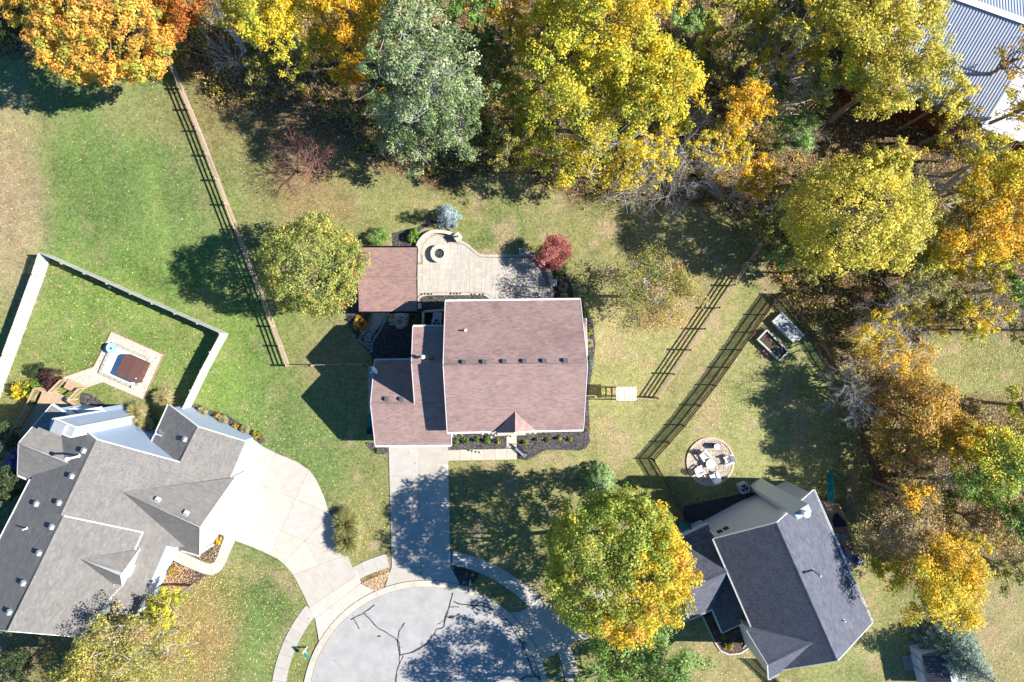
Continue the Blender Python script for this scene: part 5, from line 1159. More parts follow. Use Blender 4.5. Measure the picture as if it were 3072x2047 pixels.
x, y = zs([(555,1300)])[0]; e = empty('deck_table', G(x, y, .9), 'grey mottled square table on the lower end of the right deck', 'table', rz=-.4)
MB().box((0,0,.7), (1.1,1.3,.04)).build('table_top', M['tarp'], e); [MB().box((i*.45,j*.55,.34), (.05,.05,.68)).build('leg', M['black'], e) for i in (-1,1) for j in (-1,1)]
o = MB().box((0,0,.1), (.4,.45,.2), -.4).build('cushion', M['blue_cloth']); o.location = G(*zs([(555,1295)])[0], 1.63); tag(o, 'blue cushion lying on the grey deck table', 'cushion')
# ---------------- vegetation ----------------
PAL = {
 'orange': [((.80,.42,.08),4),((.82,.52,.09),4),((.60,.54,.09),3.6),((.38,.42,.07),1),((.76,.30,.07),.7)],
 'deep': [((.50,.16,.03),4),((.40,.11,.03),2),((.55,.28,.04),2)],
 'gold': [((.84,.54,.03),5),((.80,.43,.03),3),((.62,.48,.04),2),((.35,.36,.04),.6)],
 'yellow': [((.82,.64,.04),5),((.80,.54,.03),3),((.60,.56,.06),2),((.30,.36,.05),1)],
 'yg': [((.72,.66,.07),5),((.54,.56,.07),4),((.82,.66,.06),3),((.26,.33,.05),2)],
 'lime': [((.74,.64,.11),5),((.62,.57,.09),4),((.80,.62,.07),2.5),((.40,.42,.07),2)],
 'limeo': [((.58,.50,.12),5),((.44,.42,.10),4),((.62,.46,.14),2),((.30,.32,.08),3)],
 'green': [((.16,.30,.055),5),((.22,.36,.07),3),((.11,.20,.04),2),((.34,.38,.06),1)],
 'lgreen': [((.26,.42,.12),5),((.34,.46,.12),3),((.18,.30,.08),2)],
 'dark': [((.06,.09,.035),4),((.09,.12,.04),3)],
 'silver': [((.42,.48,.24),4),((.27,.36,.15),4),((.60,.63,.38),2),((.14,.22,.07),4)],
 'olive': [((.28,.29,.08),4),((.36,.33,.08),3),((.20,.24,.06),3),((.50,.40,.06),1)],
 'olivered': [((.46,.47,.12),4),((.34,.39,.10),3),((.54,.46,.11),2),((.56,.22,.08),.25),((.20,.27,.06),2)],
 'tan': [((.54,.39,.19),4),((.60,.42,.16),3),((.32,.27,.12),3),((.55,.40,.12),1)],
 'rust': [((.66,.41,.12),4),((.74,.46,.08),3),((.40,.30,.09),3),((.64,.40,.03),2)],
 'maple': [((.34,.42,.065),5),((.44,.48,.08),4),((.24,.33,.05),3),((.54,.46,.05),1.5)],
 'mapleg': [((.80,.58,.04),5),((.56,.48,.05),3),((.42,.44,.06),2),((.68,.36,.07),1)],
 'plum': [((.50,.14,.13),4),((.60,.24,.20),3),((.34,.09,.09),3),((.62,.34,.28),1)],
 'purple': [((.10,.045,.045),4),((.15,.07,.06),3),((.06,.03,.035),2)],
 'box': [((.16,.30,.04),4),((.24,.40,.06),3),((.09,.18,.03),3)],
 'boxy': [((.42,.40,.05),4),((.52,.44,.05),3),((.28,.32,.05),2)],
 'blue': [((.30,.40,.43),4),((.22,.32,.36),3),((.42,.50,.52),2),((.14,.22,.25),2)],
 'spruce': [((.22,.32,.26),4),((.15,.23,.19),4),((.32,.42,.34),2.5)],
 'fir': [((.22,.34,.12),4),((.15,.26,.09),3),((.30,.42,.16),2)],
 'grass': [((.46,.43,.16),4),((.34,.36,.11),3),((.62,.50,.30),2.5),((.58,.38,.34),1.6)],
 'grassg': [((.34,.36,.11),4),((.24,.29,.08),4),((.52,.44,.22),2),((.56,.38,.32),1)],
 'straw': [((.52,.44,.28),4),((.40,.36,.20),3),((.30,.30,.13),2)],
 'apple': [((.42,.13,.09),4),((.48,.24,.14),3),((.34,.22,.12),2)],
 'autumn': [((.48,.45,.10),4),((.52,.34,.13),4),((.36,.38,.09),3),((.56,.26,.12),2)],
}
def palcols(pal, clump_id, ncl, rng, mix=.30, noise_pos=None):
    P = PAL[pal] if isinstance(pal, str) else pal
    c = np.array([p[0] for p in P]); w_ = np.array([p[1] for p in P], float); w_ /= w_.sum()
    cc = rng.choice(len(P), ncl, p=w_); lc = cc[clump_id]; sw = rng.random(len(clump_id)) < mix
    lc = np.where(sw, rng.choice(len(P), len(clump_id), p=w_), lc)
    cb = rng.uniform(.80, 1.18, ncl)[clump_id]
    return c[lc]*(cb*rng.uniform(.62, 1.32, len(clump_id)))[:, None]
def leaf_quads(pos, nrm, size, rng, asp=.8, rowsz=None):
    n = len(pos); r = rng.normal(size=(n, 3)); t = np.cross(nrm, r); t /= np.linalg.norm(t, axis=1)[:, None]+1e-9
    b = np.cross(nrm, t); s = (size*rng.uniform(.6, 1.35, n))[:, None]
    t = t*s*.5; b = b*s*.5*asp
    return np.stack([pos-t, pos-b*1.0+t*.1, pos+t, pos+b*1.0+t*.1], 1)
def tube(mb_v, mb_f, a, b, r0, r1, n=5):
    d = b-a; l = np.linalg.norm(d); d = d/(l+1e-9); x = np.cross(d, [.3,.2,.9]); x /= np.linalg.norm(x)+1e-9; y = np.cross(d, x)
    t = np.arange(n)*2*PI/n; ring = np.cos(t)[:, None]*x+np.sin(t)[:, None]*y
    k = sum(len(v) for v in mb_v); mb_v.append(a+ring*r0); mb_v.append(b+ring*r1)
    for i in range(n): mb_f.append((k+i, k+(i+1)%n, k+n+(i+1)%n, k+n+i))
def limb(V, F, a, b, r0, r1, rng, n=5, wob=.08, seg=3):
    pts = [a]; L = np.linalg.norm(b-a)
    for i in range(1, seg): t = i/seg; pts.append(a+(b-a)*t+rng.normal(size=3)*L*wob*np.array([1,1,.5])+np.array([0,0,L*.06*math.sin(PI*t)]))
    pts.append(b)
    for i in range(seg): tube(V, F, pts[i], pts[i+1], r0+(r1-r0)*i/seg, r0+(r1-r0)*(i+1)/seg, n)
    return pts
SEED = [100]
def tree(px, py, r, h, pal, label, dens=1.0, leaf=.165, lobes=None, clump=.15, gap=.9, zfrac=.62, flat_=1.0, sq=(1,1), rot=0, name='broadleaf_tree', cat='tree', group=None, bark='bark', lean=(0,0), twigs=0, nclump=9, up=.85, bias=None, pal2=None, trunk=True, seed=None, rag=(.70,1.14), full=0):
    """px,py,r: crown centre and radius on the 3072 px sheet as seen from above; h: height"""
    SEED[0] += 1; rng = np.random.default_rng(seed or SEED[0]); zm = h*zfrac; c = G(px, py, zm); R = r*(H0-zm)/2048.0
    cz = min(R*flat_, h*.44); zc = h-cz*1.05
    base = np.array([c.x-lean[0], c.y-lean[1], 0.0]); e = empty(name, base, label, cat, group)
    L = lobes or int(9+R*2.6); V = []; F = []
    # lobes spread over the crown ellipsoid (a jittered golden spiral keeps them even, the random depth keeps it ragged)
    k = np.arange(L)+.5; ph = k*2.39996+rng.uniform(0, 6); rr = np.sqrt(k/L)*rng.uniform(rag[0], rag[1], L)*.82; lz = np.sqrt(np.clip(1-(rr/1.02)**2, 0, 1))*rng.uniform(.35, 1.0, L)
    low = rng.random(L) < .28; lz = np.where(low, -lz*.45, lz)
    lx = rr*np.cos(ph)*sq[0]; ly = rr*np.sin(ph)*sq[1]; cr, sr = math.cos(rot), math.sin(rot); lx, ly = lx*cr-ly*sr, lx*sr+ly*cr
    LC = np.stack([lx*R, ly*R, lz*cz+(zc-0)], 1)+np.array([lean[0], lean[1], 0])
    lr = R*rng.uniform(.22, .36, L)*(1.0 if L > 12 else 1.25)
    # clumps within each lobe
    nc = nclump; d = rng.normal(size=(L, nc, 3)); d /= np.linalg.norm(d, axis=2)[..., None]; d[..., 2] = np.abs(d[..., 2])*rng.choice([1, 1, -.5], (L, nc))
    CC = LC[:, None, :]+d*(lr[:, None]*rng.uniform(.45, 1.1, (L, nc)))[..., None]*np.array([1,1,.8]); CC = CC.reshape(-1, 3); ncl = len(CC)
    crd = R*clump*rng.uniform(.65, 1.3, ncl)
    if full:      # dense round crown: clumps on a wavy shell, upper side and flanks, plus some inside
        nc = full; L2 = L*nc; k = np.arange(L2)+.5; zz_ = 1-1.55*k/L2; th = k*2.39996; q_ = np.sqrt(1-zz_**2); w3 = 1+.07*np.sin(th_ := np.arctan2(q_*np.sin(th), q_*np.cos(th))*5+ph[0])*q_+.05*np.sin(zz_*7+ph[0]*2)+rng.normal(size=L2)*.055
        rd_ = w3*rng.choice([1,1,1,.8], L2)*.9; CC = np.stack([q_*np.cos(th)*rd_*R*sq[0], q_*np.sin(th)*rd_*R*sq[1], zz_*rd_*cz*np.where(zz_ < 0, .75, 1)+zc], 1); ncl = L2; crd = R*clump*rng.uniform(.7, 1.3, ncl)
        LC = CC[rng.choice(ncl, L, replace=False)]*np.array([.8,.8,.96]); lr = np.full(L, R*.3)
    keep = rng.random(ncl) < gap; lob = ((np.arange(ncl)//nc) % L)[keep]; CC = CC[keep]; crd = crd[keep]; ncl = len(CC)
    n = int(dens*PI*R*R*235*.84*sq[0]*sq[1]*(.2/leaf)**1.4); wgt = crd**2; cid = rng.choice(ncl, n, p=wgt/wgt.sum())
    d = rng.normal(size=(n, 3)); d /= np.linalg.norm(d, axis=1)[:, None]; rad = rng.random(n)**.45
    pos = CC[cid]+d*(crd[cid]*rad)[:, None]*np.array([1,1,.75]); pos[:, 2] = np.maximum(pos[:, 2], .3)
    nr = d*.75+rng.normal(size=(n, 3))*.45+np.array([0,0,up]); nr /= np.linalg.norm(nr, axis=1)[:, None]
    col = palcols(pal, cid, ncl, rng)
    if pal2:
        cx = CC[:, 0]/R*bias[0]+CC[:, 1]/R*bias[1]+rng.normal(size=ncl)*.22+bias[2]; pick = (cx > 0)[cid]; col = np.where(pick[:, None], palcols(pal2, cid, ncl, rng), col)
    quad_obj('crown', leaf_quads(pos, nr, leaf, rng), M['leaf'], e, col)
    if trunk:
        top = np.array([lean[0]*.6, lean[1]*.6, zc-cz*.25]); r0 = .06+.013*h
        tp = limb(V, F, np.array([0,0,-.1]), top, r0, r0*.6, rng, 7, .012, 3)
        for i in range(L):
            tq = rng.uniform(0, 1.0); st_ = tp[2]*(1-tq)+tp[3]*tq; limb(V, F, st_, LC[i], r0*.30, .025, rng, 5, .06, 3)
            for q in CC[(np.linalg.norm(CC-LC[i], axis=1) < lr[i]*1.3)][:5]: limb(V, F, LC[i], q, .03, .010, rng, 3, .05, 2)
        for i in range(twigs):
            j = rng.integers(ncl); q = CC[j]+rng.normal(size=3)*R*.16; limb(V, F, LC[lob[j]], q, .022, .008, rng, 3, .08, 2)
        mesh_obj('trunk', np.concatenate(V), F, M[bark], e)
    return e
def bare(px, py, r, h, label, n0=9, bark='bark_grey', leafpal=None, leaves=0, name='bare_tree', cat='tree', group=None, depth=4, leaf=.14, spread=1.0, thick=1.0, zfrac=.6, bush=False):
    SEED[0] += 1; rng = np.random.default_rng(SEED[0]); zm = h*zfrac; c = G(px, py, zm); R = r*(H0-zm)/2048.0
    e = empty(name, (c.x, c.y, 0), label, cat, group); V = []; F = []; tips = []
    def grow(p, d, L, rad, k):
        q = p+d*L+rng.normal(size=3)*L*.08; mid = (p+q)/2+rng.normal(size=3)*L*.07
        tube(V, F, p, mid, rad, rad*.8, 4 if k > 2 else 3); tube(V, F, mid, q, rad*.8, rad*.6, 4 if k > 2 else 3)
        if k == 0: tips.append(q); return
        for i in range(3 if k > 1 else 4):
            nd_ = d+rng.normal(size=3)*np.array([.48,.48,.30])*spread; nd_ /= np.linalg.norm(nd_); st_ = p+(q-p)*rng.uniform(.45, 1); grow(st_ if i else q, nd_, L*rng.uniform(.6, .85), rad*.55, k-1)
    rt = (.05+.012*h)*thick; z0 = 0 if bush else h*.28
    if not bush: tube(V, F, np.array([0,0,-.1]), np.array([0,0,z0]), rt, rt*.8, 6)
    for i in range(n0):
        a = 2*PI*(i+rng.uniform(-.3,.3))/n0; el = rng.uniform(.35, 1.0) if i % 3 else 1.4; d = np.array([math.cos(a)*math.cos(el), math.sin(a)*math.cos(el), math.sin(el)])
        L = min(R/(max(math.cos(el), .45)*2.5), h*.33); grow(np.array([0,0,z0*rng.uniform(.75, 1)]) if not bush else np.array([0,0,0.]), d, L, rt*.42, depth-1)
    mesh_obj('branches', np.concatenate(V), F, M[bark], e)
    if leaves:
        T = np.array(tips); cid = rng.integers(0, len(T), leaves); pos = T[cid]+rng.normal(size=(leaves, 3))*R*.07; pos[:, 2] = np.maximum(pos[:, 2], .1); nr = rng.normal(size=(leaves, 3))+np.array([0,0,.6]); nr /= np.linalg.norm(nr, axis=1)[:, None]
        quad_obj('leaves', leaf_quads(pos, nr, leaf, rng), M['leaf'], e, palcols(leafpal, cid, len(T), rng))
    return e
def conifer(px, py, r, h, pal, label, dens=1.0, pw=.8, name='spruce_tree', cat='tree', ztop=None, leaf=.20, top=.05):
    """px,py = where the trunk meets the ground"""
    SEED[0] += 1; rng = np.random.default_rng(SEED[0]); c = G(px, py, 0); R = r/32.0; e = empty(name, c, label, cat)
    V = []; F = []; tube(V, F, np.array([0,0,-.1]), np.array([0,0,h*.97]), .05+.012*h, .02, 6)
    lv = max(7, int(h*1.9)); P = []; Nn = []; CI = []; cid = 0
    for i in range(lv):
        t = (i+.3)/lv; z = .25+t*(h*.97-.25); rr = R*(1-t)**pw+top; nb = max(5, int(rr*7))
        for j in range(nb):
            a = 2*PI*(j+rng.uniform(-.3,.3))/nb+i*.7; rl = rr*rng.uniform(.78, 1.1); d = np.array([math.cos(a), math.sin(a), -.12]); b = np.array([0,0,z+rng.uniform(-.15,.15)])
            tube(V, F, b, b+d*rl*.9, .03, .01, 3); m_ = int(dens*rl*rl*46/lv**.5+dens*rl*24)
            s = rng.random(m_)**.6; wdt = (1.05-s)*rl*.30+.07; side = rng.uniform(-1, 1, m_)*wdt
            p = b+d*(s*rl)[:, None]+np.array([-math.sin(a), math.cos(a), 0])*side[:, None]; p[:, 2] += .10*rng.normal(size=m_)-np.abs(side)*.25+.06
            P.append(p); q = d*.8+rng.normal(size=(m_, 3))*.5; q[:, 2] = np.abs(q[:, 2])+.7; Nn.append(q/np.linalg.norm(q, axis=1)[:, None]); CI.append(np.full(m_, cid)); cid += 1
    P = np.concatenate(P); Nn = np.concatenate(Nn); CI = np.concatenate(CI); P[:, 2] = np.maximum(P[:, 2], .05)
    quad_obj('crown', leaf_quads(P, Nn, leaf, rng, .38), M['needle'], e, palcols(pal, CI, cid, rng)); mesh_obj('trunk', np.concatenate(V), F, M['bark'], e); return e
def shrub(px, py, r, h, pal, label, name='shrub', cat='shrub', group=None, leaf=.07, dens=1.0, sq=(1,1), rot=0):
    SEED[0] += 1; rng = np.random.default_rng(SEED[0]); c = G(px, py, h*.6); R = r*(H0-h*.6)/2048.0; e = empty(name, (c.x, c.y, 0), label, cat, group)
    ncl = int(14+R*22); d = rng.normal(size=(ncl, 3)); d /= np.linalg.norm(d, axis=1)[:, None]; d[:, 2] = np.abs(d[:, 2]); rd_ = rng.uniform(.45, .86, ncl)
    cr, sr = math.cos(rot), math.sin(rot); X = d[:, 0]*rd_*R*sq[0]; Y = d[:, 1]*rd_*R*sq[1]; CC = np.stack([X*cr-Y*sr, X*sr+Y*cr, .12+d[:, 2]*rd_*h*.85], 1); cl = R*rng.uniform(.16, .34, ncl)
    n = int(dens*PI*R*R*3.4/(leaf*leaf*.5))+150; cid = rng.integers(0, ncl, n); d = rng.normal(size=(n, 3)); d /= np.linalg.norm(d, axis=1)[:, None]; pos = CC[cid]+d*(cl[cid]*rng.random(n)**.5)[:, None]; pos[:, 2] = np.maximum(pos[:, 2], .06)
    nr = d+rng.normal(size=(n, 3))*.5+np.array([0,0,.5]); nr /= np.linalg.norm(nr, axis=1)[:, None]
    quad_obj('foliage', leaf_quads(pos, nr, leaf, rng), M['leaf'], e, palcols(pal, cid, ncl, rng)); V = []; F = []
    for i in range(8): tube(V, F, np.array([0,0,-.02]), CC[rng.integers(ncl)]*.9, .02, .008, 4)
    mesh_obj('stems', np.concatenate(V), F, M['bark'], e); return e
def tuft(px, py, r, h, pal, label, n=900, name='ornamental_grass', cat='grass', group=None, wid=.03, sq=(1,1), rot=0, clumps=1):
    SEED[0] += 1; rng = np.random.default_rng(SEED[0]); c = G(px, py, h*.4); R = r*(H0-h*.4)/2048.0; e = empty(name, (c.x, c.y, 0), label, cat, group); a = rng.uniform(0, 2*PI, n); s = rng.random(n)**.55
    cr, sr = math.cos(rot), math.sin(rot); ux = np.cos(a)*sq[0]; uy = np.sin(a)*sq[1]; u = np.stack([ux*cr-uy*sr, ux*sr+uy*cr, np.zeros(n)], 1)
    cl = np.stack([np.linspace(-.35,.35,clumps) if clumps > 1 else np.zeros(1)]*1, 1); off = np.zeros((n, 3)); off[:, 1] = cl[rng.integers(0, clumps, n), 0]*R*(1.6 if clumps > 1 else 0)
    b = off+u*(rng.random(n)*.15*R)[:, None]; t1 = b+u*(s*R*.45)[:, None]; t1[:, 2] = h*rng.uniform(.55, .8, n)*(1-.2*s); t2 = b+u*(s*R*rng.uniform(.6,1.15,n))[:, None]; t2[:, 2] = h*rng.uniform(.5, 1.1, n)*(1.05-.5*s)
    p = np.stack([-np.sin(a), np.cos(a), np.zeros(n)], 1)*wid*.5; V = np.concatenate([np.stack([b-p, b+p, t1+p, t1-p], 1), np.stack([t1-p, t1+p, t2+p*.3, t2-p*.3], 1)]); col = palcols(pal, np.arange(n), n, rng); quad_obj('blades', V, M['leaf'], e, np.concatenate([col, col*1.1])); return e
def T(x, y, r, *a, **k): return tree(x*K, y*K, r*K, *a, **k)
def B(x, y, r, *a, **k): return bare(x*K, y*K, r*K, *a, **k)

# the big front maple and its neighbours (survey in 2353 px sheet)
T(1420,1303,174, 15.5, 'maple', 'large round maple, green turning golden, between the circle and the slate-roofed house', dens=1.9, leaf=.19, lobes=40, full=12, clump=.10, gap=1, up=.6, pal2='mapleg', bias=(.8,-.75,-.12), flat_=1.0, seed=11)
conifer(1785, 1440, 60, 6.5, 'fir', 'small green spruce at the top edge of the large front maple', dens=3.0, leaf=.15)
T(1480,1535,135, 12, 'green', 'mid-green tree at the bottom edge, just below the large front maple', dens=1.0, leaf=.19, lobes=24, pal2='lgreen', bias=(.3,.5,0))
T(1340,1655,110, 12, 'green', 'green tree just outside the bottom edge whose crown shades the circle', dens=.9, lobes=18)
T(1560,1640,100, 11, 'green', 'second green tree below the bottom edge, right of the circle', dens=.6, lobes=14)
T(714,610,120, 12, 'olivered', 'rounded olive-green tree with reddish tips beside the pavilion', dens=1.7, leaf=.15, lobes=40, full=10, clump=.11, flat_=1.15, zfrac=.6, up=.6, gap=1)
T(1500,672,108, 9.5, 'olive', 'half-bare olive and orange tree on the lawn right of the patio', dens=.85, leaf=.13, lobes=34, gap=.85, rag=(.75,1.1), pal2='autumn', bias=(.9,-.5,.1), twigs=120, bark='bark_grey', clump=.19)
B(700,375,72, 5.5, 'nearly bare crabapple with reddish twigs and fruit on the back lawn', n0=10, bark='twig_red', leafpal='apple', leaves=1500, leaf=.09, depth=5, spread=1.1, name='crabapple_tree')
T(1275,583,40, 3.6, 'plum', 'red-leaved shrub tree at the right end of the patio', dens=2.6, leaf=.10, lobes=16, flat_=1.0, name='plum_tree', clump=.26, zfrac=.6, sq=(.85,1.2), rot=-.7)
conifer(1348, 656, 36, 4.4, 'blue', 'small blue spruce standing above the fire pit patio', dens=6, leaf=.10, top=.12, pw=.45)
# left lawn and lower left
T(236,16,182, 13, 'orange', 'big orange and gold maple at the upper left corner of the lawn', dens=1.7, leaf=.19, lobes=40, full=12, clump=.085, flat_=.75, seed=5, gap=1)
T(100,-40,110, 11, 'orange', 'orange maple crown cut by the top edge at the far left', dens=1.0, leaf=.2, lobes=18)
T(435,40,62, 10, 'deep', 'deep orange tree behind the right side of the big orange maple', dens=1.2, lobes=16, clump=.2)
T(15,70,62, 9, 'dark', 'dark green shaded tree in the upper left corner', dens=1.0, lobes=12)
T(325,1480,128, 10, 'limeo', 'yellow-green tree at the bottom left overlapping the grey roof', dens=.72, leaf=.15, lobes=30, gap=.75, pal2='tan', bias=(.5,.6,-.35), twigs=80, bark='bark_grey')
T(190,1565,110, 9, 'limeo', 'yellow tree at the bottom edge below the grey-roofed house', dens=.9, leaf=.16, lobes=20, gap=.85)
T(390,1385,50, 7, 'yg', 'small yellow-green crown touching the lower porch eave of the grey-roofed house', dens=.9, lobes=12, leaf=.15)
T(35,1535,60, 7, 'dark', 'dark green tree in the bottom left corner', dens=1.1, lobes=12)
T(0,1010,46, 5, 'dark', 'dark green hedge tree below the left fence end', dens=1.4, lobes=12); T(20,1110,48, 5, 'dark', 'dark green hedge tree beside the deck railing at the left edge', dens=1.4, lobes=12)
# the wood along the top
forest = [
 (640,45,92,12,'yellow','yellow tree at the top edge right of the fallen grey log',dict(dens=.95,gap=.8,pal2='yg',bias=(-.6,.3,0),twigs=60)),
 (690,130,60,9,'yg','thin yellow-green tree in front of the golden maple at the top',dict(dens=.5,gap=.7,twigs=60)),
 (825,62,84,13,'gold','glowing golden-orange maple at the top left of the grey-green poplar',dict(dens=1.25,lobes=26,clump=.17)),
 (815,185,46,9,'gold','low golden crown peeping out below the golden-orange maple',dict(dens=.9)),
 (735,20,60,11,'yellow','pale yellow crown at the top edge left of the golden-orange maple',dict(dens=.7,gap=.8)),
 (905,30,60,12,'yg','yellow-green crown at the top edge just left of the poplar tip',dict(dens=.8)),
 (985,200,150,15,'silver','large grey-green poplar leaning out over the back lawn',dict(dens=.85,lobes=40,gap=.75,rag=(.6,1.22),nclump=9,clump=.10,bark='bark_grey',leaf=.16,twigs=80,seed=21)),
 (945,305,92,9,'silver','lowest grey-green crown of the poplar group, hanging over the lawn',dict(dens=.9,lobes=22,clump=.15,bark='bark_grey',leaf=.16,gap=.85)),
 (1060,300,70,11,'silver','right-hand grey-green crown of the poplar group',dict(dens=.85,lobes=16,clump=.16,bark='bark_grey',leaf=.16)),
 (950,80,70,15,'silver','upper grey-green crown of the poplar group at the top',dict(dens=.8,lobes=16,clump=.16,bark='bark_grey',leaf=.17)),
 (1085,25,66,12,'green','bright green tree at the top edge right of the poplar',dict(dens=1.1,pal2='lgreen',bias=(0,.6,0))),
 (1170,60,50,11,'gold','sparse golden crown at the top edge right of the bright green tree',dict(dens=.5,gap=.7)),
 (1135,180,55,8,'olive','small olive tree between the poplar and the tall yellow-green trees',dict(dens=.7,gap=.8)),
 (1160,330,60,8,'olive','low olive tree at the lawn edge right of the poplar',dict(dens=.65,gap=.75,twigs=60)),
 (1260,60,90,13,'yellow','yellow tree at the top edge left of the tallest yellow-green crown',dict(dens=.8,gap=.85)),
 (1400,75,118,17,'yg','tallest yellow-green tree at the top centre',dict(dens=1.0,lobes=34,clump=.14,pal2='yellow',bias=(.5,-.5,-.1))),
 (1300,200,115,15,'yg','broad yellow-green tree, left one in the tall central group',dict(dens=.9,lobes=30,clump=.14,twigs=60)),
 (1480,215,112,16,'yg','broad yellow-green tree, right one in the tall central group',dict(dens=1.0,lobes=30,clump=.14,pal2='yellow',bias=(.6,0,-.2))),
 (1385,330,110,12,'yg','yellow-green tree with drooping bare twigs at the lawn edge, centre',dict(dens=.55,gap=.6,pal2='yellow',bias=(0,-.8,.1),twigs=200,bark='bark_grey')),
 (1280,360,70,9,'yg','low yellow-green tree reaching over the lawn below the central group',dict(dens=.6,gap=.7,twigs=60)),
 (1490,370,66,10,'yellow','thin yellow tree above the tangle of bare grey shrubs',dict(dens=.45,gap=.55,twigs=140,bark='bark_grey')),
 (1565,75,44,10,'lgreen','light green tree standing alone between the yellow crowns at the top',dict(dens=1.2)),
 (1640,20,60,12,'yg','thin crown over dark trunks at the top edge',dict(dens=.45,gap=.6,twigs=60)),
 (1690,130,56,10,'olive','sparse olive tree above the golden honeylocust',dict(dens=.5,gap=.6,twigs=60)),
 (1790,60,95,14,'olive','sparse olive-yellow tree with leaning dark limbs at the upper right',dict(dens=.55,gap=.6,twigs=160,pal2='yellow',bias=(.3,.3,-.2),lean=(2.2,1.5))),
 (1745,190,50,8,'green','low green and yellow crown above the golden honeylocust',dict(dens=.9,pal2='yellow',bias=(0,.8,0))),
 (1692,268,58,10,'gold','bright golden tree standing above the right end of the wood edge',dict(dens=1.0,lobes=20,clump=.18,gap=.85)),
 (1650,345,62,8,'yellow','loose yellow tree below the bright golden tree',dict(dens=.5,gap=.6,twigs=120,bark='bark_grey')),
 (1735,410,46,7,'gold','small golden tree at the upper end of the right cedar fence',dict(dens=.9,gap=.75)),
 (1822,315,58,7,'lgreen','feathery pale green young tree beside the leaf-covered clearing',dict(dens=.75,leaf=.15,gap=.85)),
 (1945,55,110,15,'lime','wide lime-yellow tree at the top left of the barn roof',dict(dens=.95,lobes=30,clump=.15)),
 (2040,62,76,14,'lime','lime-yellow tree overhanging the upper left barn roof',dict(dens=.6,lobes=22,gap=.7)),
 (2030,194,100,15,'lime','broad lime-yellow tree in front of the barn roof',dict(dens=1.0,lobes=34,clump=.14,twigs=60)),
 (1925,190,80,12,'yg','yellow-green tree left of the broad lime tree by the barn',dict(dens=.8,gap=.85)),
 (1850,210,62,10,'olive','greyish half-bare tree above the leaf-covered clearing',dict(dens=.4,gap=.5,twigs=160,bark='bark_grey')),
 (2190,292,66,8,'yellow','thin yellow tree crossing the lower edge of the barn roof',dict(dens=.28,gap=.55,twigs=120)),
 (2290,160,52,12,'gold','thin golden twigs rising in front of the barn roof at the right edge',dict(dens=.2,gap=.5,twigs=120)),
 (2250,375,66,8,'yg','yellow-green tree below the white lean-to roof',dict(dens=.55,gap=.65,twigs=140)),
 (2330,260,60,11,'yellow','yellow crown at the right edge beside the lean-to',dict(dens=.6,gap=.7)),
 (1970,500,140,14,'lime','large bright lime-yellow tree beyond the end of the cedar fence',dict(dens=1.3,lobes=36,full=9,clump=.12,seed=31,gap=.85)),
 (2000,392,48,12,'lime','pointed upper crown just above the large lime-yellow tree',dict(dens=1.1)),
 (2250,490,118,13,'gold','wide golden tree at the right edge, middle of the wood',dict(dens=.95,lobes=32,clump=.15,gap=.85,pal2='yellow',bias=(.4,.5,-.1))),
 (2150,540,56,10,'olive','half-bare tree between the lime-yellow and the golden tree',dict(dens=.45,gap=.6,twigs=140,bark='bark_grey')),
 (2320,560,60,11,'gold','golden crown cut by the right edge below the wide golden tree',dict(dens=.9)),
 (2335,665,52,9,'lgreen','green tree at the right edge above the shaded lawn',dict(dens=1.0)),
 (2225,735,66,9,'yellow','drooping yellow sprays over the shaded lawn at the right',dict(dens=.45,gap=.5,twigs=120)),
 (2100,660,60,7,'olive','low olive thicket tree below the half-bare tree on the right',dict(dens=.5,gap=.6,twigs=60)),
 (2045,790,92,7,'gold','yellow tree with grey bare branches behind the raised beds',dict(dens=.45,gap=.5,twigs=200,bark='bark_grey',pal2='yellow',bias=(-.3,.5,0))),
 (2105,955,108,8.5,'rust','orange-brown tree overhanging the right yard fence',dict(dens=1.15,lobes=30,clump=.15,leaf=.16)),
 (2180,1010,56,10,'gold','golden-orange crown on the right flank of the orange-brown tree',dict(dens=1.1)),
 (2290,1050,110,12,'green','large green tree at the right edge, below the open lawn',dict(dens=1.05,lobes=28,pal2='yg',bias=(-.2,.6,-.1))),
 (2330,930,56,10,'yg','yellow-green crown at the right edge above the large green tree',dict(dens=.8)),
 (2330,1180,60,10,'green','green crown at the right edge below the large green tree',dict(dens=.9)),
 (2072,1130,34,8,'gold','small bright golden crown above the tan thicket',dict(dens=1.2)),
 (2080,1210,110,7,'tan','wide tan-brown thicket tree right of the deck',dict(dens=.85,lobes=34,leaf=.13,gap=.85,twigs=200,bark='bark_grey')),
 (2230,1190,56,7,'tan','tan tree between the thicket and the right edge',dict(dens=.6,leaf=.14,twigs=60)),
 (2195,1235,34,8,'yellow','small yellow crown leaning out of the tan thicket',dict(dens=.9,leaf=.16)),
 (2145,1325,104,11,'gold','golden-yellow tree above the dark big spruce',dict(dens=1.05,lobes=28,pal2='yellow',bias=(-.4,-.5,.2))),
 (2300,1300,50,6,'olive','low olive tree on the lawn at the lower right edge',dict(dens=.5,gap=.6,twigs=60)),
 (1790,590,40,5,'lgreen','small light green shrub tree at the upper end of the cedar fence',dict(dens=.7,leaf=.13,gap=.8)),
]
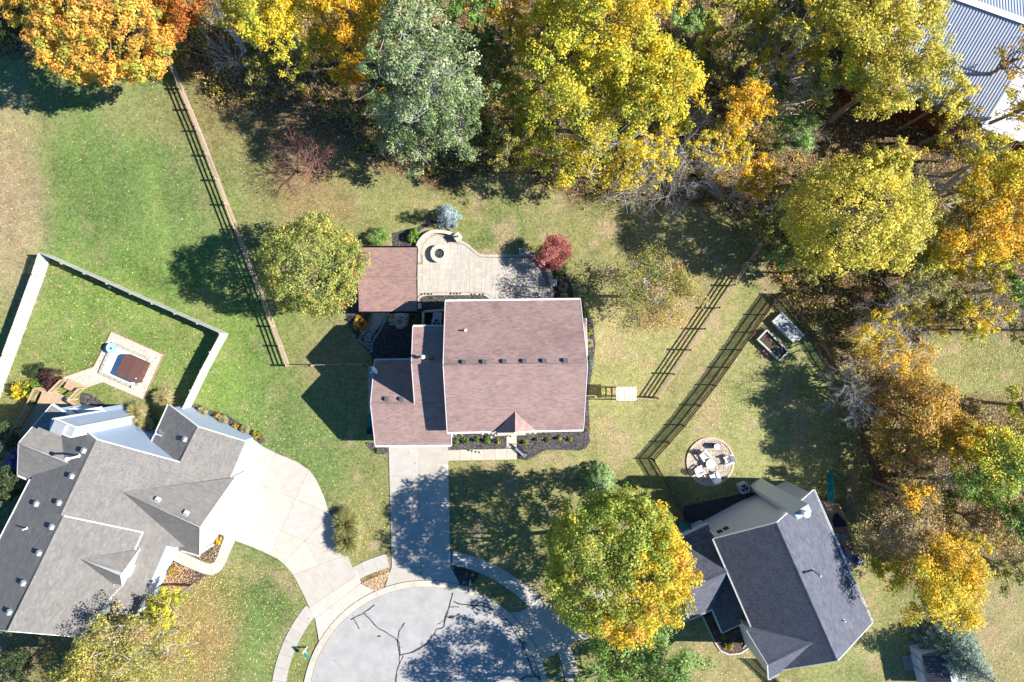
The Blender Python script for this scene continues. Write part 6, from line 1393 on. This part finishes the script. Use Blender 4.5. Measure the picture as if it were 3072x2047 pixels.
under_ = [(560,40,50,6,'yg','low yellow-green tree in the gap right of the fallen grey log'),(600,170,40,5,'olive','small olive sapling at the lawn edge below the yellow tree'),(760,110,46,7,'yellow','mid-height yellow tree behind the golden-orange maple'),(880,130,46,7,'gold','golden crown glowing behind the poplar at the upper left'),(880,260,40,6,'gold','golden understorey patch seen through the left side of the poplar'),
 (1040,110,50,8,'olive','mid-height olive tree right of the poplar tip'),(1110,110,44,7,'green','bright understorey green below the green tree at the top edge'),(1180,230,60,8,'yg','yellow-green understorey tree right of the poplar'),(1195,120,40,8,'yg','small yellow-green crown between olive and golden crowns at the top'),(1230,290,60,9,'yg','lower yellow-green tree on the left flank of the central group'),(1340,20,60,12,'gold','golden crown at the top edge above the central group'),
 (1500,30,60,13,'yellow','yellow crown at the top edge, right shoulder of the tallest tree'),(1590,170,40,6,'olive','small olive tree in the dark gap right of the central group'),(1620,110,44,8,'yg','small yellow-green tree below the dark upright trunk'),(1540,300,46,7,'yg','small yellow-green tree at the right flank of the central group'),(1700,40,60,9,'yg','mid-height yellow-green tree between the dark leaning limbs'),(1745,120,44,7,'yellow','small yellow crown under the leaning dark limbs'),(1640,180,40,6,'olive','low olive brush tree left of the slim grey trunk'),
 (1850,120,60,9,'lime','mid-height lime tree left of the barn corner'),(1880,20,60,11,'yg','yellow-green crown at the top edge, left of the wide lime-yellow tree'),(1990,130,60,10,'lime','lime crown between the two wide trees by the barn'),(2150,250,56,9,'lime','lime-yellow tree hanging over the lower left barn eave'),(1760,520,46,5,'olive','low olive tree beside the upper end of the cedar fence'),(1850,560,50,6,'yg','low yellow-green tree left of the large lime-yellow tree'),(1850,620,40,5,'olive','low olive tree below the small light green shrub tree'),
 (2110,600,50,7,'yg','yellow-green tree tucked between the lime-yellow and golden trees, lower side'),(2190,600,60,7,'yellow','low yellow tree under the wide golden tree'),(2260,610,50,7,'yg','low yellow-green tree under the golden tree at the right edge'),(2340,760,40,7,'olive','low olive tree at the right edge below the green tree'),(2170,700,50,6,'olive','low olive thicket tree above the drooping yellow sprays'),(2100,720,40,5,'yellow','small yellow crown right of the raised garden beds'),(2320,400,60,11,'yg','yellow-green crown at the right edge above the wide golden tree'),(2200,440,40,8,'yg','small yellow-green crown left of the wide golden tree'),
 (2010,880,50,5,'tan','tan thicket tree behind the corner of the right yard fence'),(2040,1030,50,6,'rust','rusty brown thicket tree below the orange-brown tree'),(2150,1140,50,6,'olive','olive thicket tree between the orange-brown tree and the tan thicket'),(2010,1180,46,5,'olive','low olive tree beside the right deck'),(2020,1280,50,5,'yg','low yellow-green tree below the right deck'),(2240,1120,50,7,'yg','yellow-green crown left of the large green tree'),(2200,950,46,6,'tan','tan tree above the large green tree'),(2080,1080,46,6,'tan','tan tree just left of the small bright golden crown'),(2130,1230,60,7,'rust','rusty orange crown in the middle of the tan thicket')]
for x, y, r, h, p, l in under_: T(x, y, r, h, p, l, dens=.8, gap=.85, twigs=30)
frng = np.random.default_rng(99)
for x, y, r, h, p, l, kw_ in forest:
    s_ = frng.uniform(.84, 1.2); T(x, y, r*1.07, h, p, l, **dict(dict(sq=(s_, 1/s_), rot=frng.uniform(0, 3)), **kw_))
conifer(2822, 1932, 102, 7.5, 'spruce', 'big blue-grey spruce beside the small shed at the lower right', dens=1.5, leaf=.17)
bl_ = [(510,115,45,5,'bare grey shrub beside the fallen log at the top left',dict(bush=True)),(1585,330,60,6,'tangle of bare grey branches in the middle of the wood edge',dict(bush=True)),(1470,420,62,6,'bare grey shrub at the lawn edge below the yellow sprays',dict(bush=True)),
 (1560,420,60,6,'bare grey shrub at the lawn edge, right of the yellow sprays',dict(bush=True)),(1600,250,56,7,'bare brown shrub left of the bright golden tree',dict(bush=True)),(1850,300,50,7,'bare pale-twigged tree left of the clearing',dict()),(1800,180,75,10,'bare leaning tree with grey limbs at the upper right',dict()),
 (1800,470,50,5,'bare shrub near the upper end of the right cedar fence',dict(bush=True)),(1965,900,66,8,'bare silver-grey tree at the corner of the right yard fence',dict()),(2060,730,70,8,'bare pale branches above the yellow tree behind the raised beds',dict()),(2170,1080,66,8,'bare grey tree above the tan thicket',dict()),
 (2235,1270,50,7,'bare grey branches right of the golden-yellow tree',dict()),(2150,430,70,10,'bare leaning tree left of the golden tree at the right edge',dict()),(2260,330,56,10,'bare twigs in front of the lean-to roof',dict()),(2210,620,60,7,'bare grey shrub between the wide golden tree and the shaded lawn',dict(bush=True)),(1700,440,50,5,'bare brown shrub below the loose yellow tree',dict(bush=True)),(1640,400,46,5,'low bare shrub beside the bundle of poles',dict(bush=True)),(2300,700,60,7,'bare pale branches at the right edge over the shaded lawn',dict())]
for x, y, r, h, l, kw_ in bl_: B(x, y, r, h, l, name='bare_shrub' if kw_.get('bush') else 'bare_tree', cat='shrub' if kw_.get('bush') else 'tree', n0=9, depth=5 if r > 55 else 4, **kw_)
# leaning trunks and the fallen log
def log(a, b, za, zb, r0, r1, label, name='leaning_trunk'):
    A, B_ = GD(*a, za), GD(*b, zb); e = empty(name, (A.x, A.y, 0), label, 'trunk'); V = []; F = []; rng = np.random.default_rng(3)
    p = limb(V, F, np.array([0,0,za]), np.array(B_-Vector((A.x, A.y, 0))), r0, r1, rng, 7, .02, 4)
    mesh_obj('stem', np.concatenate(V), F, M['bark_grey'], e); V = []; F = []
    for q in p[1:-1]: limb(V, F, q, q+rng.normal(size=3)*np.array([1,1,.4])*1.2+np.array([0,0,.6]), r1*.7, .02, rng, 4, .06, 3)
    mesh_obj('branch', np.concatenate(V), F, M['bark_grey'], e)
log((562,118),(492,10),.3,3.2,.26,.14,'dead grey trunk leaning up towards the top edge, right of the orange maple'); log((600,110),(470,40),.2,.5,.14,.06,'thin fallen grey log lying below the leaning dead trunk','fallen_log')
log((1705,190),(1800,30),1,11,.28,.1,'long dark limb reaching to the top edge at the upper right'); log((1740,200),(1880,80),1,11,.25,.08,'dark leaning trunk right of the longest dark limb'); log((1760,250),(1870,170),1,9,.2,.07,'short dark leaning trunk above the pale green young tree')
log((1620,60),(1650,-10),1,8,.2,.1,'dark upright trunk at the top edge right of the light green tree'); log((2090,480),(2230,400),1,9,.25,.08,'long brown leaning trunk below the barn, left of the golden tree'); log((2110,440),(2330,330),2,11,.22,.07,'long bare limb reaching towards the lean-to roof'); log((1725,300),(1748,150),1,9,.14,.06,'slim grey trunk right of the bright golden tree')
log((430,-12),(520,20),1,6,.1,.05,'thin dark trunk at the top edge beside the deep orange tree') if False else None
# pile of poles in the brush
e = empty('pole_pile', GD(1598,400), 'bundle of brown poles lying at the wood edge', 'wood pile')
for k in range(8): at0(MB().cyl(GD(1583,396+k*2.2,.1+.03*(k%2)), GD(1612,407+k*2.2,.12), .05, n=6).build('pole', M['cedar']), e)
# shrubs and bedding plants
KB = [(1320+225/4.9,1280+225/4.9,11,.9,'box','round green boxwood nearest the garage, first in the left front bed'),(1320+378/4.9,1280+225/4.9,12,.9,'box','round green boxwood, second in the left front bed'),(1320+543/4.9,1280+210/4.9,11,.9,'box','round green boxwood, middle of the five in the left front bed'),(1320+693/4.9,1280+215/4.9,12,.9,'box','round green boxwood, fourth in the left front bed'),(1320+855/4.9,1280+225/4.9,9,.8,'boxy','yellowing boxwood nearest the entry walk in the left front bed'),
 (1320+1258/4.9,1280+230/4.9,10,.9,'boxy','tall yellow-green boxwood, first right of the entry walk'),(1320+1425/4.9,1280+195/4.9,7.5,.7,'box','small green boxwood, second right of the entry walk'),(1320+1590/4.9,1280+200/4.9,8,.7,'box','small green boxwood, middle of the five right of the entry walk'),(1320+1757/4.9,1280+178/4.9,8.5,.75,'boxy','olive-gold boxwood, fourth right of the entry walk'),(1320+1918/4.9,1280+188/4.9,8.5,.75,'boxy','bright yellow boxwood at the right end of the front bed')]
for x, y, r, h, p, l in KB: shrub(x, y, r, h, p, l, name='boxwood', group='boxwoods in the front beds', dens=1.3)
shrub(1382,1303,8,.5,'boxy','pale hydrangea clump under the front gutter near the garage',leaf=.06); shrub(1470,1300,10,.6,'boxy','hydrangea clump with cream flower heads left of the porch',leaf=.06)
for k, (x, y) in enumerate(((1367,1302),(1466,1300),(1478,1300),(1486,1306),(1474,1312),(1448,1302),(1589,1298),(1605,1299))):
    o = MB().lathe((0,0,0), [(.05,0),(.11,.05),(.09,.12),(.03,.15)], 8).build('hydrangea_flower', mat('cream_flower', (.72,.55,.40), .9, .15, 20, 60) if k == 0 else bpy.data.materials['cream_flower']); o.location = G(x, y, .55); tag(o, 'dried cream hydrangea head, '+('nearest the garage','at the upper left of the porch-side clump','at the top of the porch-side clump','at the right of the porch-side clump','at the bottom of the porch-side clump','standing apart left of the porch-side clump','first right of the porch','second right of the porch')[k], 'flower', 'hydrangea heads under the front gutter')
shrub(1135,1352,9,.4,'box','low bright green shrub at the left corner of the garage',leaf=.06); shrub(1239,706,24,1.6,'box','dark green yew beside the curved seat wall left of the blue spruce',name='yew',dens=1.5,sq=(.8,1.25),rot=-.6,leaf=.09); shrub(1130,712,40,2.4,'lgreen','pale green shrub between the olive tree and the pavilion',dens=1.1,leaf=.10)
shrub(1683,806,22,1.2,'box','bright green yew below the red-leaved shrub tree',name='yew',dens=1.4,leaf=.08,sq=(.8,1.2),rot=-.4); shrub(1080,970,30,1.5,'rust','orange-brown shrub below the left corner of the pavilion',dens=1.0,leaf=.09); shrub(1250,960,44,1.0,'dark','dark evergreen ground shrub behind the fountain rocks',dens=.8,leaf=.10)
shrub(145,1137,38,1.7,'purple','round dark purple barberry beside the deck stairs',name='barberry',dens=1.7,leaf=.07); shrub(84,1168,34,1.9,'box','green shrub between the yellow one and the deck railing',dens=1.0,leaf=.10,sq=(1.1,.9))
shrub(50,1172,34,2.2,'yellow','yellow-leaved left half of the shrub by the deck',name='yellow_shrub',leaf=.15,dens=.7)
shrub(100,1115,34,1.2,'dark','dark green shrub in the shade left of the purple barberry',leaf=.09)
tuft(1043,1595,43,1.9,'grassg','big ornamental grass clump between the two driveways',n=9500,sq=(.95,1.1),wid=.055,clumps=2)
for x, y, r, l in ((415,1240,36,'reddish ornamental grass clump against the pale blue wall, lower left one'),(490,1195,30,'ornamental grass clump beside the fence end'),(440,1275,24,'green ornamental grass clump below the reddish one')): tuft(x, y, r, 1.6, 'grass', l, n=2200, wid=.045, group='ornamental grasses by the pale blue wall')
for k, (x, y, r, p) in enumerate(((1400,1275,17,'straw'),(1540,1330,16,'straw'),(1690,1395,16,'straw'),(1500,1300,13,'rust'),(1620,1370,13,'rust'))):
    X, Y = x/2.298, 682+y/2.298; l = ('straw-coloured grass tuft nearest the fence in the blue-walled bed','straw-coloured grass tuft in the middle of the blue-walled bed','straw-coloured grass tuft at the drive end of the blue-walled bed','rusty brown shrub between the first two straw tufts','rusty brown shrub between the last two straw tufts')[k]
    (tuft(X, Y, r, .9, p, l, n=900, wid=.04) if p == 'straw' else shrub(X, Y, r, .7, p, l, leaf=.07))
shrub(765,1305,16,.7,'boxy','yellow-green shrub at the drive end of the blue-walled bed',leaf=.07); shrub(783,1315,9,.5,'apple','reddish low shrub beside the wide driveway',leaf=.06)
shrub(649,1622,15,.9,'gold','round golden shrub in the bed by the left front walk',dens=1.5,leaf=.07); shrub(513,1715,22,.9,'rust','bare-looking rusty shrub in the leaf-covered bed by the porch',dens=.35,leaf=.07)
tuft(1690,860,16,.9,'straw','straw and green ornamental grass right of the patio pillar',n=900,wid=.04); tuft(1692,890,14,.8,'grass','green ornamental grass at the lower right patio corner',n=800,wid=.04)
shrub(1762,948,13,.8,'box','green perennial beside the upper right roof corner',leaf=.08); shrub(1775,1090,17,1.1,'spruce','grey-green shrub against the right wall near the picket gate',leaf=.08,sq=(.7,1.3)); shrub(1768,995,12,.6,'boxy','yellowish perennials along the right wall',leaf=.07); tuft(1768,1030,14,.7,'straw','pale straw grass along the right wall',n=500,wid=.04)
shrub(1762,1290,9,.6,'lgreen','rose bush with red flowers at the lower right house corner',leaf=.05)
for k, (x, y) in enumerate(((1757,1282),(1765,1282),(1756,1293),(1763,1286))):
    o = MB().lathe((0,0,0), [(.02,0),(.05,.02),(.03,.05)], 7).build('rose', M['red']); o.location = G(x, y, .6); tag(o, ('upper left','upper right','lowest','middle')[k]+' red rose on the bush at the lower right house corner', 'flower', 'red roses at the house corner')
for x, y, r, p, l in ((1024+860/2.296,1364+820/2.296,8,'box','round dark shrub in the shaded mailbox bed, middle one'),(1024+905/2.296,1364+828/2.296,7,'boxy','round yellow-green shrub just above the shaded mailbox'),(1024+815/2.296,1364+800/2.296,10,'dark','dark shrub at the driveway side of the shaded mailbox bed'),(1024+848/2.296,1364+880/2.296,8,'spruce','grey-green shrub nearest the kerb in the shaded mailbox bed')): shrub(x, y, r, .6, p, l, leaf=.06)
for x, y, r, p, l in ((1715/1,0,0,0,0),)[:0]: pass
zz = lambda x, y: (2050+x/2.765, 1480+y/2.765)
shrub(*zz(385,1275), 15, .8, 'boxy', 'rounded yellow-green shrub in the curved bed of the slate-roofed house', dens=1.3); shrub(*zz(335,1195), 12, .7, 'olive', 'dull green shrub just above the rounded one in the curved bed'); shrub(*zz(470,1232), 6, .3, 'box', 'tiny bright green plant in the curved bed'); shrub(*zz(285,1110), 13, .8, 'dark', 'dark shaded shrub under the porch gutter of the slate-roofed house'); shrub(*zz(205,1020), 14, .8, 'dark', 'dark shaded shrub beside the inner gutter corner of the slate-roofed house'); shrub(*zz(430,1155), 7, .4, 'olive', 'small shaded plant at the porch wall of the slate-roofed house')
z65p = lambda x, y: (2240+x/6.533, 860+y/6.533)
shrub(*z65p(620,1270), 20, .95, 'spruce', 'green plants filling the lower half of the open raised bed', leaf=.07, sq=(1.1,.8), rot=.7); shrub(*z65p(420,1060), 12, .7, 'tan', 'dry brown plants in the upper half of the open raised bed', leaf=.06, dens=.6)
pk_ = mat('pink_flower', (.6,.10,.22), .8, .1, 20, 60)
for k, (x, y) in enumerate(((340,1255),(375,1315),(325,1275),(400,1325),(655,1110),(735,1150),(700,1130))):
    o = MB().lathe((0,0,0), [(.03,0),(.07,.02),(.05,.06)], 7).build('pink_flower', pk_); o.location = G(*z65p(x, y), .35 if x < 500 else .85); tag(o, 'pink flower '+('uppermost of those spilling over the lower left board','largest below the lower left board','leftmost below the lower left board','rightmost below the lower left board','on the upper right rim of the open raised bed','at the outer right of the open raised bed','between the two on the right rim')[k], 'flower', 'pink flowers round the raised bed')

# undergrowth on the wood floor: nobody could count it
def scatter(n, poly, seed, jitter=0):
    rng = np.random.default_rng(seed); xs = [p[0] for p in poly]; ys = [p[1] for p in poly]; X = rng.uniform(max(min(xs),-60), min(max(xs),2420), n*3); Y = rng.uniform(max(min(ys),-60), min(max(ys),1620), n*3); k = inpoly(X, Y, poly); return X[k][:n]*K, Y[k][:n]*K
def free(X, Y):
    ok = np.ones(len(X), bool)
    for p in HARD: ok &= ~inpoly(X, Y, p)
    return ok
rng = np.random.default_rng(77); X, Y = scatter(1500, WOOD, 77); clear = (np.hypot((X/K-1950)/120, (Y/K-330)/75) > 1); X, Y = X[clear], Y[clear]
ncl = len(X); cid = rng.integers(0, ncl, 120000); cx = (X-1536)/32; cy = -(Y-1023.5)/32; d = rng.normal(size=(120000, 3)); sc = (.35+1.5*rng.random(ncl)**2)[cid][:, None]
pos = np.stack([cx[cid], cy[cid], np.zeros(120000)], 1)+d*sc*np.array([.5,.5,.75]); pos[:, 2] = np.abs(pos[:, 2])+.05
nr = rng.normal(size=(120000, 3))+np.array([0,0,.9]); nr /= np.linalg.norm(nr, axis=1)[:, None]
PAL['under'] = [((.42,.42,.10),4),((.46,.36,.11),3),((.26,.31,.08),3),((.46,.30,.13),2),((.70,.52,.07),2.5)]
u_ = quad_obj('undergrowth', leaf_quads(pos, nr, .17, rng), M['leaf'], None, palcols('under', cid, ncl, rng)); stuff(u_)
V = []; F = []
for i in range(2600):
    j = rng.integers(ncl); a = np.array([cx[j], cy[j], .0])+rng.normal(size=3)*np.array([.9,.9,0]); b = a+rng.normal(size=3)*np.array([.8,.8,.2])+np.array([0,0,rng.uniform(.2,1.4)]); tube(V, F, a, b, .02, .006, 3)
stuff(mesh_obj('brush_twigs', np.concatenate(V), F, M['bark_grey']))
# fallen leaves
def leaves(name, X, Y, size, cols, seed, z=.02):
    rng = np.random.default_rng(seed); n = len(X); cx = (X-1536)/32; cy = -(Y-1023.5)/32; pos = np.stack([cx, cy, rng.uniform(z, z+.03, n)], 1); nr = rng.normal(size=(n, 3))*.35+np.array([0,0,1]); nr /= np.linalg.norm(nr, axis=1)[:, None]
    c = np.array(cols)[rng.integers(0, len(cols), n)]*rng.uniform(.7, 1.2, (n, 1)); stuff(quad_obj(name, leaf_quads(pos, nr, size, rng, .8), M['litter'], None, c))
LC_ = [(.60,.40,.20),(.50,.30,.14),(.66,.48,.26),(.40,.24,.12),(.62,.42,.08),(.30,.17,.09),(.20,.11,.07)]
X, Y = scatter(40000, WOOD, 5); leaves('leaf_litter', X, Y, .15, LC_, 5)
YL = [(.72,.56,.10),(.70,.52,.16),(.66,.50,.30),(.60,.30,.08),(.74,.62,.30)]
regs = [([(0,180),(420,180),(640,830),(700,1100),(560,980),(400,900),(0,1000)],1000),([(120,600),(480,760),(420,900),(200,900),(60,850)],900),([(0,200),(90,200),(90,560),(0,900)],260),([(360,1290),(700,1290),(700,1568),(360,1568)],2000),([(400,1300),(560,1300),(520,1560),(380,1568)],1300),([(500,900),(900,1000),(880,1330),(700,1280),(560,1050)],550),
 ([(560,400),(900,380),(1200,420),(1500,480),(1300,700),(900,560),(640,700)],700),([(1330,850),(1560,450),(1760,540),(1520,960),(1350,1060)],1300),([(1780,650),(1990,900),(2060,1150),(1850,1150),(1800,900),(1600,1050),(1520,1050)],1700),([(1780,650),(1900,760),(1990,900),(2020,1150),(1960,1150),(1900,860)],1500),([(1040,1060),(1500,1060),(1500,1300),(1040,1300)],600),([(840,1100),(895,1100),(895,1330),(800,1330)],260),([(1520,1400),(1700,1400),(1750,1568),(1500,1568)],500),([(1900,1330),(2353,1330),(2353,1568),(1820,1568)],1500),([(2100,780),(2353,780),(2353,930),(2150,930)],900),([(480,180),(860,180),(900,400),(560,420)],900)]
XS = []; YS = []
for i, (p, n_) in enumerate(regs): x, y = scatter(n_, p, 200+i); XS.append(x); YS.append(y)
X = np.concatenate(XS); Y = np.concatenate(YS); k = free(X, Y); leaves('fallen_leaves', X[k], Y[k], .105, YL, 9)
# leaves drifted on the beds near the lower left porch, and a thin scatter on paving
BD = pan(0,1364,2.296,[(1100,700),(1415,825),(1400,880),(1150,960),(1060,900)]); xx = RNG.uniform(1080, 1420, 4000); yy = RNG.uniform(690, 960, 4000); X = xx/2.296; Y = 1364+yy/2.296; k = inpoly(X, Y, BD) & (RNG.random(4000) < np.clip(1.3-(xx-1080)/260, .12, 1)); leaves('drifted_leaves', X[k], Y[k], .11, [(.66,.40,.20),(.60,.30,.14),(.70,.48,.24)], 12, z=.07)
BD = pan(0,1364,2.296,[(1230,650),(1500,560),(1552,565),(1480,740),(1440,750)]); xx = RNG.uniform(1230, 1552, 900); yy = RNG.uniform(560, 750, 900); X = xx/2.296; Y = 1364+yy/2.296; k = inpoly(X, Y, BD); leaves('drifted_leaves', X[k], Y[k], .10, [(.66,.44,.20),(.60,.34,.14),(.72,.52,.24)], 13, z=.07)
X = RNG.uniform(640, 1650, 260); Y = RNG.uniform(1320, 2047, 260); k = ~free(X, Y); leaves('fallen_leaves', X[k], Y[k], .09, [(.45,.24,.10),(.60,.36,.12),(.3,.16,.08)], 14, z=.13)

# put every house-like empty at its own base
for e in [o for o in COL.objects if o.type == 'EMPTY' and o.parent is None and o.location.length < 1e-6 and o.children]:
    lo = Vector((1e9,1e9,0)); hi = Vector((-1e9,-1e9,0))
    for c in e.children:
        if c.type == 'MESH' and c.location.length < 1e-6:
            for b_ in c.bound_box: lo.x = min(lo.x, b_[0]); lo.y = min(lo.y, b_[1]); hi.x = max(hi.x, b_[0]); hi.y = max(hi.y, b_[1])
    m_ = (lo+hi)/2; m_.z = 0; e.location = m_
    for c in e.children: c.location = c.location-m_
